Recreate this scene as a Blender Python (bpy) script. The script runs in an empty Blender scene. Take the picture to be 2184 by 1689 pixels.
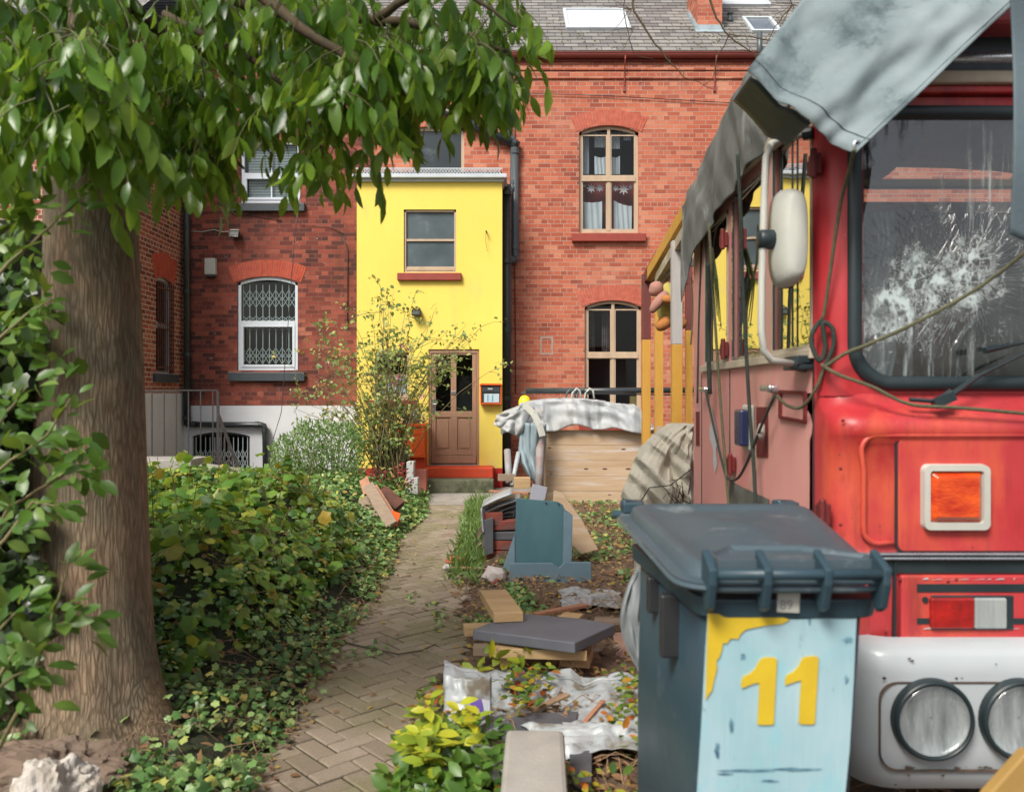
import bpy, bmesh, math, random
import numpy as np
from mathutils import Vector, Matrix, noise
random.seed(7); rng = np.random.default_rng(7)
R = math.radians
sc = bpy.context.scene
C = sc.collection
# ------------------------------------------------------------------ camera, world, sun
F = 1750.0          # focal length in the units of a 2184 px wide picture
H0 = 1.5            # eye height
cam_d = bpy.data.cameras.new("camera"); cam = bpy.data.objects.new("camera", cam_d); C.objects.link(cam)
cam.location = (0, 0, H0); cam.rotation_euler = (R(90), 0, 0)
cam_d.sensor_width = 36; cam_d.lens = 36*F/2184; cam_d.clip_end = 500; cam_d.clip_start = 0.05
cam_d.dof.use_dof = True; cam_d.dof.focus_distance = 12.0; cam_d.dof.aperture_fstop = 3.6
sc.camera = cam
SUN_DIR = Vector((-0.40, -0.62, 0.80)).normalized()
elev = math.asin(SUN_DIR.z); az = math.atan2(SUN_DIR.x, SUN_DIR.y)
w = bpy.data.worlds.new("World"); sc.world = w; w.use_nodes = True
nt = w.node_tree; nt.nodes.clear()
sky = nt.nodes.new('ShaderNodeTexSky'); sky.sky_type = 'NISHITA'; sky.sun_disc = False
sky.sun_elevation = elev; sky.sun_rotation = az; sky.dust_density = 4.0; sky.air_density = 1.0
hs = nt.nodes.new('ShaderNodeHueSaturation'); hs.inputs['Saturation'].default_value = 0.45
bg = nt.nodes.new('ShaderNodeBackground'); bg.inputs[1].default_value = 0.10
wo = nt.nodes.new('ShaderNodeOutputWorld')
nt.links.new(sky.outputs[0], hs.inputs['Color']); nt.links.new(hs.outputs[0], bg.inputs[0]); nt.links.new(bg.outputs[0], wo.inputs[0])
sd = bpy.data.lights.new("sun", 'SUN'); so = bpy.data.objects.new("sun", sd); C.objects.link(so)
sd.energy = 2.9; sd.angle = R(20); sd.color = (1.0, 0.94, 0.85)
so.rotation_euler = SUN_DIR.to_track_quat('Z', 'Y').to_euler()
sc.view_settings.view_transform = 'Standard'; sc.view_settings.look = 'None'
sc.view_settings.exposure = 0.58; sc.view_settings.gamma = 1.0
sc.render.engine = 'CYCLES'

def P(u, v, y):     # a point y metres from the camera seen at photo position (u, v)
    return Vector(((u-1092)/F*y, y, H0-(v-844.5)/F*y))
def G(u, v):        # ground point seen at (u, v)
    return P(u, v, H0*F/(v-844.5))
def nz(x, y, z=0.0, s=1.0):
    return noise.noise(Vector((x*s, y*s, z*s)))

# ------------------------------------------------------------------ node materials
class N:
    def __init__(s, name):
        s.m = bpy.data.materials.new(name); s.m.use_nodes = True; s.t = s.m.node_tree; s.t.nodes.clear()
        s.out = s.t.nodes.new('ShaderNodeOutputMaterial')
    def n(s, typ, **kw):
        o = s.t.nodes.new(typ)
        for k, v in kw.items():
            if k == 'ins':
                for i, val in v.items():
                    s.link(val, o.inputs[i])
            else: setattr(o, k, v)
        return o
    def link(s, a, b):
        if hasattr(a, 'outputs'): a = a.outputs[0]
        if isinstance(a, bpy.types.NodeSocket): s.t.links.new(a, b)
        else:
            if isinstance(a, (tuple, list)) and len(a) == 3 and b.type == 'RGBA': a = (*a, 1)
            b.default_value = a
    def math(s, op, a, b=0.0, c=None, clamp=False):
        o = s.n('ShaderNodeMath', operation=op, use_clamp=clamp); s.link(a, o.inputs[0]); s.link(b, o.inputs[1])
        if c is not None: s.link(c, o.inputs[2])
        return o.outputs[0]
    def mix(s, f, a, b, mode='MIX'):
        o = s.n('ShaderNodeMix', data_type='RGBA', blend_type=mode)
        s.link(f, o.inputs[0]); s.link(a, o.inputs[6]); s.link(b, o.inputs[7]); return o.outputs[2]
    def noise(s, vec, scale, detail=4, rough=.55):
        o = s.n('ShaderNodeTexNoise'); s.link(vec, o.inputs['Vector']); o.inputs['Scale'].default_value = scale
        o.inputs['Detail'].default_value = detail; o.inputs['Roughness'].default_value = rough; return o.outputs[0]
    def ramp(s, f, stops, interp='LINEAR'):
        o = s.n('ShaderNodeValToRGB'); s.link(f, o.inputs[0]); cr = o.color_ramp; cr.interpolation = interp
        while len(cr.elements) < len(stops): cr.elements.new(1)
        for e, (p, c) in zip(cr.elements, stops):
            e.position = p; e.color = (*c, 1) if isinstance(c, (tuple, list)) else (c, c, c, 1)
        return o.outputs[0]
    def coord(s, kind='Object'):
        return s.n('ShaderNodeTexCoord').outputs[kind]
    def scale(s, vec, sx, sy, sz):
        o = s.n('ShaderNodeVectorMath', operation='MULTIPLY'); s.link(vec, o.inputs[0]); o.inputs[1].default_value = (sx, sy, sz); return o.outputs[0]
    def bump(s, h, strength=.3, dist=.01):
        o = s.n('ShaderNodeBump'); s.link(h, o.inputs['Height']); o.inputs['Strength'].default_value = strength
        o.inputs['Distance'].default_value = dist; return o.outputs[0]
    def bsdf(s, color, rough=.6, metal=0, normal=None, spec=.5, **kw):
        o = s.n('ShaderNodeBsdfPrincipled'); s.link(color, o.inputs['Base Color']); s.link(rough, o.inputs['Roughness'])
        s.link(metal, o.inputs['Metallic']); s.link(spec, o.inputs['Specular IOR Level'])
        if normal is not None: s.link(normal, o.inputs['Normal'])
        for k, v in kw.items(): s.link(v, o.inputs[k.replace('_', ' ')])
        return o.outputs[0]
    def done(s, sh):
        s.t.links.new(sh, s.out.inputs[0]); return s.m

def pm(name, c1, c2=None, sc_=4.0, rough=.6, bump=.15, bs=30, metal=0, stretch=(1, 1, 1), dirt=None, dsc=2.0, damt=.55, spec=.5, dist=.006, coat=0):
    """general weathered paint / stone / plastic: two tones by noise, dirt patches, bump"""
    a = N(name); co = a.scale(a.coord(), *stretch)
    c2 = c2 or tuple(x*.7 for x in c1)
    col = a.mix(a.ramp(a.noise(co, sc_, 5), [(.3, 0), (.7, 1)]), c1, c2)
    if dirt:
        col = a.mix(a.ramp(a.noise(co, dsc, 8, .7), [(damt, 0), (min(damt+.12, 1), 1)]), col, dirt)
    nb = a.noise(co, bs, 6, .6)
    r = a.math('ADD', rough-.1, a.math('MULTIPLY', a.noise(co, sc_*3), .2))
    return a.done(a.bsdf(col, r, metal, a.bump(nb, bump, dist), spec, Coat_Weight=coat, Coat_Roughness=.15))

def brick_mat(name, stops, mortar, speck=.0, wash=None, soot=0.0, bw=.225, rh=.075, ms=.005, sq=.5):
    a = N(name); uv = a.coord('UV'); sep = a.n('ShaderNodeSeparateXYZ'); a.link(uv, sep.inputs[0])
    wob = a.noise(uv, 3.0, 2); wv = a.n('ShaderNodeVectorMath', operation='ADD'); a.link(uv, wv.inputs[0])
    wsc = a.n('ShaderNodeCombineXYZ'); a.link(a.math('MULTIPLY', a.math('SUBTRACT', wob, .5), .012), wsc.inputs[0]); a.link(a.math('MULTIPLY', a.math('SUBTRACT', a.noise(uv, 2.1, 2), .5), .012), wsc.inputs[1])
    a.link(wsc, wv.inputs[1]); uvw = wv.outputs[0]
    sep = a.n('ShaderNodeSeparateXYZ'); a.link(uvw, sep.inputs[0])
    row = a.math('FLOOR', a.math('DIVIDE', sep.outputs[1], rh))
    even = a.math('LESS_THAN', a.math('FLOORED_MODULO', row, 2.0), .5)
    head = a.math('LESS_THAN', a.math('FLOORED_MODULO', row, 4.0), .5)
    wd = a.math('MULTIPLY', bw, a.math('SUBTRACT', 1.0, a.math('MULTIPLY', head, 1-sq)))
    colm = a.math('FLOOR', a.math('DIVIDE', a.math('ADD', sep.outputs[0], a.math('MULTIPLY', even, a.math('MULTIPLY', wd, .5))), wd))
    cid = a.n('ShaderNodeCombineXYZ'); a.link(row, cid.inputs[0]); a.link(colm, cid.inputs[1])
    wn = a.n('ShaderNodeTexWhiteNoise', noise_dimensions='2D'); a.link(cid, wn.inputs['Vector'])
    big = a.noise(uv, .7, 4)
    idv = a.math('ADD', a.math('MULTIPLY', wn.outputs[0], .72), a.math('MULTIPLY', a.math('SUBTRACT', big, .36), 1.0), clamp=True)
    bc = a.ramp(idv, stops)
    bc = a.mix(a.ramp(a.noise(uv, 45, 5, .7), [(.35, 0), (.75, .6)]), bc, tuple(x*.55 for x in stops[len(stops)//2][1]))
    br = a.n('ShaderNodeTexBrick', offset=.5, offset_frequency=2, squash=sq, squash_frequency=4)
    a.link(uvw, br.inputs['Vector']); br.inputs['Scale'].default_value = 1; br.inputs['Mortar Size'].default_value = ms
    br.inputs['Mortar Smooth'].default_value = .25; br.inputs['Brick Width'].default_value = bw; br.inputs['Row Height'].default_value = rh
    fac = br.outputs['Fac']
    mc = a.mix(a.noise(uv, 1.7, 4), mortar, tuple(x*.6 for x in mortar))
    col = a.mix(fac, bc, mc)
    if speck:
        col = a.mix(a.ramp(a.noise(uv, 9, 6, .75), [(.66-speck*.05, 0), (.70, .8)]), col, (.55, .45, .42))
    if wash:
        col = a.mix(a.ramp(a.noise(uv, .9, 5, .6), [(.5, 0), (.75, .45)]), col, wash)
    if soot:
        col = a.mix(a.ramp(a.noise(a.scale(uv, 1, .35, 1), 1.1, 6, .65), [(.48, 0), (.7, soot)]), col, (.035, .025, .022))
    hgt = a.math('SUBTRACT', a.math('MULTIPLY', a.noise(uv, 40, 5), .35), fac)
    return a.done(a.bsdf(col, .85, 0, a.bump(hgt, .7, .008), .25))

M = {}
M['brick_r'] = brick_mat('light_brick', [(.0, (.22, .050, .035)), (.3, (.40, .095, .055)), (.7, (.54, .155, .085)), (1., (.64, .28, .17))], (.50, .38, .30), speck=1.0, wash=(.46, .23, .17), soot=.12)
M['brick_l'] = brick_mat('dark_brick', [(.0, (.035, .024, .024)), (.28, (.12, .036, .030)), (.58, (.26, .062, .042)), (.85, (.36, .10, .065)), (1., (.48, .18, .12))], (.25, .13, .10), speck=.7, soot=.6)
M['brick_w'] = brick_mat('wing_brick', [(.0, (.07, .03, .03)), (.3, (.22, .06, .04)), (.6, (.36, .10, .06)), (1., (.45, .19, .12))], (.62, .50, .38), ms=.008)
M['slate_roof'] = brick_mat('roof_slates', [(.0, (.13, .12, .12)), (.4, (.20, .19, .185)), (.8, (.27, .26, .245)), (1., (.31, .30, .28))], (.055, .05, .045), bw=.26, rh=.21, ms=.006, sq=1.0)
M['arch_brick'] = pm('arch_brick', (.52, .13, .075), (.38, .075, .045), 12, .85, .4, 60)
M['arch_brick_d'] = pm('arch_brick_bright', (.48, .09, .04), (.34, .05, .03), 12, .85, .4, 60)
M['mortar'] = pm('mortar', (.42, .30, .25), (.3, .2, .17), 12, .9, .3, 80)
M['yellow'] = pm('yellow_render', (.82, .65, .13), (.76, .58, .11), 1.2, .75, .16, 90, dirt=(.70, .55, .15), dsc=1.6, damt=.56, stretch=(1, 1, .5), spec=.25)
M['white_render'] = pm('white_render', (.60, .61, .63), (.50, .52, .55), 1.5, .8, .15, 40, dirt=(.40, .42, .40), dsc=1.3, damt=.64)
M['red_sill'] = pm('red_painted_stone', (.30, .045, .028), (.23, .035, .022), 6, .55, .3, 40)
M['slate_sill'] = pm('dark_painted_sill', (.030, .042, .050), (.05, .06, .068), 6, .5, .3, 40)
M['white_frame'] = pm('white_plastic_frame', (.60, .65, .70), (.53, .59, .65), 3, .35, .03, 30)
M['beige_frame'] = pm('beige_painted_frame', (.50, .38, .26), (.40, .29, .20), 7, .5, .2, 60, stretch=(1, 1, .2))
M['gutter_red'] = pm('red_gutter_paint', (.27, .06, .045), (.20, .045, .035), 4, .5, .1, 30)
M['pipe_black'] = pm('black_pipe', (.022, .028, .030), (.035, .042, .045), 4, .3, .05, 30)
M['pipe_grey'] = pm('grey_pipe', (.085, .105, .115), (.05, .065, .07), 3, .4, .05, 30, stretch=(1, 1, .3))
M['lead'] = pm('lead_sheet', (.34, .42, .46), (.24, .30, .33), 6, .5, .3, 30)
M['zinc'] = pm('white_fascia', (.55, .60, .63), (.45, .50, .53), 4, .5, .15, 30, dirt=(.12, .13, .11), dsc=5, damt=.62)
M['zinc_d'] = pm('corrugated_sheet', (.42, .45, .46), (.30, .33, .34), 8, .5, .3, 30, dirt=(.03, .035, .03), dsc=6, damt=.52)
M['orange'] = pm('orange_paint', (.85, .13, .012), (.74, .10, .01), 3, .6, .25, 60)
M['redorange'] = pm('worn_red_orange_paint', (.66, .07, .014), (.52, .05, .015), 3, .7, .4, 50, dirt=(.30, .08, .05), dsc=4, damt=.6)
M['red_plinth'] = pm('red_plinth_paint', (.48, .022, .012), (.38, .018, .012), 3, .6, .2, 60)
M['concrete'] = pm('concrete', (.34, .32, .29), (.25, .235, .21), 5, .9, .5, 60, dirt=(.16, .16, .12), dsc=3, damt=.58)
M['concrete_moss'] = pm('mossy_concrete', (.10, .11, .065), (.16, .15, .10), 5, .9, .5, 60, dirt=(.05, .06, .03), dsc=3, damt=.5)
M['soil'] = pm('soil', (.085, .055, .035), (.05, .035, .022), 8, .95, .9, 25, dirt=(.17, .11, .07), dsc=9, damt=.55, dist=.03)
M['under'] = pm('shaded_undergrowth', (.030, .038, .016), (.018, .022, .010), 10, 1, .9, 25, dist=.03)  # undergrowth coloured dark so gaps between the leaves look shaded
M['door_wood'] = pm('bare_door_wood', (.37, .215, .135), (.30, .165, .10), 6, .55, .2, 30, stretch=(8, 8, .5))
M['steel'] = pm('brushed_steel', (.55, .57, .58), None, 8, .3, .05, 30, metal=.9)
M['black_iron'] = pm('black_iron', (.018, .018, .02), (.04, .03, .028), 8, .5, .2, 60)
M['rust'] = pm('rusty_steel', (.14, .05, .03), (.07, .03, .022), 10, .8, .4, 50)
M['lattice'] = pm('grey_lattice_steel', (.50, .58, .58), (.40, .47, .48), 6, .5, .1, 30)
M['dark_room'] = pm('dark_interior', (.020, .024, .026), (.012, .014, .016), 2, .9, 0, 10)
M['curtain'] = pm('white_net_curtain', (.60, .63, .67), (.45, .48, .53), 8, .9, .3, 12, stretch=(3, 1, .3))
M['red_curtain'] = pm('dark_red_curtain', (.22, .025, .02), (.12, .02, .015), 4, .9, .3, 12, stretch=(4, 1, .3))
M['frost'] = pm('frosted_dusty_glass', (.085, .115, .125), (.045, .066, .074), 2.2, .35, .5, 120, dirt=(.16, .20, .21), dsc=1.6, damt=.55, dist=.002)
M['white_plastic'] = pm('old_white_plastic', (.50, .50, .45), (.38, .39, .35), 5, .5, .1, 30)
M['black_plastic'] = pm('black_plastic', (.015, .016, .018), (.03, .032, .034), 6, .4, .1, 40)
M['bark_twig'] = pm('twig_bark', (.10, .065, .035), (.06, .05, .03), 20, .9, .4, 60)
M['bark_rose'] = pm('rose_stem', (.21, .155, .07), (.11, .12, .045), 20, .8, .4, 60)
M['dry'] = pm('dry_stems', (.30, .20, .12), (.16, .10, .06), 20, .9, .4, 60)

def glass_mat(name, tint, refl=.08, rough=.02):
    a = N(name); fr = a.n('ShaderNodeLayerWeight'); fr.inputs[0].default_value = .5
    f = a.math('ADD', a.math('MULTIPLY', a.math('POWER', fr.outputs['Facing'], 4.0), .9), refl, clamp=True)
    tr = a.n('ShaderNodeBsdfTransparent'); a.link(tint, tr.inputs[0]); gl = a.n('ShaderNodeBsdfGlossy'); gl.inputs['Roughness'].default_value = rough
    co = a.coord(); a.link(a.bump(a.noise(co, 2.5, 2), .12, .01), gl.inputs['Normal'])
    mx = a.n('ShaderNodeMixShader'); a.link(f, mx.inputs[0]); a.link(tr, mx.inputs[1]); a.link(gl, mx.inputs[2])
    return a.done(mx.outputs[0])
M['glass'] = glass_mat('window_glass', (.75, .8, .8), .04)
M['bus_glass'] = glass_mat('side_window_glass', (.10, .10, .10), .62, .015)

def bark_mat():
    a = N('tree_bark'); co = a.coord(); st = a.scale(co, 1, 1, .075)
    wv = a.n('ShaderNodeVectorMath', operation='ADD'); a.link(st, wv.inputs[0])
    nn = a.n('ShaderNodeTexNoise'); a.link(co, nn.inputs['Vector']); nn.inputs['Scale'].default_value = 4; a.link(a.scale(nn.outputs[1], .05, .05, .03), wv.inputs[1])
    vo = a.n('ShaderNodeTexVoronoi', feature='DISTANCE_TO_EDGE'); a.link(wv, vo.inputs['Vector']); vo.inputs['Scale'].default_value = 70
    crack = a.ramp(vo.outputs['Distance'], [(0, .35), (.22, 1)])
    zone = a.ramp(a.noise(a.scale(co, 1, 1, .35), 2.6, 3), [(.42, 0), (.6, 1)])
    crack = a.math('MAXIMUM', crack, a.math('MULTIPLY', zone, .85))
    fine = a.noise(a.scale(co, 1, 1, .16), 75, 7, .75)
    base = a.mix(a.ramp(a.noise(a.scale(co, 1, 1, .5), 3.2, 5), [(.35, 0), (.65, 1)]), (.44, .31, .20), (.21, .20, .15))
    base = a.mix(a.ramp(a.noise(a.scale(co, 1, 1, .6), 5, 5), [(.5, 0), (.62, .6)]), base, (.38, .23, .145))
    base = a.mix(a.ramp(a.noise(co, 2.1, 5), [(.5, 0), (.64, .75)]), base, (.12, .145, .115))
    col = a.mix(crack, (.09, .06, .035), base)
    col = a.mix(a.ramp(fine, [(.35, .65), (.65, 0)]), col, (.08, .06, .04))
    sep = a.n('ShaderNodeSeparateXYZ'); a.link(co, sep.inputs[0])
    h = a.math('ADD', a.math('MULTIPLY', crack, .6), a.math('MULTIPLY', fine, 1.0))
    return a.done(a.bsdf(col, .9, 0, a.bump(h, .7, .010), .2))
M['bark'] = bark_mat()

def leaf_mat(name, stops, rough=.38, trans=.35, spec=.5):
    a = N(name); at = a.n('ShaderNodeAttribute', attribute_name='rnd')
    col = a.ramp(at.outputs['Fac'], stops)
    col = a.mix(a.ramp(a.noise(a.coord(), 14, 3), [(.3, 0), (.8, .5)]), col, tuple(x*.6 for x in stops[0][1]))
    p = a.bsdf(col, rough, 0, a.bump(a.noise(a.coord(), 60, 3), .2, .003), spec)
    tl = a.n('ShaderNodeBsdfTranslucent'); a.link(a.mix(.5, col, (.35, .45, .03)), tl.inputs[0])
    mx = a.n('ShaderNodeMixShader'); mx.inputs[0].default_value = trans; a.link(p, mx.inputs[1]); a.link(tl, mx.inputs[2])
    return a.done(mx.outputs[0])
M['leaf_tree'] = leaf_mat('tree_leaf', [(0, (.035, .10, .02)), (.35, (.11, .25, .03)), (.7, (.25, .43, .05)), (1, (.45, .56, .15))], .27, .55)
M['leaf_shrub'] = leaf_mat('shrub_leaf', [(0, (.045, .12, .015)), (.6, (.10, .21, .03)), (1, (.19, .29, .06))], .38, .3)
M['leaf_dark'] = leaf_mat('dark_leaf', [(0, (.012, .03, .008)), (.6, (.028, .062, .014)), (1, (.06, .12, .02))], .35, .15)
M['leaf_currant'] = leaf_mat('currant_leaf', [(0, (.05, .15, .03)), (.4, (.19, .40, .06)), (.75, (.42, .58, .10)), (.94, (.66, .66, .10)), (1, (.55, .22, .04))], .42, .42)
M['leaf_ivy'] = leaf_mat('ivy_leaf', [(0, (.04, .11, .03)), (.45, (.15, .29, .08)), (.85, (.35, .50, .18)), (.95, (.56, .52, .12)), (1, (.42, .18, .07))], .4, .2)
M['leaf_sage'] = leaf_mat('sage_leaf', [(0, (.06, .13, .035)), (.6, (.15, .27, .07)), (1, (.30, .42, .14))], .6, .3)
M['leaf_rose'] = leaf_mat('rose_leaf', [(0, (.10, .19, .06)), (.5, (.30, .40, .12)), (.9, (.50, .52, .16)), (1, (.55, .36, .06))], .5, .35)
M['leaf_autumn'] = leaf_mat('autumn_leaf', [(0, (.04, .10, .02)), (.45, (.15, .24, .03)), (.7, (.42, .40, .03)), (.85, (.50, .15, .02)), (1, (.42, .04, .02))], .45, .3)
M['leaf_yellow'] = leaf_mat('yellow_leaf', [(0, (.16, .27, .03)), (.6, (.45, .48, .03)), (1, (.62, .56, .03))], .45, .3)
M['leaf_fallen'] = leaf_mat('fallen_leaf', [(0, (.14, .07, .03)), (.5, (.28, .15, .07)), (.8, (.40, .27, .09)), (1, (.45, .32, .05))], .7, .1)

# ------------------------------------------------------------------ mesh helpers
OFF = {}
def tag(o, label=None, cat=None, group=None, kind=None):
    if label: o['label'] = label
    if cat: o['category'] = cat
    if group: o['group'] = group
    if kind: o['kind'] = kind
    return o
def thing(name, label, cat, loc, group=None):
    o = bpy.data.objects.new(name, None); C.objects.link(o); o.location = loc; o.empty_display_size = .1
    OFF[o.name] = Vector(loc); return tag(o, label, cat, group)

def metric_uv(me):
    n = len(me.loops)
    if n == 0: return
    uv = me.uv_layers.new(name='UVMap').data
    for p in me.polygons:
        nx, ny, nz_ = p.normal
        for li in p.loop_indices:
            x, y, z = me.vertices[me.loops[li].vertex_index].co
            if abs(nz_) > .35 and abs(nz_) < .97 and abs(ny) > abs(nx): uvc = (x, (z)/max(.05, math.sqrt(max(0, 1-nz_*nz_))))
            elif abs(nz_) >= .97: uvc = (x, y)
            elif abs(nx) > abs(ny): uvc = (y, z)
            else: uvc = (x, z)
            uv[li].uv = uvc

def link(me, name, mat, parent=None, label=None, cat=None, group=None, kind=None, smooth=False, bevel=0, solid=0, uvworld=True, auto=None):
    """me in world coordinates; re-based on its thing (or its own foot point)"""
    for m_ in (mat if isinstance(mat, (list, tuple)) else [mat]): me.materials.append(m_)
    metric_uv(me) if uvworld else None
    if parent is not None: off = OFF[parent.name]
    else:
        co = np.empty(len(me.vertices)*3); me.vertices.foreach_get('co', co); co = co.reshape(-1, 3)
        mn, mx = co.min(0), co.max(0)
        off = Vector(((mn[0]+mx[0])/2, (mn[1]+mx[1])/2, mn[2]))
        if kind == 'structure': off = Vector((0, 0, 0))
    me.transform(Matrix.Translation(-off))
    o = bpy.data.objects.new(name, me); C.objects.link(o)
    OFF[o.name] = off
    if parent is not None: o.parent = parent
    else: o.location = off
    if smooth: me.polygons.foreach_set('use_smooth', [True]*len(me.polygons))
    if bevel:
        b = o.modifiers.new('bevel', 'BEVEL'); b.width = bevel; b.segments = 2; b.limit_method = 'ANGLE'; b.angle_limit = R(40)
    if solid:
        b = o.modifiers.new('solid', 'SOLIDIFY'); b.thickness = solid; b.offset = 0
    return tag(o, label, cat, group, kind)

class Crease:
    '''straight-edged folds like those of stiff crumpled sheet'''
    def __init__(s, seed, n=7, f=1.0):
        r = random.Random(seed); s.w = []
        for i in range(n):
            a = r.uniform(0, math.pi); fr = f*r.uniform(.6, 1.2)*(1+i*.45); s.w.append((math.cos(a)*fr, math.sin(a)*fr, r.random(), 1/(1+i*.55), r.uniform(0, 50)))
        s.t = sum(q[3] for q in s.w)*.6
    def __call__(s, x, y):
        v = 0
        for cx, cy, ph, am, sd_ in s.w:
            q = x*cx+y*cy+ph+.35*noise.noise(Vector((x*.9, y*.9, sd_))); q -= math.floor(q)
            k = max(0, .5+1.2*noise.noise(Vector((x*1.3, y*1.3, sd_+9))))
            v += am*k*(abs(q-.5)*4-1)
        return v/s.t
class MB:
    def __init__(s): s.v = []; s.f = []; s.mi = []; s.cur = 0
    def add(s, vs, fs):
        b = len(s.v); s.v += [tuple(x) for x in vs]; s.f += [tuple(i+b for i in f) for f in fs]; s.mi += [s.cur]*len(fs); return s
    def box(s, c, d, rot=None, taper=1.0):
        c = Vector(c); hx, hy, hz = d[0]/2, d[1]/2, d[2]/2
        vs = []
        for z in (-1, 1):
            k = taper if z > 0 else 1
            for x, y in ((-1, -1), (1, -1), (1, 1), (-1, 1)): vs.append(Vector((x*hx*k, y*hy*k, z*hz)))
        if rot is not None:
            m = rot if isinstance(rot, Matrix) else Matrix.Rotation(rot[2], 3, 'Z') @ Matrix.Rotation(rot[1], 3, 'Y') @ Matrix.Rotation(rot[0], 3, 'X')
            vs = [m @ v for v in vs]
        return s.add([v+c for v in vs], [(3, 2, 1, 0), (4, 5, 6, 7), (0, 1, 5, 4), (1, 2, 6, 5), (2, 3, 7, 6), (3, 0, 4, 7)])
    def bb(s, x0, x1, y0, y1, z0, z1):
        return s.box(((x0+x1)/2, (y0+y1)/2, (z0+z1)/2), (abs(x1-x0), abs(y1-y0), abs(z1-z0)))
    def beam(s, a, b, w_, h_, roll=0):
        a = Vector(a); b = Vector(b); d = b-a; q = d.to_track_quat('X', 'Z').to_matrix() @ Matrix.Rotation(roll, 3, 'X')
        return s.box((a+b)/2, (d.length, w_, h_), q)
    def tube(s, pts, r, seg=8, cap=True):
        pts = [Vector(p) for p in pts]; n = len(pts); rs = r if isinstance(r, (list, tuple)) else [r]*n
        vs = []; fs = []; up = None
        for i, p in enumerate(pts):
            t = (pts[min(i+1, n-1)]-pts[max(i-1, 0)]).normalized()
            if up is None:
                up = Vector((0, 0, 1)) if abs(t.z) < .9 else Vector((0, 1, 0))
            xa = t.cross(up)
            if xa.length < 1e-5: xa = t.orthogonal()
            xa.normalize(); ya = xa.cross(t).normalized(); up = ya
            for k in range(seg):
                a = 2*math.pi*k/seg; vs.append(p+xa*math.cos(a)*rs[i]+ya*math.sin(a)*rs[i])
        for i in range(n-1):
            for k in range(seg): k2 = (k+1) % seg; fs.append((i*seg+k, i*seg+k2, (i+1)*seg+k2, (i+1)*seg+k))
        if cap: fs.append(tuple(range(seg))[::-1]); fs.append(tuple((n-1)*seg+k for k in range(seg)))
        return s.add(vs, fs)
    def lathe(s, c, prof, seg=20, axis='Z', caps=True):
        c = Vector(c); vs = []; fs = []
        for (r, h) in prof:
            for k in range(seg):
                a = 2*math.pi*k/seg
                p = Vector((r*math.cos(a), r*math.sin(a), h))
                if axis == 'Y': p = Vector((p.x, -h, p.y))
                elif axis == 'X': p = Vector((h, p.x, p.y))
                vs.append(c+p)
        for i in range(len(prof)-1):
            for k in range(seg): k2 = (k+1) % seg; fs.append((i*seg+k, i*seg+k2, (i+1)*seg+k2, (i+1)*seg+k))
        if caps: fs.append(tuple(range(seg))[::-1]); fs.append(tuple((len(prof)-1)*seg+k for k in range(seg)))
        return s.add(vs, fs)
    def prism(s, poly, axis, a, b):
        """poly = 2D points; axis 'Y': (x,z) extruded y a..b ; 'Z': (x,y) ; 'X': (y,z)"""
        def mk(p, t):
            return {'Y': (p[0], t, p[1]), 'Z': (p[0], p[1], t), 'X': (t, p[0], p[1])}[axis]
        n = len(poly); vs = [mk(p, a) for p in poly]+[mk(p, b) for p in poly]
        fs = [tuple(range(n)), tuple(range(2*n-1, n-1, -1))]+[(i, (i+1) % n, n+(i+1) % n, n+i) for i in range(n)]
        return s.add(vs, fs)
    def loft(s, rings, closed=True, caps=True):
        n = len(rings[0]); vs = [p for r_ in rings for p in r_]; fs = []
        for i in range(len(rings)-1):
            for k in range(n if closed else n-1):
                k2 = (k+1) % n; fs.append((i*n+k, i*n+k2, (i+1)*n+k2, (i+1)*n+k))
        if caps: fs.append(tuple(range(n))[::-1]); fs.append(tuple((len(rings)-1)*n+k for k in range(n)))
        return s.add(vs, fs)
    def grid(s, fn, nu, nv):
        vs = [fn(i/nu, j/nv) for j in range(nv+1) for i in range(nu+1)]
        fs = [(j*(nu+1)+i, j*(nu+1)+i+1, (j+1)*(nu+1)+i+1, (j+1)*(nu+1)+i) for j in range(nv) for i in range(nu)]
        return s.add(vs, fs)
    def mesh(s, name, fixn=True):
        me = bpy.data.meshes.new(name); me.from_pydata(s.v, [], s.f); me.validate()
        if len(set(s.mi)) > 1 and len(me.polygons) == len(s.mi): me.polygons.foreach_set('material_index', s.mi)
        if fixn:
            bm = bmesh.new(); bm.from_mesh(me); bmesh.ops.recalc_face_normals(bm, faces=bm.faces[:]); bm.to_mesh(me); bm.free()
        return me
    def build(s, name, mat, parent=None, label=None, cat=None, group=None, kind=None, smooth=False, bevel=0, solid=0, fixn=True):
        return link(s.mesh(name, fixn), name, mat, parent, label, cat, group, kind, smooth, bevel, solid)

def rrect(x0, x1, z0, z1, r, seg=6):
    pts = []
    for cx, cz, a0 in ((x1-r, z1-r, 0), (x0+r, z1-r, 90), (x0+r, z0+r, 180), (x1-r, z0+r, 270)):
        for k in range(seg+1):
            a = R(a0+90*k/seg); pts.append((cx+r*math.cos(a), cz+r*math.sin(a)))
    return pts

def text_mb(mb, txt, origin, size, depth=.002, bold=0.0):
    """lettering facing the camera, bottom left at origin, in the XZ plane"""
    cu = bpy.data.curves.new('t', 'FONT'); cu.body = txt; cu.size = size; cu.extrude = depth; cu.offset = bold
    o = bpy.data.objects.new('t', cu); C.objects.link(o)
    dg = bpy.context.evaluated_depsgraph_get(); me = o.evaluated_get(dg).to_mesh()
    ox, oy, oz = origin
    mb.add([(ox+v.co.x, oy-v.co.z, oz+v.co.y) for v in me.vertices], [tuple(p.vertices) for p in me.polygons])
    o.evaluated_get(dg).to_mesh_clear(); bpy.data.objects.remove(o); bpy.data.curves.remove(cu)

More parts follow.
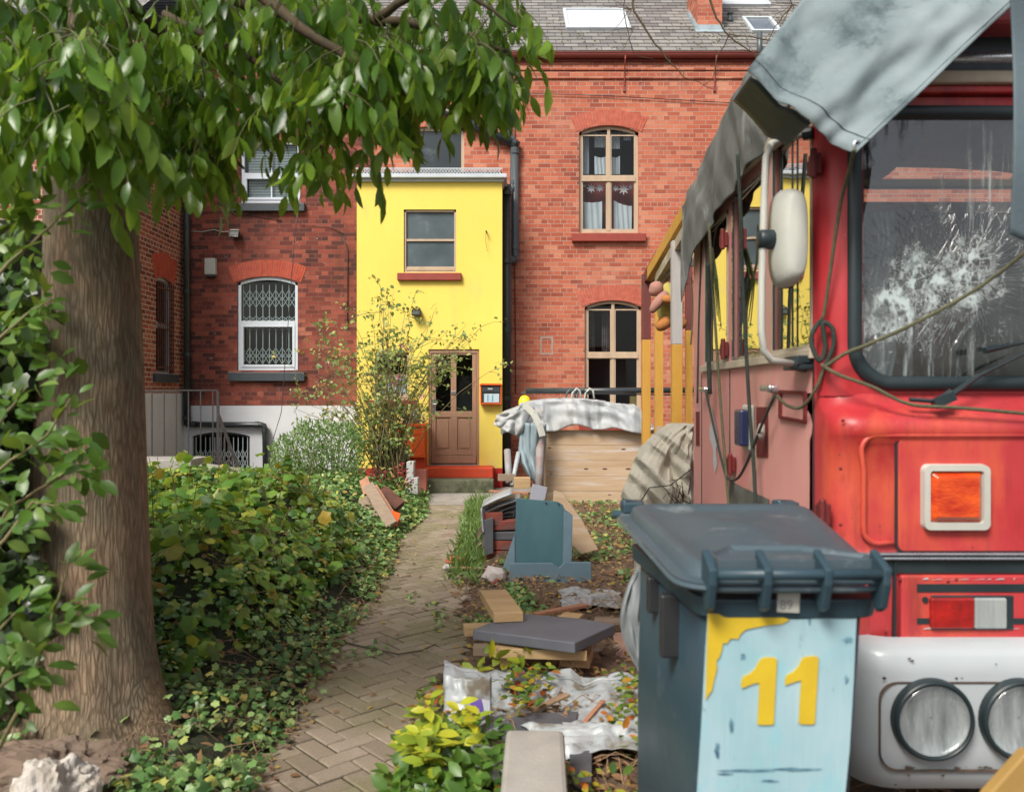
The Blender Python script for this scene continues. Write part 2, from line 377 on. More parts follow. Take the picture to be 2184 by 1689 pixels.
# leaves: many small leaves in one mesh, numpy
def T_ovate(w=.42, fold=.12, droop=.18):
    ys = [0, .25, .55, .82, 1.0]; ws = [0, w*.85, w, w*.55, 0]
    vs = []; fs = []
    for i, y in enumerate(ys): vs.append((0, y, -droop*y*y))
    L = []
    for sgn in (-1, 1):
        idx = []
        for i in (1, 2, 3): idx.append(len(vs)); vs.append((sgn*ws[i]/2, ys[i]+.01, -droop*ys[i]**2+fold*ws[i]))
        L.append(idx)
    for idx, s_ in zip(L, (1, -1)):
        q = [(0, 1, idx[0]), (1, 2, idx[1], idx[0]), (2, 3, idx[2], idx[1]), (3, 4, idx[2])]
        fs += [f if s_ < 0 else f[::-1] for f in q]
    return np.array(vs, float), fs
def T_lobed(n=5, dp=.35, cup=.12):
    vs = [(0, .35, 0)]; m = 2*n+1
    k = 0
    for i in range(m):
        a = R(-90+ (i+.5)*360/m)
        r = .55 if i % 2 == 0 else .55*(1-dp)
        vs.append((r*math.cos(a)*1.0, .42+r*math.sin(a), -cup*r*r*4+ .04*((i*7) % 3)))
    fs = [(0, 1+i, 1+(i+1) % m) for i in range(m)]
    return np.array(vs, float), fs
def T_round():
    vs = [(0, .4, .0)]; m = 7
    for i in range(m):
        a = R(-90+(i+.5)*360/m); vs.append((.42*math.cos(a), .45+.5*math.sin(a), -.08*((i % 3))))
    return np.array(vs, float), [(0, 1+i, 1+(i+1) % m) for i in range(m)]
def T_blade():
    vs = [(-.03, 0, 0), (.03, 0, 0), (.022, .5, .08), (-.022, .5, .08), (0, 1, -.05)]
    return np.array(vs, float), [(0, 1, 2, 3), (3, 2, 4)]

def leaf_mesh(name, tpl, pos, direc, nrm, size, rnd):
    tv, tf = tpl; n = len(pos); k = len(tv)
    d = direc/np.linalg.norm(direc, axis=1, keepdims=True)
    x = np.cross(d, nrm); x /= (np.linalg.norm(x, axis=1, keepdims=True)+1e-9); z = np.cross(x, d)
    sz = size[:, None, None]
    V = pos[:, None, :]+sz*(tv[None, :, 0:1]*x[:, None, :]+tv[None, :, 1:2]*d[:, None, :]+tv[None, :, 2:3]*z[:, None, :])
    V = V.reshape(-1, 3)
    loops = []; starts = []; tot = []; p = 0
    tl = [i for f in tf for i in f]; tt = [len(f) for f in tf]
    tl = np.array(tl); L = (tl[None, :]+np.arange(n)[:, None]*k).ravel()
    tot = np.tile(tt, n); starts = np.concatenate([[0], np.cumsum(tot)[:-1]])
    me = bpy.data.meshes.new(name); me.vertices.add(len(V)); me.vertices.foreach_set('co', V.ravel())
    me.loops.add(len(L)); me.loops.foreach_set('vertex_index', L.astype(np.int32))
    me.polygons.add(len(tot)); me.polygons.foreach_set('loop_start', starts.astype(np.int32))
    at = me.attributes.new('rnd', 'FLOAT', 'FACE'); at.data.foreach_set('value', np.repeat(rnd, len(tf)).astype(np.float32))
    me.update(calc_edges=True); me.validate()
    return me
def unit_rand(n):
    v = rng.normal(size=(n, 3)); return v/np.linalg.norm(v, axis=1, keepdims=True)
def leaves(name, mat, tpl, pos, size, dirbias=(0, 0, 0), db=1.0, nb=(0, 0, 1), nj=.6, parent=None, rnd=None, **kw):
    pos = np.array(pos, float); n = len(pos)
    d = unit_rand(n)+np.array(dirbias)*db
    nn = np.array(nb)+unit_rand(n)*nj
    sz = rng.uniform(size[0], size[1], n)
    rnd = rng.random(n) if rnd is None else np.array(rnd)
    me = leaf_mesh(name, tpl, pos, d, nn, sz, rnd)
    return link(me, name, mat, parent, uvworld=False, smooth=False, **kw)
def ux(u, y): return (u-1092)/F*y
def vz(v, y): return H0-(v-844.5)/F*y
# ------------------------------------------------------------------ walls and windows
def arch_z(x, op):
    x0, x1, z0, z1, rise = op
    if rise <= 0: return z1
    w_ = (x1-x0)/2; r = (w_*w_+rise*rise)/(2*rise); cz = z1+rise-r; dx = x-(x0+x1)/2
    return cz+math.sqrt(max(r*r-dx*dx, 0))
def wall_sheet(mb, a0, a1, z0, z1, ops, mapf, depth=.12):
    """mapf(a, d, z): point at position a along the wall, d behind its face"""
    xs = sorted({a0, a1, *[o[0] for o in ops], *[o[1] for o in ops]}); zs = sorted({z0, z1, *[o[2] for o in ops], *[o[3]+o[4] for o in ops]})
    for i in range(len(xs)-1):
        for j in range(len(zs)-1):
            cx, cz = (xs[i]+xs[i+1])/2, (zs[j]+zs[j+1])/2
            if any(o[0] < cx < o[1] and o[2] < cz < o[3]+o[4] for o in ops): continue
            mb.add([mapf(xs[i], 0, zs[j]), mapf(xs[i+1], 0, zs[j]), mapf(xs[i+1], 0, zs[j+1]), mapf(xs[i], 0, zs[j+1])], [(0, 1, 2, 3)])
    for o in ops:
        x0, x1, zb, zt, rise = o; n = 12 if rise > 0 else 1
        for k in range(n):
            xa, xb = x0+(x1-x0)*k/n, x0+(x1-x0)*(k+1)/n; za, zc = arch_z(xa, o), arch_z(xb, o)
            if rise > 0: mb.add([mapf(xa, 0, za), mapf(xb, 0, zc), mapf(xb, 0, zt+rise), mapf(xa, 0, zt+rise)], [(0, 1, 2, 3)])
            mb.add([mapf(xa, 0, za), mapf(xb, 0, zc), mapf(xb, depth, zc), mapf(xa, depth, za)], [(0, 1, 2, 3)])
        mb.add([mapf(x0, 0, zb), mapf(x0, depth, zb), mapf(x0, depth, zt), mapf(x0, 0, zt)], [(0, 1, 2, 3)])
        mb.add([mapf(x1, 0, zb), mapf(x1, depth, zb), mapf(x1, depth, zt), mapf(x1, 0, zt)], [(0, 1, 2, 3)])
        mb.add([mapf(x0, 0, zb), mapf(x1, 0, zb), mapf(x1, depth, zb), mapf(x0, depth, zb)], [(0, 1, 2, 3)])
def mapY(y): return lambda a, d, z: (a, y+d, z)
def mapX(x): return lambda a, d, z: (x-d, a, z)      # wall facing +x, its inside towards -x
def arch_band(name, op, y, parent, mat, h=.23, n=22, ext=.02, axis='Y'):
    x0, x1, z0, z1, rise = op; mb = MB(); back = MB()
    w_ = (x1-x0)/2+ext; r = (w_*w_+rise*rise)/(2*rise); cx = (x0+x1)/2; cz = z1+rise-r
    a1 = math.asin(min(1, w_/r)); g = .006/r
    mp = (lambda px, py, pz: (px, y-py, pz)) if axis == 'Y' else (lambda px, py, pz: (y+py, px, pz))
    for k in range(n):
        ta = -a1+2*a1*k/n+g*.5; tb = -a1+2*a1*(k+1)/n-g*.5
        pr = .007+.004*random.random()
        pts = [(cx+rr*math.sin(t), cz+rr*math.cos(t)) for rr, t in ((r+.004, ta), (r+.004, tb), (r+h, tb), (r+h, ta))]
        mb.add([mp(p[0], pr, p[1]) for p in pts]+[mp(p[0], -.01, p[1]) for p in pts], [(0, 1, 2, 3), (0, 4, 5, 1), (1, 5, 6, 2), (2, 6, 7, 3), (3, 7, 4, 0)])
    m = 16
    for k in range(m):
        ta = -a1+2*a1*k/m; tb = -a1+2*a1*(k+1)/m
        pts = [(cx+rr*math.sin(t), cz+rr*math.cos(t)) for rr, t in ((r, ta), (r, tb), (r+h, tb), (r+h, ta))]
        back.add([mp(p[0], .003, p[1]) for p in pts], [(0, 1, 2, 3)])
    o = mb.build(name, mat, parent)
    back.build('mortar_bed', M['mortar'], o)
    return o
def frame_bars(mb, op, y, mapf, fw=.055, d0=.06, d1=.11, arch=True):
    """outer frame following the opening"""
    x0, x1, z0, z1, rise = op; n = 10
    def bar(xa, xb, za, zb_, zc=None, zd=None):
        ps = [(xa, za), (xb, zb_), (xb, zd), (xa, zc)]
        mb.add([mapf(p[0], d0, p[1]) for p in ps]+[mapf(p[0], d1, p[1]) for p in ps], [(0, 1, 2, 3), (7, 6, 5, 4), (0, 4, 5, 1), (1, 5, 6, 2), (2, 6, 7, 3), (3, 7, 4, 0)])
    for k in range(n):
        xa, xb = x0+(x1-x0)*k/n, x0+(x1-x0)*(k+1)/n
        za, zb2 = arch_z(xa, op), arch_z(xb, op); bar(xa, xb, za-fw, zb2-fw, za, zb2)
    bar(x0, x0+fw, z0, z0, arch_z(x0, op)-.001, arch_z(x0+fw, op)-.001); bar(x1-fw, x1, z0, z0, arch_z(x1-fw, op)-.001, arch_z(x1, op)-.001)
    bar(x0+fw, x1-fw, z0, z0, z0+fw, z0+fw)
def abox(mb, mapf, a0, a1, d0, d1, z0, z1):
    vs = [mapf(a, d, z) for z in (z0, z1) for a, d in ((a0, d0), (a1, d0), (a1, d1), (a0, d1))]
    mb.add(vs, [(0, 1, 2, 3), (4, 5, 6, 7), (0, 1, 5, 4), (1, 2, 6, 5), (2, 3, 7, 6), (3, 0, 4, 7)])
def pane_sheet(mb, mapf, op, d, m=.03):
    x0, x1, z0, z1, rise = op; mb.add([mapf(x0+m, d, z0+m), mapf(x1-m, d, z0+m), mapf(x1-m, d, z1+rise*.5-m), mapf(x0+m, d, z1+rise*.5-m)], [(0, 1, 2, 3)])
def lattice(mb, mapf, x0, x1, z0, z1, d, n, zones):
    st = (x1-x0)/n
    for i in range(n+1):
        x = x0+st*i; abox(mb, mapf, x-.006, x+.006, d, d+.012, z0, z1)
    for (za, zb) in zones:
        for i in range(n):
            xa = x0+st*i; xm = xa+st/2; xb = xa+st; zm = (za+zb)/2
            for (p, q) in (((xa, za), (xm, zm)), ((xm, zm), (xb, za)), ((xa, zb), (xm, zm)), ((xm, zm), (xb, zb))):
                A = Vector(mapf(p[0], d-.008, p[1])); B = Vector(mapf(q[0], d-.008, q[1])); mb.beam(A, B, .010, .008)
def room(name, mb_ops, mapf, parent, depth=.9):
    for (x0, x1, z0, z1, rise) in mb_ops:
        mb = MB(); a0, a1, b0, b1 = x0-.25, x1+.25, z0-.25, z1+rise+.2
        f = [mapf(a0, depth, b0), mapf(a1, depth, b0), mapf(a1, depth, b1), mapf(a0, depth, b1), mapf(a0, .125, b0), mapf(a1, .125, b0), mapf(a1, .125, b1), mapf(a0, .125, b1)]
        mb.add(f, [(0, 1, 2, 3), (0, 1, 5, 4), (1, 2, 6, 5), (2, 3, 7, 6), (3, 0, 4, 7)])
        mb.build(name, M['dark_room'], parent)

# ------------------------------------------------------------------ ground, path
YW = 14.3        # brick facade
YE = 13.4        # front of the yellow extension
def gnd(x, y):
    return 0.02*nz(x, y, 0, 1.3)
PL = sorted([G(u, v)[:2][::-1] for u, v in ((912, 1052), (905, 1100), (850, 1150), (800, 1280), (730, 1370), (690, 1430), (620, 1540), (560, 1640), (540, 1689))])
PR = sorted([G(u, v)[:2][::-1] for u, v in ((1062, 1052), (1010, 1080), (1000, 1150), (975, 1230), (975, 1290), (1005, 1340), (1000, 1400), (980, 1450), (900, 1530), (880, 1640), (860, 1700))])
def xl(y): return np.interp(y, [p[0] for p in PL], [p[1] for p in PL])
def xr(y): return np.interp(y, [p[0] for p in PR], [p[1] for p in PR])
g = MB()
g.grid(lambda s, t: (-60+120*s, -40+110*t, -.03+(0 if (.45 < s < .55) else 0)), 12, 12)
g.build('ground', M['soil'], kind='structure', fixn=True)
k = MB(); k.add([(-30, -35, .004), (30, -35, .004), (30, -2.2, .004), (-30, -2.2, .004)], [(0, 1, 2, 3)]); k.build('unseen_road', pm('asphalt', (.16, .16, .165), (.11, .11, .115), 3, .9, .3, 90), kind='structure')  # unseen road added behind the camera to lighten lamp and windscreen reflections
pa = N('block_paving'); oi = pa.n('ShaderNodeAttribute', attribute_name='rnd'); co = pa.coord()
pc = pa.ramp(oi.outputs['Fac'], [(0, (.24, .19, .14)), (.5, (.31, .25, .185)), (1, (.37, .30, .23))])
pc = pa.mix(pa.ramp(pa.noise(co, 1.3, 5), [(.42, 0), (.6, .65)]), pc, (.21, .20, .095))
pc = pa.mix(pa.ramp(pa.noise(co, 90, 5, .8), [(.4, 0), (.7, .45)]), pc, (.11, .085, .07))
pc = pa.mix(pa.ramp(pa.noise(co, 7, 5, .8), [(.55, 0), (.75, .5)]), pc, (.40, .34, .29))
M['paver'] = pa.done(pa.bsdf(pc, .9, 0, pa.bump(pa.noise(co, 120, 5, .7), .6, .004), .2))
M['joint'] = pm('mossy_joint', (.055, .050, .022), (.035, .030, .018), 9, 1, .8, 60, dirt=(.08, .10, .03), dsc=6, damt=.55)
mb = MB(); n = 50
mb.grid(lambda s, t: ((xl(.5+12.4*t)-.35)*(1-s)+(xr(.5+12.4*t)+.25)*s, .5+12.4*t, -.008), 6, n)
mb.build('path_bed', M['joint'], kind='structure')
vs = []; fs = []; rn = []
a45 = R(42); ca, sa = math.cos(a45), math.sin(a45)
def paver(cx, cy, L, W_):
    x = cx*ca-cy*sa; y = cx*sa+cy*ca+6
    X = x-.6
    if not (.9 < y < 11.9): return
    if not (xl(y)-.06 < X < xr(y)+.04): return
    b = len(vs); g_ = .004+.0015*random.random(); dz = random.uniform(-.003, .003)+.006*nz(X, y, 1, 2.5); tx, ty = random.uniform(-.012, .012), random.uniform(-.012, .012)
    for lev, ins in ((-.02, 0), (-.004, 0), (0.001, .005)):
        for sx, sy in ((-1, -1), (1, -1), (1, 1), (-1, 1)):
            lx, ly = sx*(L/2-g_-ins), sy*(W_/2-g_-ins)
            px, py = cx+lx, cy+ly
            vs.append((px*ca-py*sa-.6, px*sa+py*ca+6, lev+dz+lx*tx+ly*ty))
    for k in range(2):
        for q in range(4): q2 = (q+1) % 4; fs.append((b+k*4+q, b+k*4+q2, b+k*4+4+q2, b+k*4+4+q))
    fs.append((b+8, b+9, b+10, b+11)); rn.extend([random.random()]*9)
for i in range(-75, 76):
    for j in range(-75, 76):      # herringbone
        k = (i-j) % 4
        if k == 0: paver((i+1)*.1, (j+.5)*.1, .2, .1)
        elif k == 3: paver((i+.5)*.1, (j+1)*.1, .1, .2)
me = bpy.data.meshes.new('path'); me.from_pydata(vs, [], fs)
at = me.attributes.new('rnd', 'FLOAT', 'FACE'); r_ = []
for q in range(len(fs)//9): r_ += [rn[q*9]]*9
at.data.foreach_set('value', r_)
link(me, 'path', M['paver'], kind='structure')
mb = MB(); mb.add([(-1.6, 11.3, .004), (.7, 11.3, .004), (.95, 13.5, .004), (-2.2, 13.5, .004)], [(0, 1, 2, 3)])
mb.build('pavement', M['concrete'], kind='structure')

# ------------------------------------------------------------------ right-hand house
def xz(u0, u1, v0, v1, y): return (ux(u0, y), ux(u1, y), vz(v1, y), vz(v0, y))
XS = ux(790, YW)      # where the two houses meet
hr = thing('terrace_house', 'light red brick terraced house with slate roof behind the yellow extension', 'house', (2.2, YW, 0))
EZ = vz(128, YW)
oA = (*xz(1235, 1362, 282, 497, YW), vz(268, YW)-vz(282, YW))
oB = (*xz(1247, 1368, 655, 885, YW), vz(641, YW)-vz(655, YW))
oC = (*xz(880, 990, 271, 400, YW), 0)
oB = (oB[0], oB[1], vz(905, YW), oB[3], oB[4])
wl = MB(); wall_sheet(wl, XS, 9.0, -.1, EZ-.02, [oA, oB, oC], mapY(YW)); wl.build('wall', M['brick_r'], hr)
cb = MB(); cb.bb(XS, 9, YW-.05, YW-.001, EZ-.20, EZ-.12); cb.bb(XS, 9, YW-.03, YW-.001, EZ-.34, EZ-.205)
cb.build('corbel_course', M['brick_r'], hr, bevel=.01)
# window arches
arch_band('window_arch', oA, YW, hr, M['arch_brick'], .27, 25, .05)
arch_band('window_arch', oB, YW, hr, M['arch_brick'], .27, 25, .05)
arch_band('window_arch', (oC[0]-.12, oC[1]+.12, oC[2], oC[3]+.10, .14), YW, hr, M['arch_brick'], .27, 24, .05)
def wood_window(op, zt, parent, um, name='window'):
    mf = mapY(YW); fr = MB(); frame_bars(fr, op, YW, mf, .05)
    x0, x1, z0, z1, rise = op
    xm = ux(um, YW); top = z1+rise-.045
    abox(fr, mf, xm-.026, xm+.026, .052, .105, z0+.05, top)
    abox(fr, mf, x0+.05, x1-.05, .045, .100, zt-.035, zt+.035)
    abox(fr, mf, x0+.05, x1-.05, .035, .06, zt-.045, zt-.03)
    for (a, b) in ((x0+.05, xm-.026), (xm+.026, x1-.05)):      # casements
        for (c, d) in ((z0+.05, zt-.035), (zt+.035, z1-.03)):
            for q in ((a, a+.022, c, d), (b-.022, b, c, d), (a+.022, b-.022, c, c+.03), (a+.022, b-.022, d-.022, d)):
                abox(fr, mf, q[0], q[1], .062, .088, q[2], q[3])
    o = fr.build(name, M['beige_frame'], parent)
    pn = MB(); pane_sheet(pn, mf, op, .08); pn.build('pane', M['glass'], o, fixn=False)
    return o
wA = wood_window(oA, vz(380, YW), hr, 1299); wB = wood_window(oB, vz(758, YW), hr, 1308)
room('interior', [oA, oB, oC], mapY(YW), hr)
# curtains and paper stars in the upper window
cm = MB()
def cloth(x0, x1, z0, z1, y, sag=.0, tilt=0):
    return lambda s, t: (x0+(x1-x0)*s, y+.012*math.sin(s*22+2*t), z0+(z1-z0)*t-sag*math.sin(math.pi*s)*t+tilt*s*t)
for (u0, u1, v0, v1, tl) in ((1240, 1284, 430, 490, 0), (1309, 1347, 428, 490, -.10)):
    x0, x1, z0, z1 = xz(u0, u1, v0, v1, YW+.2); cm.grid(cloth(x0, x1, z0, z1, YW+.20, .02, tl), 24, 6)
for (u0, u1, v0, v1) in ((1240, 1256, 285, 372), (1268, 1290, 283, 315), (1304, 1322, 283, 318), (1268, 1296, 333, 372), (1302, 1322, 333, 372), (1330, 1346, 288, 300)):
    x0, x1, z0, z1 = xz(u0, u1, v0, v1, YW+.26); cm.grid(cloth(x0, x1, z0, z1, YW+.26, .03), 16, 4)
cm.build('net_curtain', M['curtain'], wA)
rc = MB(); x0, x1, z0, z1 = xz(1236, 1362, 388, 497, YW+.32); rc.grid(cloth(x0, x1, z0, z1, YW+.32), 30, 4); rc.build('curtain', M['red_curtain'], wA)
st = MB(); M['paper_star'] = pm('paper_star', (.62, .52, .48), (.50, .56, .66), 9, .8, .1, 30)
for (u, v, r) in ((1261, 402, 11), (1279, 401, 10), (1330, 404, 13), (1345, 399, 6), (1246, 397, 4), (1313, 402, 8)):
    c = P(u, v, YW+.14); r *= YW/F; k = 16; pts = []
    for i in range(k): a = 2*math.pi*i/k; q = r if i % 2 == 0 else r*.45; pts.append((c.x+q*math.cos(a), c.z+q*math.sin(a)))
    st.prism(pts, 'Y', YW+.135, YW+.142)
st.build('paper_star', M['paper_star'], wA)
lw = MB(); lw.bb(ux(1347, YW), ux(1361, YW), YW+.15, YW+.25, vz(872, YW), vz(845, YW)); lw.build('lamp_shade', pm('cream_shade', (.30, .22, .08)), wB)
cl = MB(); x0, x1, z0, z1 = xz(1252, 1298, 660, 750, YW+.3)
cl.grid(cloth(x0, x0+(x1-x0)*.35, z0, z1, YW+.3, .05), 10, 4); cl.grid(cloth(x1-.12, x1, z0, z1, YW+.3, .05), 10, 4); cl.build('curtain', pm('grey_curtain', (.12, .10, .10), (.05, .035, .035), 10), wB)
s = MB(); x0, x1, z0, z1 = xz(1220, 1378, 498, 515, YW-.07); s.bb(x0, x1, YW-.09, YW+.06, z0, z1); s.build('window_sill', M['red_sill'], hr, bevel=.008)
s = MB(); s.bb(oB[0]-.1, oB[1]+.1, YW-.09, YW+.06, oB[2]-.14, oB[2]-.001); s.build('window_sill', M['red_sill'], hr, bevel=.008)
# third window, above the extension
fr = MB(); frame_bars(fr, oC, YW, mapY(YW), .055); wc = fr.build('window', M['beige_frame'], hr)
pn = MB(); pane_sheet(pn, mapY(YW), oC, .085); pn.build('pane', pm('dusty_dark_glass', (.022, .032, .036), (.035, .045, .05), 2, .15, .02, 30, dirt=(.09, .11, .115), dsc=1.3, damt=.6), wc, fixn=False)
# gutter, roof
def gutter(x0, x1, y, z, mat, parent):
    m = MB(); prof = []
    for k in range(9): a = math.pi+math.pi*k/8; prof.append((y+.065*math.cos(a), z+.07*math.sin(a)))
    prof += [(y+.06, z+.012), (y-.075, z+.012)]
    prof = [(y-.075, z+.012), (y-.075, z-.0)] + prof[:9] + [(y+.06, z+.012)]
    m.prism(prof, 'X', x0, x1)
    m.bb(x0, x1, y+.066, y+.09, z-.10, z+.03)
    return m.build('gutter', mat, parent)
gutter(XS, 9, YW-.10, EZ+.06, M['gutter_red'], hr)
for u in (1332, 1525):
    k = MB(); x = ux(u, YW-.05); k.tube([(x, YW-.13, EZ+.05), (x, YW-.16, EZ-.05), (x, YW-.05, EZ-.25), (x, YW-.02, EZ-.52)], .012, 6); k.bb(x-.02, x+.02, YW-.03, YW-.002, EZ-.56, EZ-.48)
    k.build('gutter_bracket', M['gutter_red'], hr)
TH = R(40)
def roof(parent, x0, x1, mat, y0=YW-.12, ze=EZ+.10, L=5.2, yend=None):
    m = MB(); n = 26
    d = Vector((0, math.cos(TH), math.sin(TH))); nn = Vector((0, -math.sin(TH), math.cos(TH)))
    for i in range(n):         # stepped slate courses
        a = Vector((0, y0, ze))+d*(L*i/n)+nn*.012; b = Vector((0, y0, ze))+d*(L*(i+1)/n)+nn*.002
        m.add([(x0, a.y, a.z), (x1, a.y, a.z), (x1, b.y, b.z), (x0, b.y, b.z)], [(0, 1, 2, 3)])
        c = a-nn*.011
        m.add([(x0, a.y, a.z), (x1, a.y, a.z), (x1, c.y, c.z), (x0, c.y, c.z)], [(0, 1, 2, 3)])
    e = Vector((0, y0, ze))+d*L
    m.add([(x0, e.y, e.z), (x1, e.y, e.z), (x1, e.y+4, e.z-3.4), (x0, e.y+4, e.z-3.4)], [(0, 1, 2, 3)])
    return m.build('roof', mat, parent, fixn=False)
rf = roof(hr, XS, 9.0, M['slate_roof'])
mos = []; 
def roof_pt(x, t, h=0):
    return Vector((x, YW-.12+t*math.cos(TH)-h*math.sin(TH), EZ+.10+t*math.sin(TH)+h*math.cos(TH)))
def roof_at(u, v, h=0):      # where the ray through (u,v) meets the roof
    # Z = H0-(v-844.5)/F*y ; on roof Z-(EZ+.1) = tan(TH)*(y-(YW-.12))
    k = -(v-844.5)/F; y = (EZ+.10-H0-math.tan(TH)*(YW-.12))/(k-math.tan(TH)); t = (y-(YW-.12))/math.cos(TH)
    return ux(u, y), t
m = MB()
for i in range(420):
    x = random.uniform(-1.5, 7); t = random.uniform(.05, 2.2)
    if nz(x, t, 5, .9) < -.15: continue
    c = roof_pt(x, t, .012); r = random.uniform(.008, .028)
    m.add([c+Vector((r*math.cos(a), r*.4*math.sin(a), r*.5*math.sin(a))) for a in (0, 1.2, 2.5, 3.7, 5)]+[c+Vector((0, -r*.5, r*.6))], [(0, 1, 5), (1, 2, 5), (2, 3, 5), (3, 4, 5), (4, 0, 5)])
m.build('moss', pm('roof_moss', (.14, .16, .04), (.08, .09, .03), 30, 1), hr, kind='stuff')
def skylight(u0, u1, vb, vt, parent, h=.06, blind=True):
    x0, tb = roof_at(u0, vb); x1, _ = roof_at(u1, vb); _, tt = roof_at(u0, vt)
    fr = MB(); fw = .06
    def rb(m, xa, xb, ta, tb2, h0, h1):
        vs = [roof_pt(x, t, hh) for hh in (h0, h1) for x, t in ((xa, ta), (xb, ta), (xb, tb2), (xa, tb2))]
        m.add(vs, [(0, 1, 2, 3), (4, 5, 6, 7), (0, 1, 5, 4), (1, 2, 6, 5), (2, 3, 7, 6), (3, 0, 4, 7)])
    rb(fr, x0, x1, tb, tb+fw, 0, h); rb(fr, x0, x1, tt-fw, tt, 0, h); rb(fr, x0, x0+fw, tb+fw, tt-fw, 0, h); rb(fr, x1-fw, x1, tb+fw, tt-fw, 0, h)
    o = fr.build('skylight', M['zinc'], parent, bevel=.006)
    g_ = MB(); rb(g_, x0+fw, x1-fw, tb+fw, tt-fw, h*.4, h*.55); g_.build('pane', M['sky_pane'] if blind else M['glass'], o)
M['sky_pane'] = pm('white_blind_behind_glass', (.80, .82, .86), (.76, .78, .82), 1, .12, 0, 10, coat=1)
M['sky_pane_d'] = pm('roof_glass', (.20, .23, .26), (.12, .15, .18), 2, .05, 0, 10, spec=1, coat=1)
skylight(1207, 1346, 66, 24, hr); 
M['sky_pane'], keep = M['sky_pane_d'], M['sky_pane']
skylight(1603, 1668, 72, 42, hr); M['sky_pane'] = keep
skylight(1540, 1645, 16, -14, hr)
# chimney with lead flashing, vent
cx, ct = roof_at(1514, 66); cw = ux(1540, 15.2)-ux(1488, 15.2)
b = roof_pt(cx, ct)
k = MB(); k.bb(cx-cw/2, cx+cw/2, b.y, b.y+.9, b.z-.1, b.z+2.0); ch = k.build('chimney', M['brick_r'], hr)
k = MB(); k.bb(cx-cw/2-.02, cx+cw/2+.02, b.y-.02, b.y+.25, b.z-.1, b.z+.10)
k.add([roof_pt(cx-cw/2-.05, ct-.12, .016), roof_pt(cx+cw/2+.05, ct-.12, .016), roof_pt(cx+cw/2+.05, ct+.02, .018), roof_pt(cx-cw/2-.05, ct+.02, .018)], [(0, 1, 2, 3)])
for i in range(7):
    t0 = ct+.02+i*.14; p = roof_pt(cx-cw/2, t0); k.bb(cx-cw/2-.035, cx-cw/2+.0, p.y, p.y+.12, p.z-.02, p.z+.13)
k.build('lead_flashing', M['lead'], ch)
vx, vt_ = roof_at(1557, 46); p = roof_pt(vx, vt_)
k = MB(); k.lathe(p, [(.07, -.03), (.06, .04), (.045, .05), (.045, .13), (.06, .135), (.04, .17), (.01, .18)], 12); k.build('roof_vent', M['pipe_grey'], hr, smooth=True)
k = MB(); x = ux(1619, YW-.1); k.tube([(x, YW-.13, EZ-.1), (x, YW-.13, EZ+.42)], .05, 10); k.build('vent_pipe', M['pipe_grey'], hr, smooth=True)
# pipework
def pipe(pts, r, mat, name='drainpipe', col=True, parent=hr, y=YW-.09):
    m = MB(); P3 = [P(u, v, yy) if yy else P(u, v, y) for (u, v, yy) in pts]
    # fillet corners a little
    out = [P3[0]]
    for a, b_, c_ in zip(P3, P3[1:], P3[2:]):
        d1 = min(.06, (a-b_).length*.4); d2 = min(.06, (c_-b_).length*.4)
        out += [b_+(a-b_).normalized()*d1, b_+((a-b_).normalized()*d1+(c_-b_).normalized()*d2)*.25, b_+(c_-b_).normalized()*d2]
    out.append(P3[-1]); m.tube(out, r, 10)
    o = m.build(name, mat, parent, smooth=True)
    if col:
        for a, b_ in zip(P3, P3[1:]):
            L = (b_-a).length; q = max(1, int(L/1.1))
            for i in range(q+1):
                k = MB(); c_ = a.lerp(b_, (i+.12)/(q+.24)); d = (b_-a).normalized()*.035; k.tube([c_-d, c_+d], r*1.18, 10); k.build('pipe_collar', mat, o, smooth=False)
    return o
pipe([(893, 208, 0), (1004, 265, 0), (1106, 312, 0)], .075, M['pipe_black'])
pipe([(1098, 300, 0), (1098, 553, 0), (1080, 556, YW-.3)], .068, M['pipe_grey'])
pipe([(1079, 150, 0), (1081, 283, 0), (1094, 297, 0), (1093, 400, YW-.12), (1082, 425, YW-.25)], .042, M['pipe_grey'])
pipe([(1081, 395, YW-.35), (1081, 1012, YW-.35)], .078, M['pipe_black'])
pipe([(1020, 205, 0), (1004, 262, 0)], .03, M['pipe_grey'], col=False)
pipe([(1096, 150, YW-.02), (1099, 320, YW-.02), (1098, 560, YW-.02), (1100, 840, YW-.02)], .008, M['pipe_black'], 'cable', False)
pipe([(1005, 195, YW-.03), (1300, 205, YW-.03), (1593, 222, YW-.03)], .006, M['pipe_black'], 'cable', False)
k = MB()
for (u0, u1, v0, v1) in ((1152, 1180, 718, 722), (1152, 1156, 722, 752), (1176, 1180, 722, 752), (1152, 1180, 752, 757)):
    x0, x1, z0, z1 = xz(u0, u1, v0, v1, YW); k.bb(x0, x1, YW-.006, YW+.01, z0, z1)
k.build('mortar_patch', M['mortar'], hr)

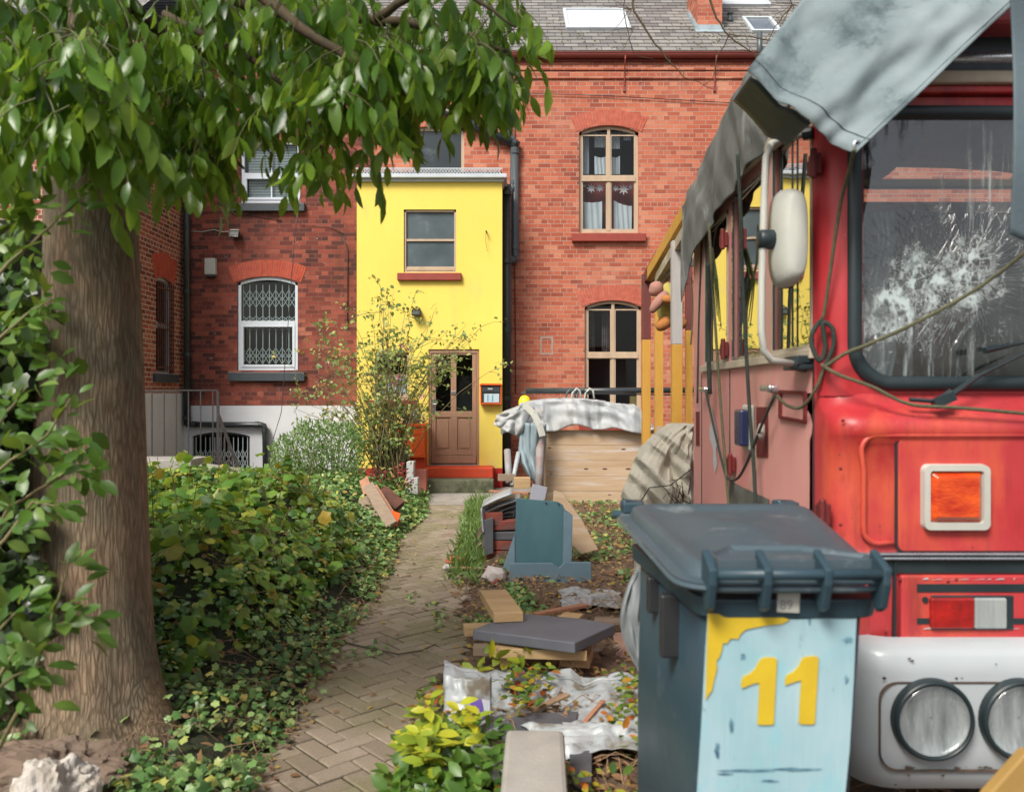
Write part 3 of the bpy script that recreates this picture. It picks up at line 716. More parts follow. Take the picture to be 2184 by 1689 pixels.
# ------------------------------------------------------------------ yellow extension
ex = thing('house_extension', 'narrow two-storey bright yellow rendered extension with wooden front door', 'extension', (ux(915, YE), YE, 0))
EX0, EX1 = ux(761, YE), ux(1071, YE); ET = vz(389, YE); GB = vz(998, YE)
eo = [(*xz(861, 973, 447, 581, YE), 0), (*xz(914, 1022, 745, 992, YE), 0), (*xz(800, 872, 752, 853, YE), 0)]
k = MB(); wall_sheet(k, EX0, EX1, GB, ET, eo, mapY(YE), .10)
k.add([(EX1, YE, GB), (EX1, YW, GB), (EX1, YW, ET), (EX1, YE, ET)], [(0, 1, 2, 3)]); k.add([(EX0, YE, GB), (EX0, YW, GB), (EX0, YW, ET), (EX0, YE, ET)], [(0, 1, 2, 3)])
k.build('wall', M['yellow'], ex)
k = MB(); k.bb(EX0-.004, EX1+.004, YE-.006, YW-.01, -.05, GB-.002); k.build('plinth', M['red_plinth'], ex, bevel=.005)
k = MB(); k.bb(EX0-.03, EX1+.03, YE-.05, YW-.01, ET+.001, ET+.055); k.build('fascia', M['zinc'], ex, bevel=.005)
k = MB(); z0 = vz(383, YE); k.bb(EX0-.06, EX1+.08, YE-.12, YW-.3, z0, z0+.065); k.build('gutter', M['zinc'], ex, bevel=.01)
k = MB(); z0 = vz(375, YE)   # corrugated roof edge
prof = []
nn_ = 62
k.grid(lambda s, t: (EX0+.0+(EX1-EX0)*s, YE-.07+.9*t, z0+.045+.012*math.cos(s*nn_*2*math.pi/2)+t*.10), 310, 2)
k.build('corrugated_roof', M['zinc_d'], ex, solid=.006)
k = MB()
for i in range(46):
    x = EX0+.03+(EX1-EX0-.06)*(i+.5)/46; w_ = .012
    for sgn in (-1, 1): k.beam((x-sgn*.03, YE-.095, z0+.005), (x+sgn*.03, YE-.095, z0+.085), .006, .012)
k.bb(EX0, EX1, YE-.10, YE-.088, z0+.083, z0+.1); k.build('guard_strip', M['zinc'], ex)
room('interior', eo, mapY(YE), ex, .6)
# windows of the extension
def ext_window(op, frosted=True):
    mf = mapY(YE); x0, x1, z0, z1, _ = op; fr = MB(); frame_bars(fr, op, YE, mf, .035, .03, .09)
    zm = z0+(z1-z0)*.52
    abox(fr, mf, x0+.036, x1-.036, .04, .075, zm-.018, zm+.018)
    abox(fr, mf, x0+.036, x1-.036, .02, .06, z0+.036, z0+.06); abox(fr, mf, x0+.036, x1-.036, .045, .075, z0+.065, z0+.10)
    o = fr.build('window', M['beige_frame'], ex)
    pn = MB(); pane_sheet(pn, mf, op, .07, .03); pn.build('pane', M['frost'] if frosted else M['glass'], o, fixn=False)
    return o
ext_window(eo[0]); w3 = ext_window(eo[2], False)
k = MB(); x0, x1, z0, z1 = xz(806, 866, 800, 850, YE+.15); k.grid(cloth(x0, x1, z0, z1, YE+.15), 20, 3); k.build('net_curtain', M['curtain'], w3)
for (u0, u1, v0, v1) in ((847, 984, 582, 598), (781, 887, 853, 864)):
    x0, x1, z0, z1 = xz(u0, u1, v0, v1, YE-.06); k = MB(); k.bb(x0, x1, YE-.07, YE+.05, z0, z1); k.build('window_sill', M['red_sill'], ex, bevel=.01)
# door
def DX(u): return ux(u, YE)
def DZ(v): return vz(v, YE)
k = MB(); op = eo[1]
for q in ((DX(914.5), DX(919), DZ(992), DZ(746)), (DX(1017), DX(1021.5), DZ(992), DZ(746)), (DX(919), DX(1017), DZ(753), DZ(746))): k.bb(q[0], q[1], YE+.02, YE+.09, q[2], q[3])
dfr = k.build('door_frame', M['door_wood'], ex, bevel=.003)
k = MB()
for q in ((919.5, 929, 753, 989), (1007, 1016.5, 753, 989), (929, 1007, 753, 757), (961, 973, 757, 877), (929, 1007, 877, 890), (961, 975, 890, 961), (929, 1007, 961, 971)):
    k.bb(DX(q[0]), DX(q[1]), YE+.035, YE+.075, DZ(q[3]), DZ(q[2]))
k.bb(DX(929.2), DX(1006.8), YE+.04, YE+.07, DZ(989), DZ(971.2))
k.bb(DX(920.5), DX(1015.5), YE+.012, YE+.034, DZ(988), DZ(973))
for a, b_ in ((929, 961), (975, 1007)):
    k.bb(DX(a), DX(b_), YE+.055, YE+.065, DZ(961), DZ(890)); k.bb(DX(a+5), DX(b_-5), YE+.042, YE+.056, DZ(956), DZ(895))
door = k.build('door', M['door_wood'], ex, bevel=.004)
k = MB(); k.add([(DX(929), YE+.055, DZ(877)), (DX(1007), YE+.055, DZ(877)), (DX(1007), YE+.055, DZ(757)), (DX(929), YE+.055, DZ(757))], [(0, 1, 2, 3)]); k.build('door_glass', M['glass'], door, fixn=False)
k = MB(); k.bb(DX(921), DX(926.5), YE+.026, YE+.035, DZ(882), DZ(850)); k.tube([(DX(924), YE+.03, DZ(862)), (DX(924), YE-.02, DZ(862)), (DX(932), YE-.025, DZ(862))], .009, 8); k.lathe((DX(924), YE+.03, DZ(875)), [(.008, 0), (.008, .01)], 10, 'Y')
k.build('door_handle', M['steel'], door, smooth=False, bevel=.002)
k = MB(); k.bb(DX(962), DX(972), YE+.02, YE+.034, DZ(841), DZ(834)); k.build('letter_flap', M['steel'], door, bevel=.004)
k = MB(); k.bb(DX(914), DX(1022), YE-.01, YE+.09, DZ(996), DZ(990.5)); k.build('threshold', M['concrete'], ex)

tag(MB().bb(DX(909), DX(1053), YE-.42, YE-.008, vz(1020, YE-.42), vz(997, YE-.42)).build('doorstep', M['redorange'], bevel=.02), 'worn red-orange painted doorstep slab under the wooden door', 'doorstep')
tag(MB().bb(ux(893, YE-.75), ux(1053, YE-.75), YE-.75, YE-.425, 0, vz(1021, YE-.6)).build('concrete_step', M['concrete_moss'], bevel=.02), 'low mossy concrete step in front of the orange doorstep', 'step')
k = MB(); c = P(1037, 494, YE-.02); k.tube([c+Vector((0, .04, 0)), c+Vector((0, -.05, .0)), c+Vector((.01, -.07, -.03))], .012, 8); k.tube([c+Vector((0, -.04, 0)), c+Vector((-.01, -.04, -.15)), c+Vector((.02, -.035, -.33))], .003, 5)
k.build('wall_hook', M['black_iron'], label='small dark hook with loose wire on the yellow wall beside the upstairs window', cat='hook')
# lantern over the door
lt = thing('wall_lantern', 'dark square lantern fixed to the yellow wall above the door', 'lantern', P(890, 675, YE-.08))
k = MB(); x, z = DX(890), DZ(665); yb = YE
k.bb(x-.045, x+.045, yb-.02, yb, z-.02, z+.07); k.bb(x-.02, x+.02, yb-.12, yb-.015, z+.055, z+.075); k.add([], [])
k.prism([(x-.075, z-.075), (x+.075, z-.075), (x+.08, z-.01), (x+.05, z+.055), (x-.05, z+.055), (x-.08, z-.01)], 'Y', yb-.16, yb-.03)
k.build('lantern_body', M['black_iron'], lt, bevel=.006)
k = MB(); k.bb(x-.055, x+.055, yb-.166, yb-.159, z-.06, z-.005); k.build('lantern_glass', pm('smoky_glass', (.12, .14, .15), None, 3, .1), lt)
# letterbox
lb = thing('letterbox', 'orange framed wall letterbox with a painted 11 beside the door', 'letterbox', (DX(1047), YE-.08, DZ(861)))
x0, x1, z0, z1 = DX(1025), DX(1070), DZ(862), DZ(822)
k = MB(); k.bb(x0, x1, YE-.13, YE-.001, z0, z0+.02); k.bb(x0, x0+.018, YE-.13, YE-.001, z0+.02, z1); k.bb(x1-.018, x1, YE-.13, YE-.001, z0+.02, z1)
k.prism([(x0-.015, z1), (x1+.015, z1), (x1-.01, z1+.03), (x0+.01, z1+.03)], 'Y', YE-.15, YE-.001); k.build('orange_housing', M['orange'], lb, bevel=.004)
k = MB(); k.bb(x0+.019, x1-.019, YE-.11, YE-.01, z0+.021, z1-.002); k.bb(x0+.03, x1-.03, YE-.125, YE-.112, z1-.11, z1-.015); bxo = k.build('box', M['slate_sill'], lb, bevel=.004)
k = MB(); k.bb(x0+.06, x1-.04, YE-.115, YE-.1105, z0+.03, z0+.17); k.build('front_plate', pm('chalky_white_paint', (.62, .70, .74), (.50, .60, .66), 8, .7), bxo)
k = MB(); text_mb(k, '11', (x0+.085, YE-.117, z0+.05), .15, .001, .002); k.build('number', pm('pale_blue_paint', (.05, .38, .55), (.12, .5, .62), 20, .6), bxo)
k = MB(); k.bb(x0+.12, x0+.20, YE-.129, YE-.1255, z1-.07, z1-.045); k.build('name_plate', M['white_plastic'], bxo)
# planter with flowers, small wall bits
pl = thing('planter_box', 'tall orange wooden planter box full of small blue-white flowers left of the door', 'planter', (DX(882), YE-.25, 0))
x0, x1 = DX(855), DX(911); z0, z1 = DZ(968), DZ(902)
k = MB(); k.bb(x0, x1, YE-.36, YE-.01, z0+.02, z1-.05); k.bb(x0-.015, x1+.015, YE-.385, YE-.009, z1-.05, z1); k.bb(x1-.05, x1, YE-.375, YE-.36, z0, z1-.05); k.bb(x0-.01, x1+.01, YE-.375, YE-.02, z0-.03, z0+.019)
for i in range(1, 3): pass
k.build('box', M['orange'], pl, bevel=.006)
k = MB(); zc = (z0+z1)/2+.08; k.bb(x0+.01, x1-.06, YE-.3655, YE-.361, zc, zc+.008); k.build('board_joint', M['red_plinth'], pl)
k = MB(); k.bb(x0+.06, x1+.0, YE-.30, YE-.02, -.02, z0-.032); k.build('base', M['redorange'], pl, bevel=.006)
pos = [(random.uniform(x0+.03, x1-.02), random.uniform(YE-.34, YE-.08), z1+.02+random.random()**2*.28) for i in range(150)]
pos = [p for p in pos if abs(p[0]-(x0+x1)/2+.03) < .28*(1-(p[2]-z1)*2.2)]
leaves('flowers', leaf_mat('pale_flower', [(0, (.45, .5, .7)), (.5, (.75, .78, .85)), (.8, (.18, .28, .5)), (1, (.85, .85, .88))], .6, .2), T_round(), pos, (.03, .06), parent=pl, kind='stuff')
pos = [(p[0]+random.uniform(-.04, .04), p[1], p[2]-random.uniform(0, .05)) for p in pos]
leaves('foliage', M['leaf_dark'], T_ovate(), pos, (.04, .08), parent=pl)

# ------------------------------------------------------------------ left-hand house (dark brick)
hl = thing('terrace_house', 'dark sooty brick terraced house with white rendered basement left of the yellow extension', 'house', (-4.2, YW, 0))
PLZ = vz(865, YW); XWL = ux(391, YW)
la = (*xz(506, 635, 603, 790, YW), vz(590, YW)-vz(603, YW)); lb2 = (*xz(513, 640, 300, 433, YW), 0)
ba = (*xz(455, 534, 930, 1030, YW), vz(921, YW)-vz(930, YW)); ba = (ba[0]-.35, ba[1], -.2, ba[3], ba[4])
k = MB(); wall_sheet(k, XWL, XS, PLZ, EZ-.02, [la, lb2], mapY(YW)); k.build('wall', M['brick_l'], hl)
k = MB(); wall_sheet(k, XWL, XS+.03, -.6, PLZ-.001, [ba], lambda a, d, z: (a, YW-.035+d, z)); k.bb(XWL, XS+.03, YW-.034, YW, PLZ-.006, PLZ-.0015); k.build('plinth', M['white_render'], hl)
arch_band('window_arch', la, YW, hl, M['arch_brick_d'], .29, 30, .06)
roof(hl, -9.5, XS-.001, M['slate_roof'])
gutter(-9.5, XS-.001, YW-.10, EZ+.06, M['slate_sill'], hl)
k = MB(); k.bb(XWL, XS-.002, YW-.04, YW-.001, EZ-.16, EZ-.04); k.build('fascia', M['slate_sill'], hl)
def upvc(op, zt, parent, lat):
    mf = mapY(YW); x0, x1, z0, z1, rise = op; fr = MB(); frame_bars(fr, op, YW, mf, .055, .035, .10)
    abox(fr, mf, x0+.055, x1-.055, .03, .095, zt-.045, zt+.03)
    a, b_ = x0+.056, x1-.056     # lower sash
    for q in ((a, a+.045, z0+.056, zt-.046), (b_-.045, b_, z0+.056, zt-.046), (a+.045, b_-.045, z0+.056, z0+.10), (a+.045, b_-.045, zt-.075, zt-.046)): abox(fr, mf, q[0], q[1], .022, .08, q[2], q[3])
    o = fr.build('window', M['white_frame'], parent, bevel=.004)
    pn = MB(); pane_sheet(pn, mf, op, .085); pn.build('pane', M['glass'], o, fixn=False)
    if lat:
        lt_ = MB(); lattice(lt_, mf, x0+.07, x1-.07, z0+.06, z1-.02, .11, 8, [(z0+.12, z0+.30), (z0+.22, z0+.40), (z1-.30, z1-.12), (z1-.42, z1-.24), (zt+.03, zt+.12), (zt-.12, zt-.04)])
        lt_.build('security_lattice', M['lattice'], o)
    else:
        bl = MB()
        for i in range(34): z = z0+.1+(z1-z0-.15)*i/34; abox(bl, mf, x0+.1, x1-.1, .13, .15, z, z+.012)
        bl.build('blind', M['lattice'], o)
        mu = MB(); xm = (x0+x1)/2; abox(mu, mf, xm-.012, xm+.012, .07, .09, z0+.1, z1-.06); mu.build('glazing_bar', M['white_frame'], o)
    return o
upvc(la, vz(688, YW), hl, True); upvc(lb2, vz(372, YW), hl, False)
room('interior', [la, lb2, ba], mapY(YW), hl)
for (u0, u1, v0, v1) in ((486, 650, 794, 813), (490, 650, 434, 451)):
    x0, x1, z0, z1 = xz(u0, u1, v0, v1, YW-.06); k = MB(); k.bb(x0, x1, YW-.09, YW+.03, z0, z1); k.build('window_sill', M['slate_sill'], hl, bevel=.01)
fr = MB(); frame_bars(fr, ba, YW, mapY(YW-.03), .04, .05, .09); bw_ = fr.build('window', M['black_iron'], hl)
lt_ = MB(); lattice(lt_, mapY(YW-.03), ba[0]+.05, ba[1]-.05, ba[2], ba[3]-.02, .03, 11, [(.25, .42), (.4, .57)]); lt_.build('security_lattice', M['lattice'], bw_)
pipe([(398, 240, YW-.12), (398, 470, YW-.12), (399, 907, YW-.12)], .058, M['pipe_black'], parent=hl)
pipe([(398, 905, YW-.13), (565, 906, YW-.13), (567, 1030, YW-.13)], .05, M['pipe_black'], 'waste_pipe', parent=hl)
pipe([(640, 420, YW-.3), (629, 500, YW-.3), (600, 880, YW-.5), (535, 1090, YW-.9)], .006, M['pipe_black'], 'cable', False, parent=hl)
pipe([(728, 500, YW-.02), (742, 530, YW-.02), (741, 700, YW-.02)], .007, M['pipe_black'], 'cable', False, parent=hl)
pipe([(640, 480, YW-.02), (700, 483, YW-.02), (735, 500, YW-.02)], .005, M['pipe_black'], 'cable', False, parent=hl)
pipe([(420, 470, YW-.02), (432, 453, YW-.02), (490, 452, YW-.02), (600, 470, YW-.02)], .006, M['pipe_black'], 'cable', False, parent=hl)
k = MB(); x0, x1, z0, z1 = xz(437, 460, 551, 586, YW-.08); k.bb(x0, x1, YW-.11, YW-.001, z0, z1); ab = k.build('alarm_box', M['white_plastic'], None, 'square cream alarm box on the dark brick beside the black drainpipe', 'alarm box', bevel=.012)
k = MB(); k.bb(x0+.01, x1-.01, YW-.10, YW-.005, z0-.03, z0-.002); k.build('bottom_cover', M['slate_sill'], ab, bevel=.004)
fl = thing('security_light', 'small floodlight with white cable above the arched latticed window', 'light', P(500, 500, YW-.08))
k = MB(); c = P(500, 500, YW-.12); k.box(c, (.17, .07, .10), (R(-25), 0, 0)); k.box(c+Vector((0, .05, .05)), (.12, .08, .05)); k.build('lamp_body', M['black_plastic'], fl, bevel=.01)
k = MB(); k.box(c+Vector((0, -.034, -.016)), (.15, .008, .08), (R(-25), 0, 0)); k.build('lamp_glass', pm('lamp_lens', (.25, .26, .25), None, 3, .1), fl)
k = MB(); k.box(c+Vector((0, .03, .075)), (.15, .07, .02)); k.build('lamp_top', M['white_plastic'], fl, bevel=.005)
k = MB(); k.tube([P(407, 493, YW-.03), P(430, 495, YW-.02), P(455, 490, YW-.02), P(475, 495, YW-.02), P(492, 494, YW-.06)], .008, 6); k.build('power_cable', M['white_plastic'], fl, smooth=True)

# ------------------------------------------------------------------ projecting wing on the far left
XW = XWL; YF = 12.55
wg = thing('brick_wing', 'projecting brick wing with white base at the far left behind the tree', 'building', (-8.5, 13.4, 0))
wy0, wy1 = XW*F/(333-1092), XW*F/(368-1092)
wo_ = (wy0, wy1, vz(797, 13.4), vz(600, 13.4), .07)
WZ = vz(838, 13.0)
k = MB(); wall_sheet(k, YF, YW, WZ, EZ-.1, [wo_], mapX(XW)); wall_sheet(k, -13.5, XW, WZ, EZ-.1, [(-9.4, -8.2, 3.1, 4.5, 0)], mapY(YF)); k.build('wall', M['brick_w'], wg)
k = MB(); wall_sheet(k, YF, YW, -.6, WZ-.002, [], mapX(XW+.03)); k.add([(XW+.03, YF-.03, -.6), (-13.5, YF-.03, -.6), (-13.5, YF-.03, WZ-.002), (XW+.03, YF-.03, WZ-.002)], [(0, 1, 2, 3)])
k.add([(XW+.03, YF-.03, WZ-.002), (XW+.03, YW, WZ-.002), (XW, YW, WZ-.002), (XW, YF-.03, WZ-.002)], [(0, 1, 2, 3)]); k.build('plinth', M['white_render'], wg)
arch_band('window_arch', wo_, XW, wg, M['arch_brick_d'], .40, 12, .04, 'X')
fr = MB(); frame_bars(fr, wo_, 0, mapX(XW), .05); zt = vz(693, 13.4); abox(fr, mapX(XW), wo_[0]+.05, wo_[1]-.05, .05, .1, zt-.05, zt+.05); ww = fr.build('window', M['white_frame'], wg)
pn = MB(); pane_sheet(pn, mapX(XW), wo_, .085); pn.build('pane', M['glass'], ww, fixn=False)
br = MB()
for i in range(9): a = wo_[0]+.02+(wo_[1]-wo_[0]-.04)*i/8; abox(br, mapX(XW), a-.007, a+.007, -.03, -.016, wo_[2]+.02, wo_[3])
for z in (wo_[2]+.1, zt-.06, zt+.02, wo_[3]-.12): abox(br, mapX(XW), wo_[0], wo_[1], -.036, -.031, z-.012, z+.012)
br.build('window_bars', M['rust'], ww)
room('interior', [wo_], mapX(XW), wg)
k = MB(); abox(k, mapX(XW), wo_[0]-.12, wo_[1]+.12, -.07, .04, wo_[2]-.14, wo_[2]-.002); k.build('window_sill', M['slate_sill'], wg, bevel=.01)
k = MB(); k.bb(XW-.5, XW+.05, YF-.06, YF+.02, vz(578, YF), vz(560, YF)); k.bb(-13.5, XW+.08, YF-.16, YF-.02, EZ-.12, EZ-.0); k.build('eaves_gutter', M['slate_sill'], wg)
k = MB(); k.add([(-13.5, YF-.1, EZ-.0), (XW+.05, YF-.1, EZ-.0), (XW+.05, YF+4, EZ+3.4), (-13.5, YF+4, EZ+3.4)], [(0, 1, 2, 3)]); k.build('roof', M['slate_roof'], wg, fixn=False)
# ------------------------------------------------------------------ railing and basement steps
rl = thing('metal_railing', 'thin black iron railing with sloping handrail beside the white plinth', 'railing', (-4.8, 13.0, .0))
yr = 12.6; k = MB()
xA, xB = ux(298, yr), ux(465, yr); zt = vz(831, yr); zb = vz(975, yr)
k.bb(xA-1.5, xB, yr-.012, yr+.012, zt-.02, zt); k.bb(xA-1.5, xB, yr-.008, yr+.008, zb, zb+.02); k.build('rail', M['black_iron'], rl)
for u in (465,):
    k = MB(); x = ux(u, yr); k.bb(x-.018, x+.018, yr-.018, yr+.018, -.1, zt-.0205); k.build('post', M['black_iron'], rl)
for u in range(298, 455, 26):
    k = MB(); x = ux(u, yr); k.bb(x-.008, x+.008, yr-.007, yr+.007, zb+.021, zt-.021); k.build('baluster', M['black_iron'], rl)
k = MB(); A = P(467, 886, yr); B = P(519, 1026, yr-.7); k.beam(A, B, .035, .025); k.build('handrail', M['black_iron'], rl)
for i in range(6):
    k = MB(); q = A.lerp(B, (i+.6)/6.5); k.bb(q.x-.008, q.x+.008, q.y-.007, q.y+.007, q.z-.80, q.z-.01); k.build('baluster', M['black_iron'], rl)
sp = MB()
sp.bb(ux(290, 12.3), ux(430, 12.3), 11.9, 12.55, .0, .58); sp.bb(ux(430, 12.3)+.002, ux(480, 12.3), 11.7, 12.55, 0, .32)
tag(sp.build('stone_landing', M['concrete'], bevel=.02), 'weathered stone landing and step below the black railing', 'steps')
bs = MB(); bs.box(P(470, 1005, 11.4), (.55, .5, .12), (0, R(10), R(15))); bs.build('stone_slab', M['concrete'], label='tilted stone slab lying beside the foot of the black handrail', cat='slab', bevel=.015)

# ------------------------------------------------------------------ vehicle (old red bus cab under tarpaulins)
a = N('red_vehicle_paint'); co = a.coord(); c_ = a.mix(a.ramp(a.noise(co, 1.7, 5), [(.35, 0), (.62, 1)]), (.36, .014, .020), (.46, .045, .050))
c_ = a.mix(a.ramp(a.noise(a.scale(co, 1, 1, .4), 3.1, 7, .65), [(.52, 0), (.64, .7)]), c_, (.58, .10, .045)); c_ = a.mix(a.ramp(a.noise(a.scale(co, 5, 5, .5), 3, 7, .7), [(.55, 0), (.72, .6)]), c_, (.17, .03, .028)); c_ = a.mix(a.ramp(a.noise(a.scale(co, 9, 9, .55), 3, 6, .7), [(.58, 0), (.70, .35)]), c_, (.10, .045, .035))
c_ = a.mix(a.ramp(a.noise(co, 55, 4, .8), [(.68, 0), (.74, .6)]), c_, (.60, .42, .40))
M['red_body'] = a.done(a.bsdf(c_, a.math('ADD', .20, a.math('MULTIPLY', a.noise(co, 6, 6, .7), .45)), 0, a.bump(a.noise(co, 9, 4), .18, .006), .4, Coat_Weight=.12, Coat_Roughness=.3))
M['red_faded'] = pm('faded_pink_red_paint', (.64, .31, .28), (.56, .22, .20), 2.2, .55, .08, 20, stretch=(1, 1, .35), dirt=(.52, .33, .26), dsc=2.0, damt=.52)
M['red_dark'] = pm('dark_red_primer', (.16, .014, .014), (.10, .012, .012), 5, .6, .2, 30)
M['rubber'] = pm('black_rubber', (.012, .022, .026), (.02, .032, .036), 6, .42, .08, 30)
M['chrome'] = pm('tarnished_chrome', (.60, .63, .66), (.42, .45, .48), 8, .28, .06, 40, metal=.85)
M['bumper'] = pm('chipped_white_paint', (.42, .455, .47), (.35, .385, .405), 2, .42, .08, 14, dirt=(.30, .30, .27), dsc=6, damt=.66, coat=.3)
M['chip'] = pm('chipped_dark_patch', (.03, .035, .04), (.12, .07, .04), 20, .7)
M['cream'] = pm('cream_trim', (.50, .44, .34), (.38, .32, .24), 9, .6, .2, 40)
M['lens_amber'] = pm('orange_lens', (.75, .10, .008), (.42, .022, .006), 16, .2, .6, 90, stretch=(.6, 1, 1.2), coat=.6)
M['lens_red'] = pm('red_lens', (.42, .015, .012), (.20, .01, .01), 22, .2, .4, 50, coat=.6)
M['lens_clear'] = pm('ribbed_clear_lens', (.42, .45, .44), (.22, .25, .25), 6, .15, .8, 90, stretch=(1, .1, .05), coat=.8)
M['rope'] = pm('green_brown_rope', (.12, .11, .06), (.07, .075, .04), 60, .9, .8, 200)
M['rope_d'] = pm('dark_rope', (.035, .045, .035), (.02, .03, .025), 60, .9, .8, 200)
M['tarp'] = pm('weathered_blue_grey_canvas', (.225, .275, .29), (.105, .145, .16), 3.2, .8, .4, 60, dirt=(.045, .07, .08), dsc=3.4, damt=.52, dist=.003)
M['tarp_d'] = pm('dirty_dark_canvas', (.24, .245, .23), (.075, .08, .075), 3.2, .85, .4, 50, stretch=(1, 1, .45), dirt=(.40, .41, .40), dsc=2.5, damt=.54, dist=.004)
BX = 1.05; BY = 2.75; YR = 4.74
bus = thing('red_bus', 'old red bus with cracked windscreen, white bumper and grey tarpaulins over its roof', 'bus', (2.2, 3.7, 0))
BXR = 3.35
def fy(u, y): return ux(u, y)
# side body with window openings (wall facing -x)
def mapS(x): return lambda a, d, z: (x+d, a, z)
def sy(u): return BX*F/(u-1092)
WZ0, WZ1 = 1.665, 2.50
sops = [(sy(1733), sy(1647), WZ0, WZ1, 0), (sy(1632), sy(1562), WZ0, WZ1-.06, 0), (sy(1553), sy(1504), WZ0, WZ1-.10, 0)]
k = MB(); wall_sheet(k, 2.87, YR, .35, 2.62, sops, mapS(BX), .05)
k.add([(BX, YR, .35), (BXR, YR, .35), (BXR, YR, 2.62), (BX, YR, 2.62)], [(0, 1, 2, 3)]); k.add([(BXR, 2.87, .35), (BXR, YR, .35), (BXR, YR, 2.62), (BXR, 2.87, 2.62)], [(0, 1, 2, 3)])
k.build('side_panel', M['red_faded'], bus)
k = MB()      # roof
def roofring(y, dz):
    pts = []
    for i in range(13):
        a = math.pi*i/12; x = (BX+BXR)/2-math.cos(a)*(BXR-BX)/2; pts.append((x, y, 2.60+dz+.26*math.sin(a)**.6))
    return pts
k.loft([roofring(2.80, 0), roofring(3.6, .0), roofring(YR, -.04)], closed=False, caps=False); k.build('roof', M['red_dark'], bus, smooth=True)
# front corner + front
def plan(y0, rad, x0=BX, n=6, side=.12):
    pts = [(x0, y0+rad+side)]
    for i in range(n+1):
        a = math.pi-math.pi/2*(-i/n)  # 180..270
        pts.append((x0+rad+rad*math.cos(a), y0+rad+rad*math.sin(a)))
    pts += [(BXR-rad, y0)]
    for i in range(1, n+1):
        a = 1.5*math.pi+math.pi/2*i/n; pts.append((BXR-rad+rad*math.cos(a), y0+rad+rad*math.sin(a)))
    return pts
def ring(z, y0, rad=.10, x0=BX): return [(x, y, z) for x, y in plan(y0, rad, x0)]
k = MB()
prof = [(.60, 2.705), (.68, 2.69), (.96, 2.68), (1.20, 2.675), (1.345, 2.675), (1.368, 2.655), (1.40, 2.648), (1.432, 2.665), (1.45, 2.70), (1.475, 2.735), (1.51, 2.750)]
k.loft([ring(z, y) for z, y in prof], closed=False, caps=False)
k.build('front_panel', M['red_body'], bus, smooth=True)
# pillar left of the windscreen: ribbed
k = MB(); 
def pill(z, lean=0):
    base = [(BX, 2.87), (BX, 2.835), (BX+.006, 2.828), (BX-.004, 2.815), (BX+.008, 2.80), (BX+.012, 2.785), (BX+.03, 2.765), (BX+.045, 2.757), (BX+.055, 2.75), (BX+.075, 2.745), (BX+.13, 2.75)]
    return [(x, y, z) for x, y in base]
k.loft([pill(1.50), pill(2.0), pill(2.62)], closed=False, caps=False); k.build('corner_pillar', M['red_body'], bus, smooth=True)
# windscreen plate with rounded hole, gasket and glass
wx0, wx1, wz0, wz1 = ux(1806, BY), 2.72, vz(834, BY), vz(226, BY)
def plate(mb, ox0, ox1, oz0, oz1, inner, y):
    n = len(inner); cx = sum(p[0] for p in inner)/n; cz = sum(p[1] for p in inner)/n; out = []
    for (x, z) in inner:
        dx, dz = x-cx, z-cz; t = min(((ox1-cx) if dx > 0 else (ox0-cx))/dx if abs(dx) > 1e-6 else 9e9, ((oz1-cz) if dz > 0 else (oz0-cz))/dz if abs(dz) > 1e-6 else 9e9)
        out.append((cx+dx*t, cz+dz*t))
    vs = [(x, y, z) for x, z in inner]+[(x, y, z) for x, z in out]
    # corner points
    fs = [(i, (i+1) % n, n+(i+1) % n, n+i) for i in range(n)]; mb.add(vs, fs)
    for (X, Z) in ((ox0, oz0), (ox1, oz0), (ox1, oz1), (ox0, oz1)):
        for i in range(n):
            a, b_ = out[i], out[(i+1) % n]
            if (abs(a[0]-X) < 1e-6) != (abs(b_[0]-X) < 1e-6) and (abs(a[1]-Z) < 1e-6 or abs(b_[1]-Z) < 1e-6) and abs(a[0]-X) < .6 and abs(b_[0]-X) < .6 and abs(a[1]-Z) < .6 and abs(b_[1]-Z) < .6:
                mb.add([(a[0], y, a[1]), (b_[0], y, b_[1]), (X, y, Z)], [(0, 1, 2)])
inner = rrect(wx0+.02, wx1-.02, wz0+.02, wz1-.02, .13, 8)
k = MB(); plate(k, BX+.11, BXR-.1, 1.505, 2.50, inner, BY-.001); k.build('windscreen_surround', M['red_body'], bus)
k = MB()
ro = rrect(wx0, wx1, wz0, wz1, .15, 10); ri = rrect(wx0+.05, wx1-.05, wz0+.05, wz1-.05, .105, 10); rm = rrect(wx0+.024, wx1-.024, wz0+.024, wz1-.024, .13, 10)
ro2 = [(x, BY-.004, z) for x, z in ro]; rm1 = [(x, BY-.03, z) for x, z in rrect(wx0+.01, wx1-.01, wz0+.01, wz1-.01, .14, 10)]; rm2 = [(x, BY-.026, z) for x, z in rm]; rm3 = [(x, BY-.03, z) for x, z in rrect(wx0+.036, wx1-.036, wz0+.036, wz1-.036, .12, 10)]; ri2 = [(x, BY-.002, z) for x, z in ri]
k.loft([ro2, rm1, rm2, rm3, ri2], closed=True, caps=False); gas = k.build('windscreen_rubber', M['rubber'], bus, smooth=True)
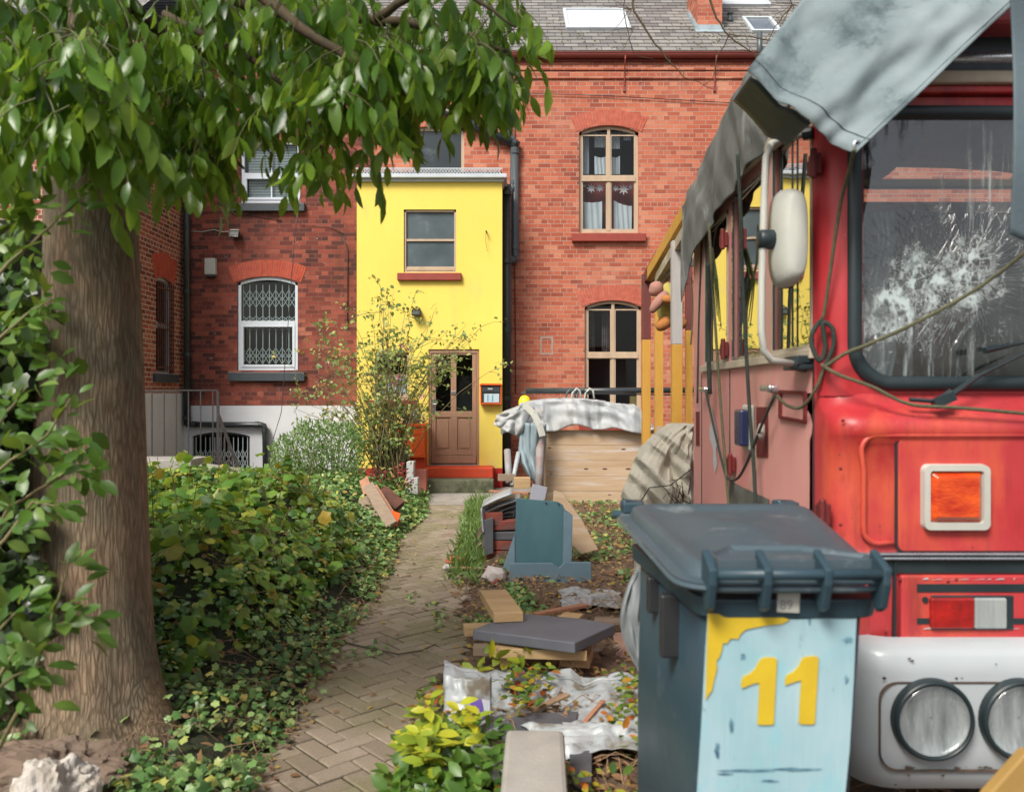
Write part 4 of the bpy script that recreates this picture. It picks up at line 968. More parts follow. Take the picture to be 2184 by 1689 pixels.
# cracked glass
a = N('cracked_windscreen'); co = a.coord('UV')
def sub(v, c):
    o = a.n('ShaderNodeVectorMath', operation='SUBTRACT'); a.link(v, o.inputs[0]); o.inputs[1].default_value = c; return o.outputs[0]
def radial(c, rad, nray, seed):
    p = sub(co, (c[0], c[1], 0)); sp_ = a.n('ShaderNodeSeparateXYZ'); a.link(p, sp_.inputs[0])
    ln = a.n('ShaderNodeVectorMath', operation='LENGTH'); a.link(p, ln.inputs[0]); d = ln.outputs['Value']
    ang = a.math('ARCTAN2', sp_.outputs[1], sp_.outputs[0])
    cv = a.n('ShaderNodeCombineXYZ'); a.link(a.math('MULTIPLY', ang, nray), cv.inputs[0]); a.link(a.math('MULTIPLY', d, 9.0), cv.inputs[1]); cv.inputs[2].default_value = seed
    cv.inputs[1].default_value = 0
    a.link(a.math('MULTIPLY', a.math('LOGARITHM', a.math('ADD', d, .02), 2.72), 1.5), cv.inputs[1])
    nz1 = a.n('ShaderNodeVectorMath', operation='ADD'); a.link(cv, nz1.inputs[0]); ns = a.n('ShaderNodeTexNoise'); a.link(co, ns.inputs['Vector']); ns.inputs['Scale'].default_value = 7; a.link(a.scale(ns.outputs[1], .5, .5, 0), nz1.inputs[1])
    vo = a.n('ShaderNodeTexVoronoi', feature='DISTANCE_TO_EDGE'); a.link(nz1, vo.inputs['Vector']); vo.inputs['Scale'].default_value = 1.5
    e = a.ramp(a.math('MULTIPLY', vo.outputs['Distance'], a.math('ADD', .35, a.math('MULTIPLY', d, 3.0))), [(0, 1), (.012, .5), (.03, 0)])
    fall = a.ramp(a.math('ADD', a.math('DIVIDE', d, rad), a.math('MULTIPLY', a.math('SUBTRACT', a.noise(co, 5, 3), .5), 1.1)), [(.3, 1), (1.15, 0)])
    vo2 = a.n('ShaderNodeTexVoronoi', feature='DISTANCE_TO_EDGE'); a.link(co, vo2.inputs['Vector']); vo2.inputs['Scale'].default_value = 34
    e2 = a.ramp(vo2.outputs['Distance'], [(0, 1), (.05, 0)])
    zone = a.ramp(a.math('ADD', a.math('DIVIDE', d, rad), a.math('MULTIPLY', a.math('SUBTRACT', a.noise(co, 8, 5, .7), .5), 1.6)), [(.12, 1), (.5, 0)])
    shat = a.math('MULTIPLY', a.ramp(a.noise(a.scale(co, 1, .6, 1), 26, 6, .75), [(.47, 0), (.56, 1)]), zone)
    return a.math('ADD', a.math('MULTIPLY', e, fall), a.math('ADD', a.math('MULTIPLY', e2, zone), shat), clamp=True)
c1 = P(1950, 600, BY); c2 = P(2060, 590, BY); c3 = P(1885, 665, BY)
crk = a.math('ADD', radial((c1.x, c1.z), .26, 9.0, 1), a.math('ADD', radial((c2.x, c2.z), .30, 11.0, 5), radial((c3.x, c3.z), .20, 8., 9)), clamp=True)
light_streaks = a.math('MULTIPLY', a.ramp(a.noise(a.scale(co, 18, 1.0, 1), 2.0, 6, .75), [(.53, 0), (.66, 1)]), a.ramp(a.noise(co, 2.5, 3), [(.42, 0), (.6, 1)]))  # vertical streaks of light painted into the glass colour
crk = a.math('ADD', crk, a.math('MULTIPLY', light_streaks, .55), clamp=True)
grime = a.ramp(a.noise(co, 3.0, 6, .7), [(.4, .0), (.85, .14)])
lw_ = a.n('ShaderNodeLayerWeight'); fr_ = a.math('MULTIPLY', a.math('POWER', lw_.outputs['Facing'], 4.0), .9)
tr = a.n('ShaderNodeBsdfTransparent'); tr.inputs[0].default_value = (.62, .70, .70, 1)
gl = a.n('ShaderNodeBsdfGlossy'); gl.inputs['Roughness'].default_value = .03; a.link(a.bump(crk, .5, .01), gl.inputs['Normal'])
m1 = a.n('ShaderNodeMixShader'); a.link(a.math('ADD', fr_, .17), m1.inputs[0]); a.link(tr, m1.inputs[1]); a.link(gl, m1.inputs[2])
df = a.bsdf((.50, .58, .58), .35, 0, a.bump(crk, .8, .01)); m2 = a.n('ShaderNodeMixShader'); a.link(a.math('ADD', crk, grime, clamp=True), m2.inputs[0]); a.link(m1, m2.inputs[1]); a.link(df, m2.inputs[2])
M['cracked'] = a.done(m2.outputs[0])
k = MB(); k.add([(x, BY-.004, z) for x, z in ri], [tuple(range(len(ri)))]); k.build('windscreen_glass', M['cracked'], bus, fixn=False)
# cab interior seen through the glass
k = MB(); k.bb(BX+.12, BXR-.1, 3.0, 3.02, .9, 1.55); k.bb(BX+.1, BXR-.1, 2.80, 3.1, 1.42, 1.50); k.build('dashboard', M['black_plastic'], bus)
k = MB(); k.lathe((1.9, 3.15, 1.62), [(.21, 0), (.225, .01), (.21, .02), (.195, .01)], 24, 'Y'); k.build('steering_wheel', M['black_plastic'], bus)
k = MB(); k.bb(1.55, 2.0, 3.5, 3.62, 1.2, 1.86); k.bb(2.3, 2.75, 3.5, 3.62, 1.2, 1.86); k.build('seat_back', pm('brown_seat', (.16, .075, .04), (.09, .04, .025), 4), bus, bevel=.04)
k = MB(); k.bb(BX+.10, BX+.15, 2.95, 3.0, 1.5, 2.5); k.bb(1.27, 1.31, 3.4, 3.46, 1.2, 2.5); k.bb(1.62, 1.76, 4.3, 4.36, 1.2, 2.5); k.build('inner_post', pm('ochre_board', (.34, .19, .07), (.24, .12, .05), 4), bus)
k = MB(); k.bb(BX+.1, BXR-.1, 2.88, 2.93, vz(400, 2.9), vz(385, 2.9)); k.build('inner_rail', pm('ochre_rail', (.32, .18, .07), None, 4), bus)
k = MB()
k.add([(BX+.04, 4.70, .5), (BXR-.05, 4.70, .5), (BXR-.05, 4.70, 2.55), (BX+.04, 4.70, 2.55)], [(0, 1, 2, 3)]); k.add([(BX+.055, 2.9, 1.3), (BXR-.05, 2.9, 1.3), (BXR-.05, 4.7, 1.3), (BX+.055, 4.7, 1.3)], [(0, 1, 2, 3)])
k.build('cab_interior', pm('brown_interior', (.035, .022, .018), (.012, .014, .013), 2), bus)
k = MB(); k.grid(lambda s, t: (1.30+.10*s+.02*math.sin(9*t), 3.05+.02*math.sin(s*30), 1.56+.62*t), 20, 6); k.build('pale_reflection', M['curtain'], bus)  # pale strip standing in for a reflection at the windscreen's left
# trim above the windscreen
k = MB(); k.bb(BX+.06, BXR-.06, BY-.03, BY+.02, 2.505, 2.53); k.build('red_roof_rail', M['red_body'], bus, bevel=.006)
k = MB(); k.bb(BX+.06, BXR-.06, BY-.05, BY+.02, 2.532, 2.572); k.build('cream_rail', M['cream'], bus, bevel=.005)
k = MB(); k.tube([(BX+.1, BY-.08, 2.60), (BXR-.1, BY-.08, 2.60)], .016, 10); k.build('chrome_rail', M['chrome'], bus, smooth=True)
k = MB(); k.bb(BX+.1, BXR-.1, BY+.02, BY+.04, 2.575, 2.87); k.build('destination_recess', M['rubber'], bus)
k = MB(); k.bb(BX+.1, BXR-.1, BY-.1, BY+.15, vz(54, 2.68)-.0, 3.02); k.build('roof_front_panel', pm('pink_red_panel', (.50, .10, .12), (.42, .06, .07), 2, .4), bus, bevel=.02)
# lower front details (front plane about 2.675)
def FX(u, y=2.68): return ux(u, y)
def FZ(v, y=2.68): return vz(v, y)
def strip(name, u0, u1, v0, v1, y, d, mat, bev=.004, par=bus):
    m = MB(); x1 = BXR-.1 if u1 is None else FX(u1, y); m.bb(FX(u0, y), x1, y-d, y+.02, FZ(v1, y), FZ(v0, y)); return m.build(name, mat, par, bevel=bev)
k = MB(); pts = [(2.3, 2.66, FZ(928)), (FX(1905), 2.66, FZ(928))]
for i in range(7):
    an = math.pi/2+math.pi/2*i/6; pts.append((FX(1865)+.05*math.cos(an), 2.663, FZ(928)-.05+.05*math.sin(an)))
pts += [(FX(1838), 2.665, FZ(1000)), (FX(1838), 2.667, FZ(1115))]
for i in range(1, 7):
    an = math.pi+math.pi/2*i/6; pts.append((FX(1870)+.05*math.cos(an), 2.668, FZ(1125)+.05*math.sin(an)))
pts += [(FX(1902), 2.668, FZ(1155))]
k.tube([Vector(p) for p in pts], .009, 8); k.build('pressed_ridge', M['red_body'], bus, smooth=True)
# access panel with a dark seam
pr = rrect(FX(1906), 2.55, FZ(1176), FZ(931), .025, 5)
k = MB(); k.prism(pr, 'Y', 2.6745, 2.668); k.build('panel_seam', M['rubber'], bus)
pr = rrect(FX(1911), 2.545, FZ(1173), FZ(936), .02, 5)
k = MB(); k.prism(pr, 'Y', 2.6740, 2.662); k.build('access_panel', M['red_body'], bus, bevel=.003)
for i, (va, vb) in enumerate(((1178, 1184), (1187, 1193))): strip('chrome_strip', 1790, None, va, vb, 2.665, .012, M['chrome'])
strip('shadow_gap', 1840, None, 1195, 1222, 2.672, .0005, M['rubber'], 0)
strip('chrome_strip', 1795, None, 1184.5, 1186.5, 2.667, .006, M['rubber'], 0)
strip('lower_panel', 1920, None, 1226, 1376, 2.668, .008, M['red_body'], .006)
strip('vertical_seam', 1907, 1911, 1178, 1372, 2.669, .003, M['rubber'], 0)
for va, vb in ((1245, 1262), (1318, 1330)): strip('slot', 1956, None, va, vb, 2.659, .002, M['rubber'], 0)
k = MB()
for v0, v1, y_ in ((1226, 1233, 2.656), (1331, 1337, 2.6555)):
    x = FX(1960)
    while x < 2.4:
        w_ = random.uniform(.004, .05); hh = random.uniform(.2, 1)
        z0_ = FZ(v1 if v1 > 1300 else v1); z1_ = z0_+(FZ(v0)-z0_)*hh
        k.add([(x, y_, z0_), (x+w_, y_, z0_+.002), (x+w_*.8, y_, z1_), (x+w_*.2, y_, z1_-.003)], [(0, 1, 2, 3)]); x += w_+random.uniform(.0, .03)
k.build('peeled_paint', M['bumper'], bus)
k = MB(); k.bb(FX(1985, 2.65), FX(2078, 2.65), 2.645, 2.665, FZ(1335), FZ(1270)); k.build('side_light_red', M['lens_red'], bus, bevel=.006)
k = MB(); k.bb(FX(2078.5, 2.65), FX(2147, 2.65), 2.645, 2.665, FZ(1335), FZ(1270)); k.build('side_light_clear', M['lens_clear'], bus, bevel=.006)
k = MB(); k.bb(FX(1978), FX(2153), 2.655, 2.667, FZ(1339), FZ(1266)); k.build('side_light_bezel', M['rubber'], bus, bevel=.004)
k = MB(); k.lathe((FX(1966), 2.659, FZ(1275)), [(.010, 0), (.010, .004)], 12, 'Y'); k.build('screw_hole', M['rubber'], bus)
# indicator
io = rrect(FX(1957), FX(2099), FZ(1128), FZ(988), .022, 5); ii = rrect(FX(1973), FX(2082), FZ(1110), FZ(1004), .008, 5)
k = MB(); n = len(io); 
k.loft([[(x, 2.662, z) for x, z in io], [(x, 2.638, z) for x, z in rrect(FX(1959), FX(2097), FZ(1126), FZ(990), .02, 5)], [(x, 2.638, z) for x, z in rrect(FX(1971), FX(2084), FZ(1112), FZ(1002), .01, 5)], [(x, 2.652, z) for x, z in ii]], True, False)
ind = k.build('indicator_bezel', M['white_plastic'], bus)
k = MB(); k.loft([[(x, 2.650, z) for x, z in ii], [(x, 2.630, z) for x, z in rrect(FX(1984), FX(2071), FZ(1098), FZ(1016), .004, 5)]], True, True)
k.build('indicator_lens', M['lens_amber'], ind)
# windscreen wipers
for (a_, b_, c_) in (((2015, 852), (2090, 800), (2190, 752)), ((2100, 748), (2150, 738), (2200, 728))):
    k = MB(); k.tube([P(*a_, 2.66), P(*b_, 2.69), P(*c_, 2.70)], [.012, .007, .004], 6)
    if a_[0] < 2050: k.box(P(2012, 853, 2.655), (.07, .03, .03), (0, R(-25), 0)); k.tube([P(1998, 862, 2.66), P(2030, 838, 2.66)], .016, 8); k.tube([P(1940, 852, 2.665), P(1995, 856, 2.66)], .008, 6)
    k.build('wiper', M['rubber'], bus)
# bumper
byy = 2.56
def bring(z, y, rad, x0): return [(x, yy, z) for x, yy in plan(y, rad, x0, 8, .05)]
bx0 = ux(1832, byy)
k = MB(); k.loft([bring(z, y, .12, bx0+o_) for z, y, o_ in ((vz(1700, byy), byy+.06, .03), (vz(1660, byy), byy+.01, .012), (vz(1600, byy), byy, 0), (vz(1440, byy), byy, 0), (vz(1402, byy), byy+.006, .0), (vz(1385, byy), byy+.03, .01), (vz(1378, byy), byy+.10, .04))], closed=False, caps=False)
bum = k.build('bumper', M['bumper'], bus, smooth=True)
k = MB(); k.bb(BX+.04, BXR-.05, 2.72, 3.2, .30, .68); k.build('chassis_front', M['rubber'], bus)
rr = rrect(ux(1875, byy), 2.3, vz(1645, byy), vz(1453, byy), .06, 8); rr2 = rrect(ux(1878, byy), 2.297, vz(1641, byy), vz(1457, byy), .058, 8)
k = MB(); k.loft([[(x, byy+.004, z) for x, z in rr], [(x, byy-.003, z) for x, z in rr], [(x, byy-.003, z) for x, z in rr2], [(x, byy+.004, z) for x, z in rr2]], True, False); k.build('recess_seam', M['chip'], bum)
k = MB()
for i in range(16):
    u = random.uniform(1890, 2180); c = P(u, 1640+random.uniform(-7, 3), byy-.0035); m_ = 7; rr_ = random.uniform(.003, .012)
    k.add([c+Vector((rr_*math.cos(6.28*j/m_)*random.uniform(.6, 2.2), 0, rr_*.5*math.sin(6.28*j/m_)*random.uniform(.6, 1.2))) for j in range(m_)], [tuple(range(m_))])
for i in range(14):
    c = P(random.uniform(1870, 2170), random.choice((1440, 1442, 1410, 1650, 1670))+random.uniform(-6, 6), byy-.0035); rr_ = random.uniform(.001, .004)
    k.add([c+Vector((rr_*math.cos(6.28*j/5)*2, 0, rr_*math.sin(6.28*j/5))) for j in range(5)], [tuple(range(5))])
k.build('paint_chips', M['chip'], bum, kind='stuff')
M['headglass'] = glass_mat('headlamp_glass', (.9, .92, .92), .10, .04)
for u in (1984, 2171):
    c = P(u, 1530, byy); hl_ = thing_part = None
    r_ = 78*byy/F
    k = MB(); k.lathe((c.x, byy-.002, c.z), [(r_+.012, 0), (r_+.011, .022), (r_+.006, .034), (r_-.001, .034), (r_-.004, .026), (r_-.004, .001)], 40, 'Y', False); hb = k.build('headlight', M['rubber'], bus, smooth=True)
    k = MB()
    pf = [(max(.004, (r_-.005)*math.sin(R(t))), -.055*math.cos(R(t))) for t in range(0, 91, 10)]
    vs_ = []; sg = 36
    for (rr_, h_) in pf:
        for q in range(sg): a_ = 2*math.pi*q/sg; vs_.append((c.x+rr_*math.cos(a_), byy-.028-h_*.44, c.z+rr_*math.sin(a_)))
    fs_ = [(i*sg+q, i*sg+(q+1) % sg, (i+1)*sg+(q+1) % sg, (i+1)*sg+q) for i in range(len(pf)-1) for q in range(sg)]
    k.add(vs_, fs_); k.build('reflector', pm('lamp_silver', (.72, .75, .76), (.22, .25, .26), 14, .25, .6, 30, metal=.3, stretch=(1.6, 1, .25)), hb, smooth=True, fixn=False)
    k = MB(); vs_ = []; pf = [(max(.001, (r_-.002)*math.sin(R(t))), .030+.018*math.cos(R(t))) for t in range(0, 91, 10)]
    for (rr_, h_) in pf:
        for q in range(sg): a_ = 2*math.pi*q/sg; vs_.append((c.x+rr_*math.cos(a_), byy-h_, c.z+rr_*math.sin(a_)))
    k.add(vs_, fs_)
    k.build('lamp_glass', M['headglass'], hb, smooth=True, fixn=False)
for (u, v) in [(1800+i*40, 897) for i in range(9)]+[(1920, 1236), (1930, 1362), (2040, 1236), (2120, 1362), (1893, 1200), (1893, 1350), (1795, 1000), (1795, 1120), (2022, 1240)]:
    k = MB(); c = P(u, v, 2.66); k.lathe((c.x, 2.672 if v > 1190 and u < 1900 else (2.661 if v > 1190 else 2.668), c.z), [(.0055, -.002), (.0052, .002), (.003, .0035)], 8, 'Y'); k.build('rivet', M['red_dark'], bus, smooth=True)
k = MB()
for i in range(26):
    u, v = random.choice(((random.uniform(1780, 1890), random.uniform(880, 1350)), (random.uniform(1915, 2180), random.uniform(1120, 1175)), (random.uniform(1930, 2180), random.uniform(1340, 1372)))); c = P(u, v, 2.66); c.y = 2.6615; r = random.uniform(.001, .0035)
    k.add([c+Vector((r*math.cos(6.283*j/7)*random.uniform(.6, 2), 0, r*math.sin(6.283*j/7)*random.uniform(.6, 1.6))) for j in range(7)], [tuple(range(7))])
k.build('rust_spots', M['rust'], bus, kind='stuff')
# side windows, frames and fittings
for i, op in enumerate(sops):
    k = MB(); mf = mapS(BX); frame_bars(k, op, 0, mf, .016, -.004, .004); fo = k.build('side_window', M['chrome'] if i == 1 else M['cream'], bus)
    k = MB(); mf2 = mapS(BX+.0015); g_ = (op[0]+.012, op[1]-.012, op[2]+.012, op[3]-.012, 0)
    w_ = abs(g_[1]-g_[0])*.034; k.add([mf2(g_[0], 0, g_[2]), mf2(g_[1], w_, g_[2]), mf2(g_[1], w_, g_[3]), mf2(g_[0], 0, g_[3])], [(0, 1, 2, 3)]); k.build('pane', M['bus_glass'], fo, fixn=False)
    if i == 0:
        k = MB(); ym = op[0]+(op[1]-op[0])*.45; abox(k, mapS(BX), ym-.005, ym+.005, -.004, .001, op[2]+.02, op[3]-.02); k.build('window_divider', M['rubber'], fo)
    k = MB(); abox(k, mapS(BX), op[1]-.028, op[1]-.016, -.004, .001, op[2]+.02, op[3]-.02); k.build('window_rubber', M['rubber'], fo)
k = MB(); abox(k, mapS(BX), sy(1738), sy(1500), -.018, -.001, WZ0-.035, WZ0-.001); k.build('window_ledge', M['cream'], bus, bevel=.003)
k = MB(); abox(k, mapS(BX), 2.88, YR, -.03, -.001, 2.49, 2.56); k.build('rain_channel', M['cream'], bus, bevel=.004)
for u in (1777, 1557, 1497):
    k = MB(); y_ = sy(u) if u != 1777 else 2.852; abox(k, mapS(BX), y_-.004, y_+.004, -.003, .0, .4, WZ0-.04 if u != 1777 else 1.70); k.build('door_seam', M['rubber'], bus)
def side_pt(u, v, off=0):
    y = (BX-off)*F/(u-1092); return Vector((BX-off, y, vz(v, y)))
def hinge(u, v):
    c = side_pt(u, v, .02); k = MB(); k.box(c, (.03, .05, .07)); k.tube([c+Vector((-.012, -.02, -.05)), c+Vector((-.012, -.02, .05))], .012, 8); k.box(c+Vector((.005, .03, 0)), (.03, .05, .05)); k.build('door_hinge', M['red_dark'], bus, bevel=.006)
for u, v in ((1544, 512), (1545, 745), (1560, 990), (1738, 352), (1757, 1095)): hinge(u, v)
for u, v in ((1500, 832), (1637, 830)):
    c = side_pt(u, v, .035); k = MB(); k.box(c+Vector((.02, 0, 0)), (.03, .06, .03)); k.box(c+Vector((0, .02, .004)), (.018, .13, .024)); k.build('door_handle', M['chrome'], bus, bevel=.008)
c = side_pt(1587, 912, .03); k = MB(); k.box(c+Vector((.018, 0, 0)), (.02, .14, .20)); lo = k.build('side_lamp', M['white_plastic'], bus, bevel=.01)
k = MB(); k.box(c+Vector((-.012, .0, 0)), (.04, .10, .16)); k.build('lamp_lens', pm('dark_blue_lens', (.012, .018, .06), (.02, .03, .08), 5, .25), lo, bevel=.01)
def side_plate(name, u0, u1, v0, v1, mat, off=.004, tt=None):
    A = side_pt(u0, v0, off); B = side_pt(u1, v0, off); C_ = side_pt(u1, v1, off); D = side_pt(u0, v1, off); k = MB(); k.add([A, B, C_, D, *[p+Vector((off-.001, 0, 0)) for p in (A, B, C_, D)]], [(0, 1, 2, 3), (4, 5, 6, 7), (0, 1, 5, 4), (1, 2, 6, 5), (2, 3, 7, 6), (3, 0, 4, 7)]); return k.build(name, mat, bus)
side_plate('red_recess', 1613, 1637, 868, 975, M['red_dark']); side_plate('dark_slit', 1484, 1491, 878, 950, M['red_dark'])
k = MB()
for q in (((1664, 835), (1717, 838)), ((1717, 838), (1717, 900)), ((1717, 900), (1664, 890)), ((1664, 890), (1664, 835))):
    k.beam(side_pt(*q[0], .006), side_pt(*q[1], .006), .012, .012)
k.build('hatch_frame', M['red_dark'], bus)
k = MB(); k.tube([side_pt(1625, 905, .03), side_pt(1622, 925, .04), side_pt(1624, 940, .03)], [.012, .02, .006], 8); k.build('lamp_bulb', M['concrete'], bus, smooth=True)
def side_poly(name, pts, mat, off=.003):
    k = MB(); k.add([side_pt(u, v, off) for u, v in pts], [tuple(range(len(pts)))]); return k.build(name, mat, bus)
side_poly('dark_patch', [(1556, 1024), (1590, 1042), (1641, 1065), (1641, 1092), (1556, 1092)], pm('dark_grey_patch', (.06, .06, .05), (.14, .14, .12), 9, .9))
side_poly('peeled_patch', [(1519, 868), (1525, 900), (1532, 935), (1527, 960), (1530, 990), (1525, 1010), (1520, 985), (1521, 960), (1514, 935), (1512, 915), (1517, 900)], pm('pale_blue_undercoat', (.50, .55, .60), (.45, .38, .36), 9, .8))
# wheels and underside, mostly hidden
for y_ in (4.1,):
    k = MB(); k.lathe((BX+.16, y_, .36), [(.36, -.14), (.36, .14), (.2, .15), (.2, .10)], 28, 'X'); k.build('wheel', M['rubber'], bus)
# mirror and its arm
k = MB(); ar = [side_pt(1722, 285, .0), side_pt(1700, 291, .06), P(1668, 296, 2.86), P(1645, 308, 2.84), P(1634, 335, 2.83), P(1630, 420, 2.82), P(1625, 600, 2.82), P(1624, 700, 2.82), P(1628, 745, 2.83), P(1645, 768, 2.85), P(1690, 776, 2.87)]
k.tube(ar, .0125, 10); mo = k.build('mirror_arm', M['white_plastic'], bus, smooth=True)
k = MB(); k.tube([P(1690, 776, 2.87), P(1716, 777, 2.9)], [.02, .03], 10); k.box(P(1716, 768, 2.93), (.10, .14, .028)); k.box(P(1716, 784, 2.93), (.11, .14, .018)); k.tube([P(1735, 283, 2.85), P(1712, 287, 2.87)], .022, 10); k.build('arm_bracket', M['rubber'], mo, bevel=.004)
k = MB(); k.lathe(P(1636, 511, 2.82), [(.030, -.03), (.034, -.02), (.034, .02), (.026, .03)], 16, 'X'); k.build('mirror_clamp', M['rubber'], mo, smooth=True)
def mring(t, y, ins):   # mirror housing outline
    pts = []; u0, u1, v0, v1 = 1646+ins, 1712-ins*.3, 404+ins, 612-ins
    cu, cv = (u0+u1)/2, (v0+v1)/2
    for i in range(24):
        a_ = 2*math.pi*i/24; cx_ = abs(math.cos(a_))**.6*(1 if math.cos(a_) > 0 else -1); sx_ = abs(math.sin(a_))**.7*(1 if math.sin(a_) > 0 else -1)
        pts.append(P(cu+(u1-u0)/2*cx_, cv-(v1-v0)/2*sx_, 2.82)+Vector((0, y-2.82, 0)))
    return pts
k = MB(); k.loft([mring(0, 2.74, 26), mring(0, 2.75, 14), mring(0, 2.78, 5), mring(0, 2.82, 0), mring(0, 2.87, 1)], True, True); k.build('mirror_housing', M['white_plastic'], mo, smooth=True)
k = MB(); k.loft([[p+Vector((.012, 0, 0)) for p in mring(0, 2.872, 0)], [p+Vector((.02, 0, 0)) for p in mring(0, 2.91, 3)]], True, True); k.build('mirror_rim', M['rubber'], mo, smooth=True)

# tarpaulins on the vehicle
def fold(x, y, z, s=3.0, seed=0): return abs(noise.noise(Vector((x*s+seed, y*s, z*s))))
k = MB(); crS = Crease(4, 8, .9)
def sidetarp(s, t):
    # s along the vehicle (front to rear), t from the lower hem up over the roof
    y = 2.95+(YR+.10-2.95)*s
    zb = 2.53-.30*(max(0, y-3.0)/1.8)**1.3+.012*math.sin(5*y)-(.16 if s > .93 else 0)*(s-.93)/.07
    zt = 2.80+.12*math.sin(math.pi*min(1, s*1.3))-.17*s
    f_ = crS(y*2.2, t*1.5)
    if t < .6:
        q = t/.6; x = BX-.03-.02*math.sin(q*2.2)-.028*(f_+.5)-.016*math.sin(13*y+.6*math.sin(4*q))*(1.1-q); z = zb+(zt-zb)*q+.012*f_
    else:
        q = (t-.6)/.4; x = BX-.045-.02*(f_+.5)*(1-q)+q*1.1; z = zt+.09*math.sin(q*1.6)+.02*f_
    return (x, y, z)
k.grid(sidetarp, 130, 70)
tag(k.build('side_tarpaulin', M['tarp_d'], smooth=True, solid=.004), 'dirty dark grey tarpaulin hanging over the left side of the red bus roof', 'tarpaulin')
k = MB()
tl = P(1593, 152, 2.60); tb = P(1826, 326, 2.45); tr_ = P(2420, -240, 2.62); tlu = P(1860, -190, 2.95)
def front_tarp(s, t):
    p = tb.lerp(tl, s).lerp(tr_.lerp(tlu, s), t)
    p = p+Vector((0, -.04*math.sin(math.pi*t)+.05*noise.noise(Vector((s*3, t*4, 0)))+.018*noise.noise(Vector((s*9, t*12, 5))), 0))
    p.z -= .02*math.sin(math.pi*s)*(1-t)
    return p
k.grid(front_tarp, 40, 40)
ft = tag(k.build('front_tarpaulin', M['tarp'], smooth=True, solid=.004), 'stiff pale blue-grey tarpaulin corner hanging over the bus windscreen', 'tarpaulin')
OFF[ft.name] = OFF[ft.name]
for (e, f_) in (((0.03, 0), (.03, 1)), ((0, .045), (1, .045))):       # hems
    k = MB(); pts = [Vector(front_tarp(e[0]+(f_[0]-e[0])*i/30, e[1]+(f_[1]-e[1])*i/30))+Vector((0, -.004, 0)) for i in range(31)]; k.tube(pts, .0016, 5); k.build('stitched_hem', pm('dark_stitching', (.07, .10, .12), None, 5), ft)
k = MB(); c = Vector(front_tarp(.04, .022)); k.lathe((c.x, c.y-.004, c.z), [(.012, 0), (.014, .004), (.008, .006), (.006, 0)], 14, 'Y'); k.build('eyelet', M['steel'], ft)
k = MB(); k.grid(lambda s, t: (lambda p: (p.x+.02+.03*t*math.sin(3*s), p.y+.03+.22*t, p.z-.004-.03*math.sin(math.pi*s)*t))(Vector(front_tarp(.45+.55*s, 0))), 24, 8)
k.build('folded_underside', M['rubber'], ft, smooth=True, solid=.004)
k = MB(); 
def strap_t(s, t):
    u = 2152+70*s+10*math.sin(t*3)*(1-s); v = -40+540*t; return P(u, v+30*s, 2.2+.02*math.sin(t*7))
k.grid(strap_t, 10, 30)
tag(k.build('hanging_canvas', pm('slate_blue_canvas', (.10, .14, .16), (.07, .10, .12), 3, .8, .3, 60), smooth=True, solid=.004), 'dark blue-grey canvas strip hanging in front of the windscreen at the right edge', 'tarpaulin')
# ropes
def rope(pts, r, mat, label, name='rope', sub=6):
    P3 = [Vector(p) for p in pts]; out = []
    for i in range(len(P3)-1):
        p0 = P3[max(i-1, 0)]; p1 = P3[i]; p2 = P3[i+1]; p3 = P3[min(i+2, len(P3)-1)]
        for j in range(sub):
            t = j/sub; out.append(.5*((2*p1)+(p2-p0)*t+(2*p0-5*p1+4*p2-p3)*t*t+(3*p1-p0-3*p2+p3)*t**3))
    out.append(P3[-1]); k = MB(); k.tube(out, r, 7)
    return tag(k.build(name, mat, smooth=True), label, 'rope')
S = side_pt
rope([P(1822, 320, 2.41), P(1815, 350, 2.5), P(1790, 450, 2.66), P(1765, 620, 2.74), P(1755, 680, 2.76)], .006, M['rope'], 'mossy green rope from the pale tarpaulin corner down to the knot on the bus pillar')
rope([P(1755, 680, 2.76), P(1738, 700, 2.77), P(1730, 730, 2.77), P(1748, 770, 2.76), P(1760, 740, 2.76), P(1755, 690, 2.75), P(1775, 700, 2.74), P(1778, 735, 2.74), P(1765, 770, 2.75), P(1757, 785, 2.75)], .008, M['rope_d'], 'dark knotted bunch of rope on the bus pillar beside the mirror bracket')
rope([P(1757, 785, 2.74), P(1800, 755, 2.70), P(1850, 735, 2.69), P(1950, 690, 2.69), P(2060, 630, 2.68), P(2140, 575, 2.66), P(2230, 500, 2.6)], .0065, M['rope'], 'rope stretched diagonally across the cracked windscreen')
rope([P(1752, 778, 2.75), P(1790, 800, 2.70), P(1860, 825, 2.67), P(1940, 862, 2.64), P(2050, 870, 2.635), P(2230, 886, 2.63)], .006, M['rope'], 'rope running along the red ledge below the windscreen')
rope([P(1757, 785, 2.78), P(1740, 830, 2.80), P(1710, 868, 2.88), P(1680, 865, 3.0), P(1658, 845, 3.08)], .006, M['rope'], 'short rope looped between the bus pillar and the front door handle')
rope([S(1652, 845, .04), S(1625, 905, .05), S(1600, 970, .05), S(1575, 1018, .05), S(1553, 1020, .05), S(1540, 985, .04), S(1520, 900, .04), S(1506, 838, .04)], .006, M['rope_d'], 'slack cord sagging between the two chrome door handles')
rope([S(1573, 330, .12), S(1581, 480, .10), S(1584, 600, .08), S(1596, 830, .06), S(1608, 1000, .05), S(1612, 1092, .05)], .008, M['rope_d'], 'long dark rope hanging down the bus side in front of the blue side lamp')
rope([S(1512, 480, .10), S(1517, 560, .09), S(1522, 640, .06), S(1530, 760, .05), S(1540, 900, .05), S(1553, 1060, .05), S(1557, 1095, .05)], .007, M['rope'], 'mossy rope hanging down the rear side window of the bus')
rope([S(1510, 560, .08), S(1513, 640, .06), S(1511, 720, .05), S(1514, 840, .05)], .012, M['rope_d'], 'short thick mossy rope ending above the rear door handle')
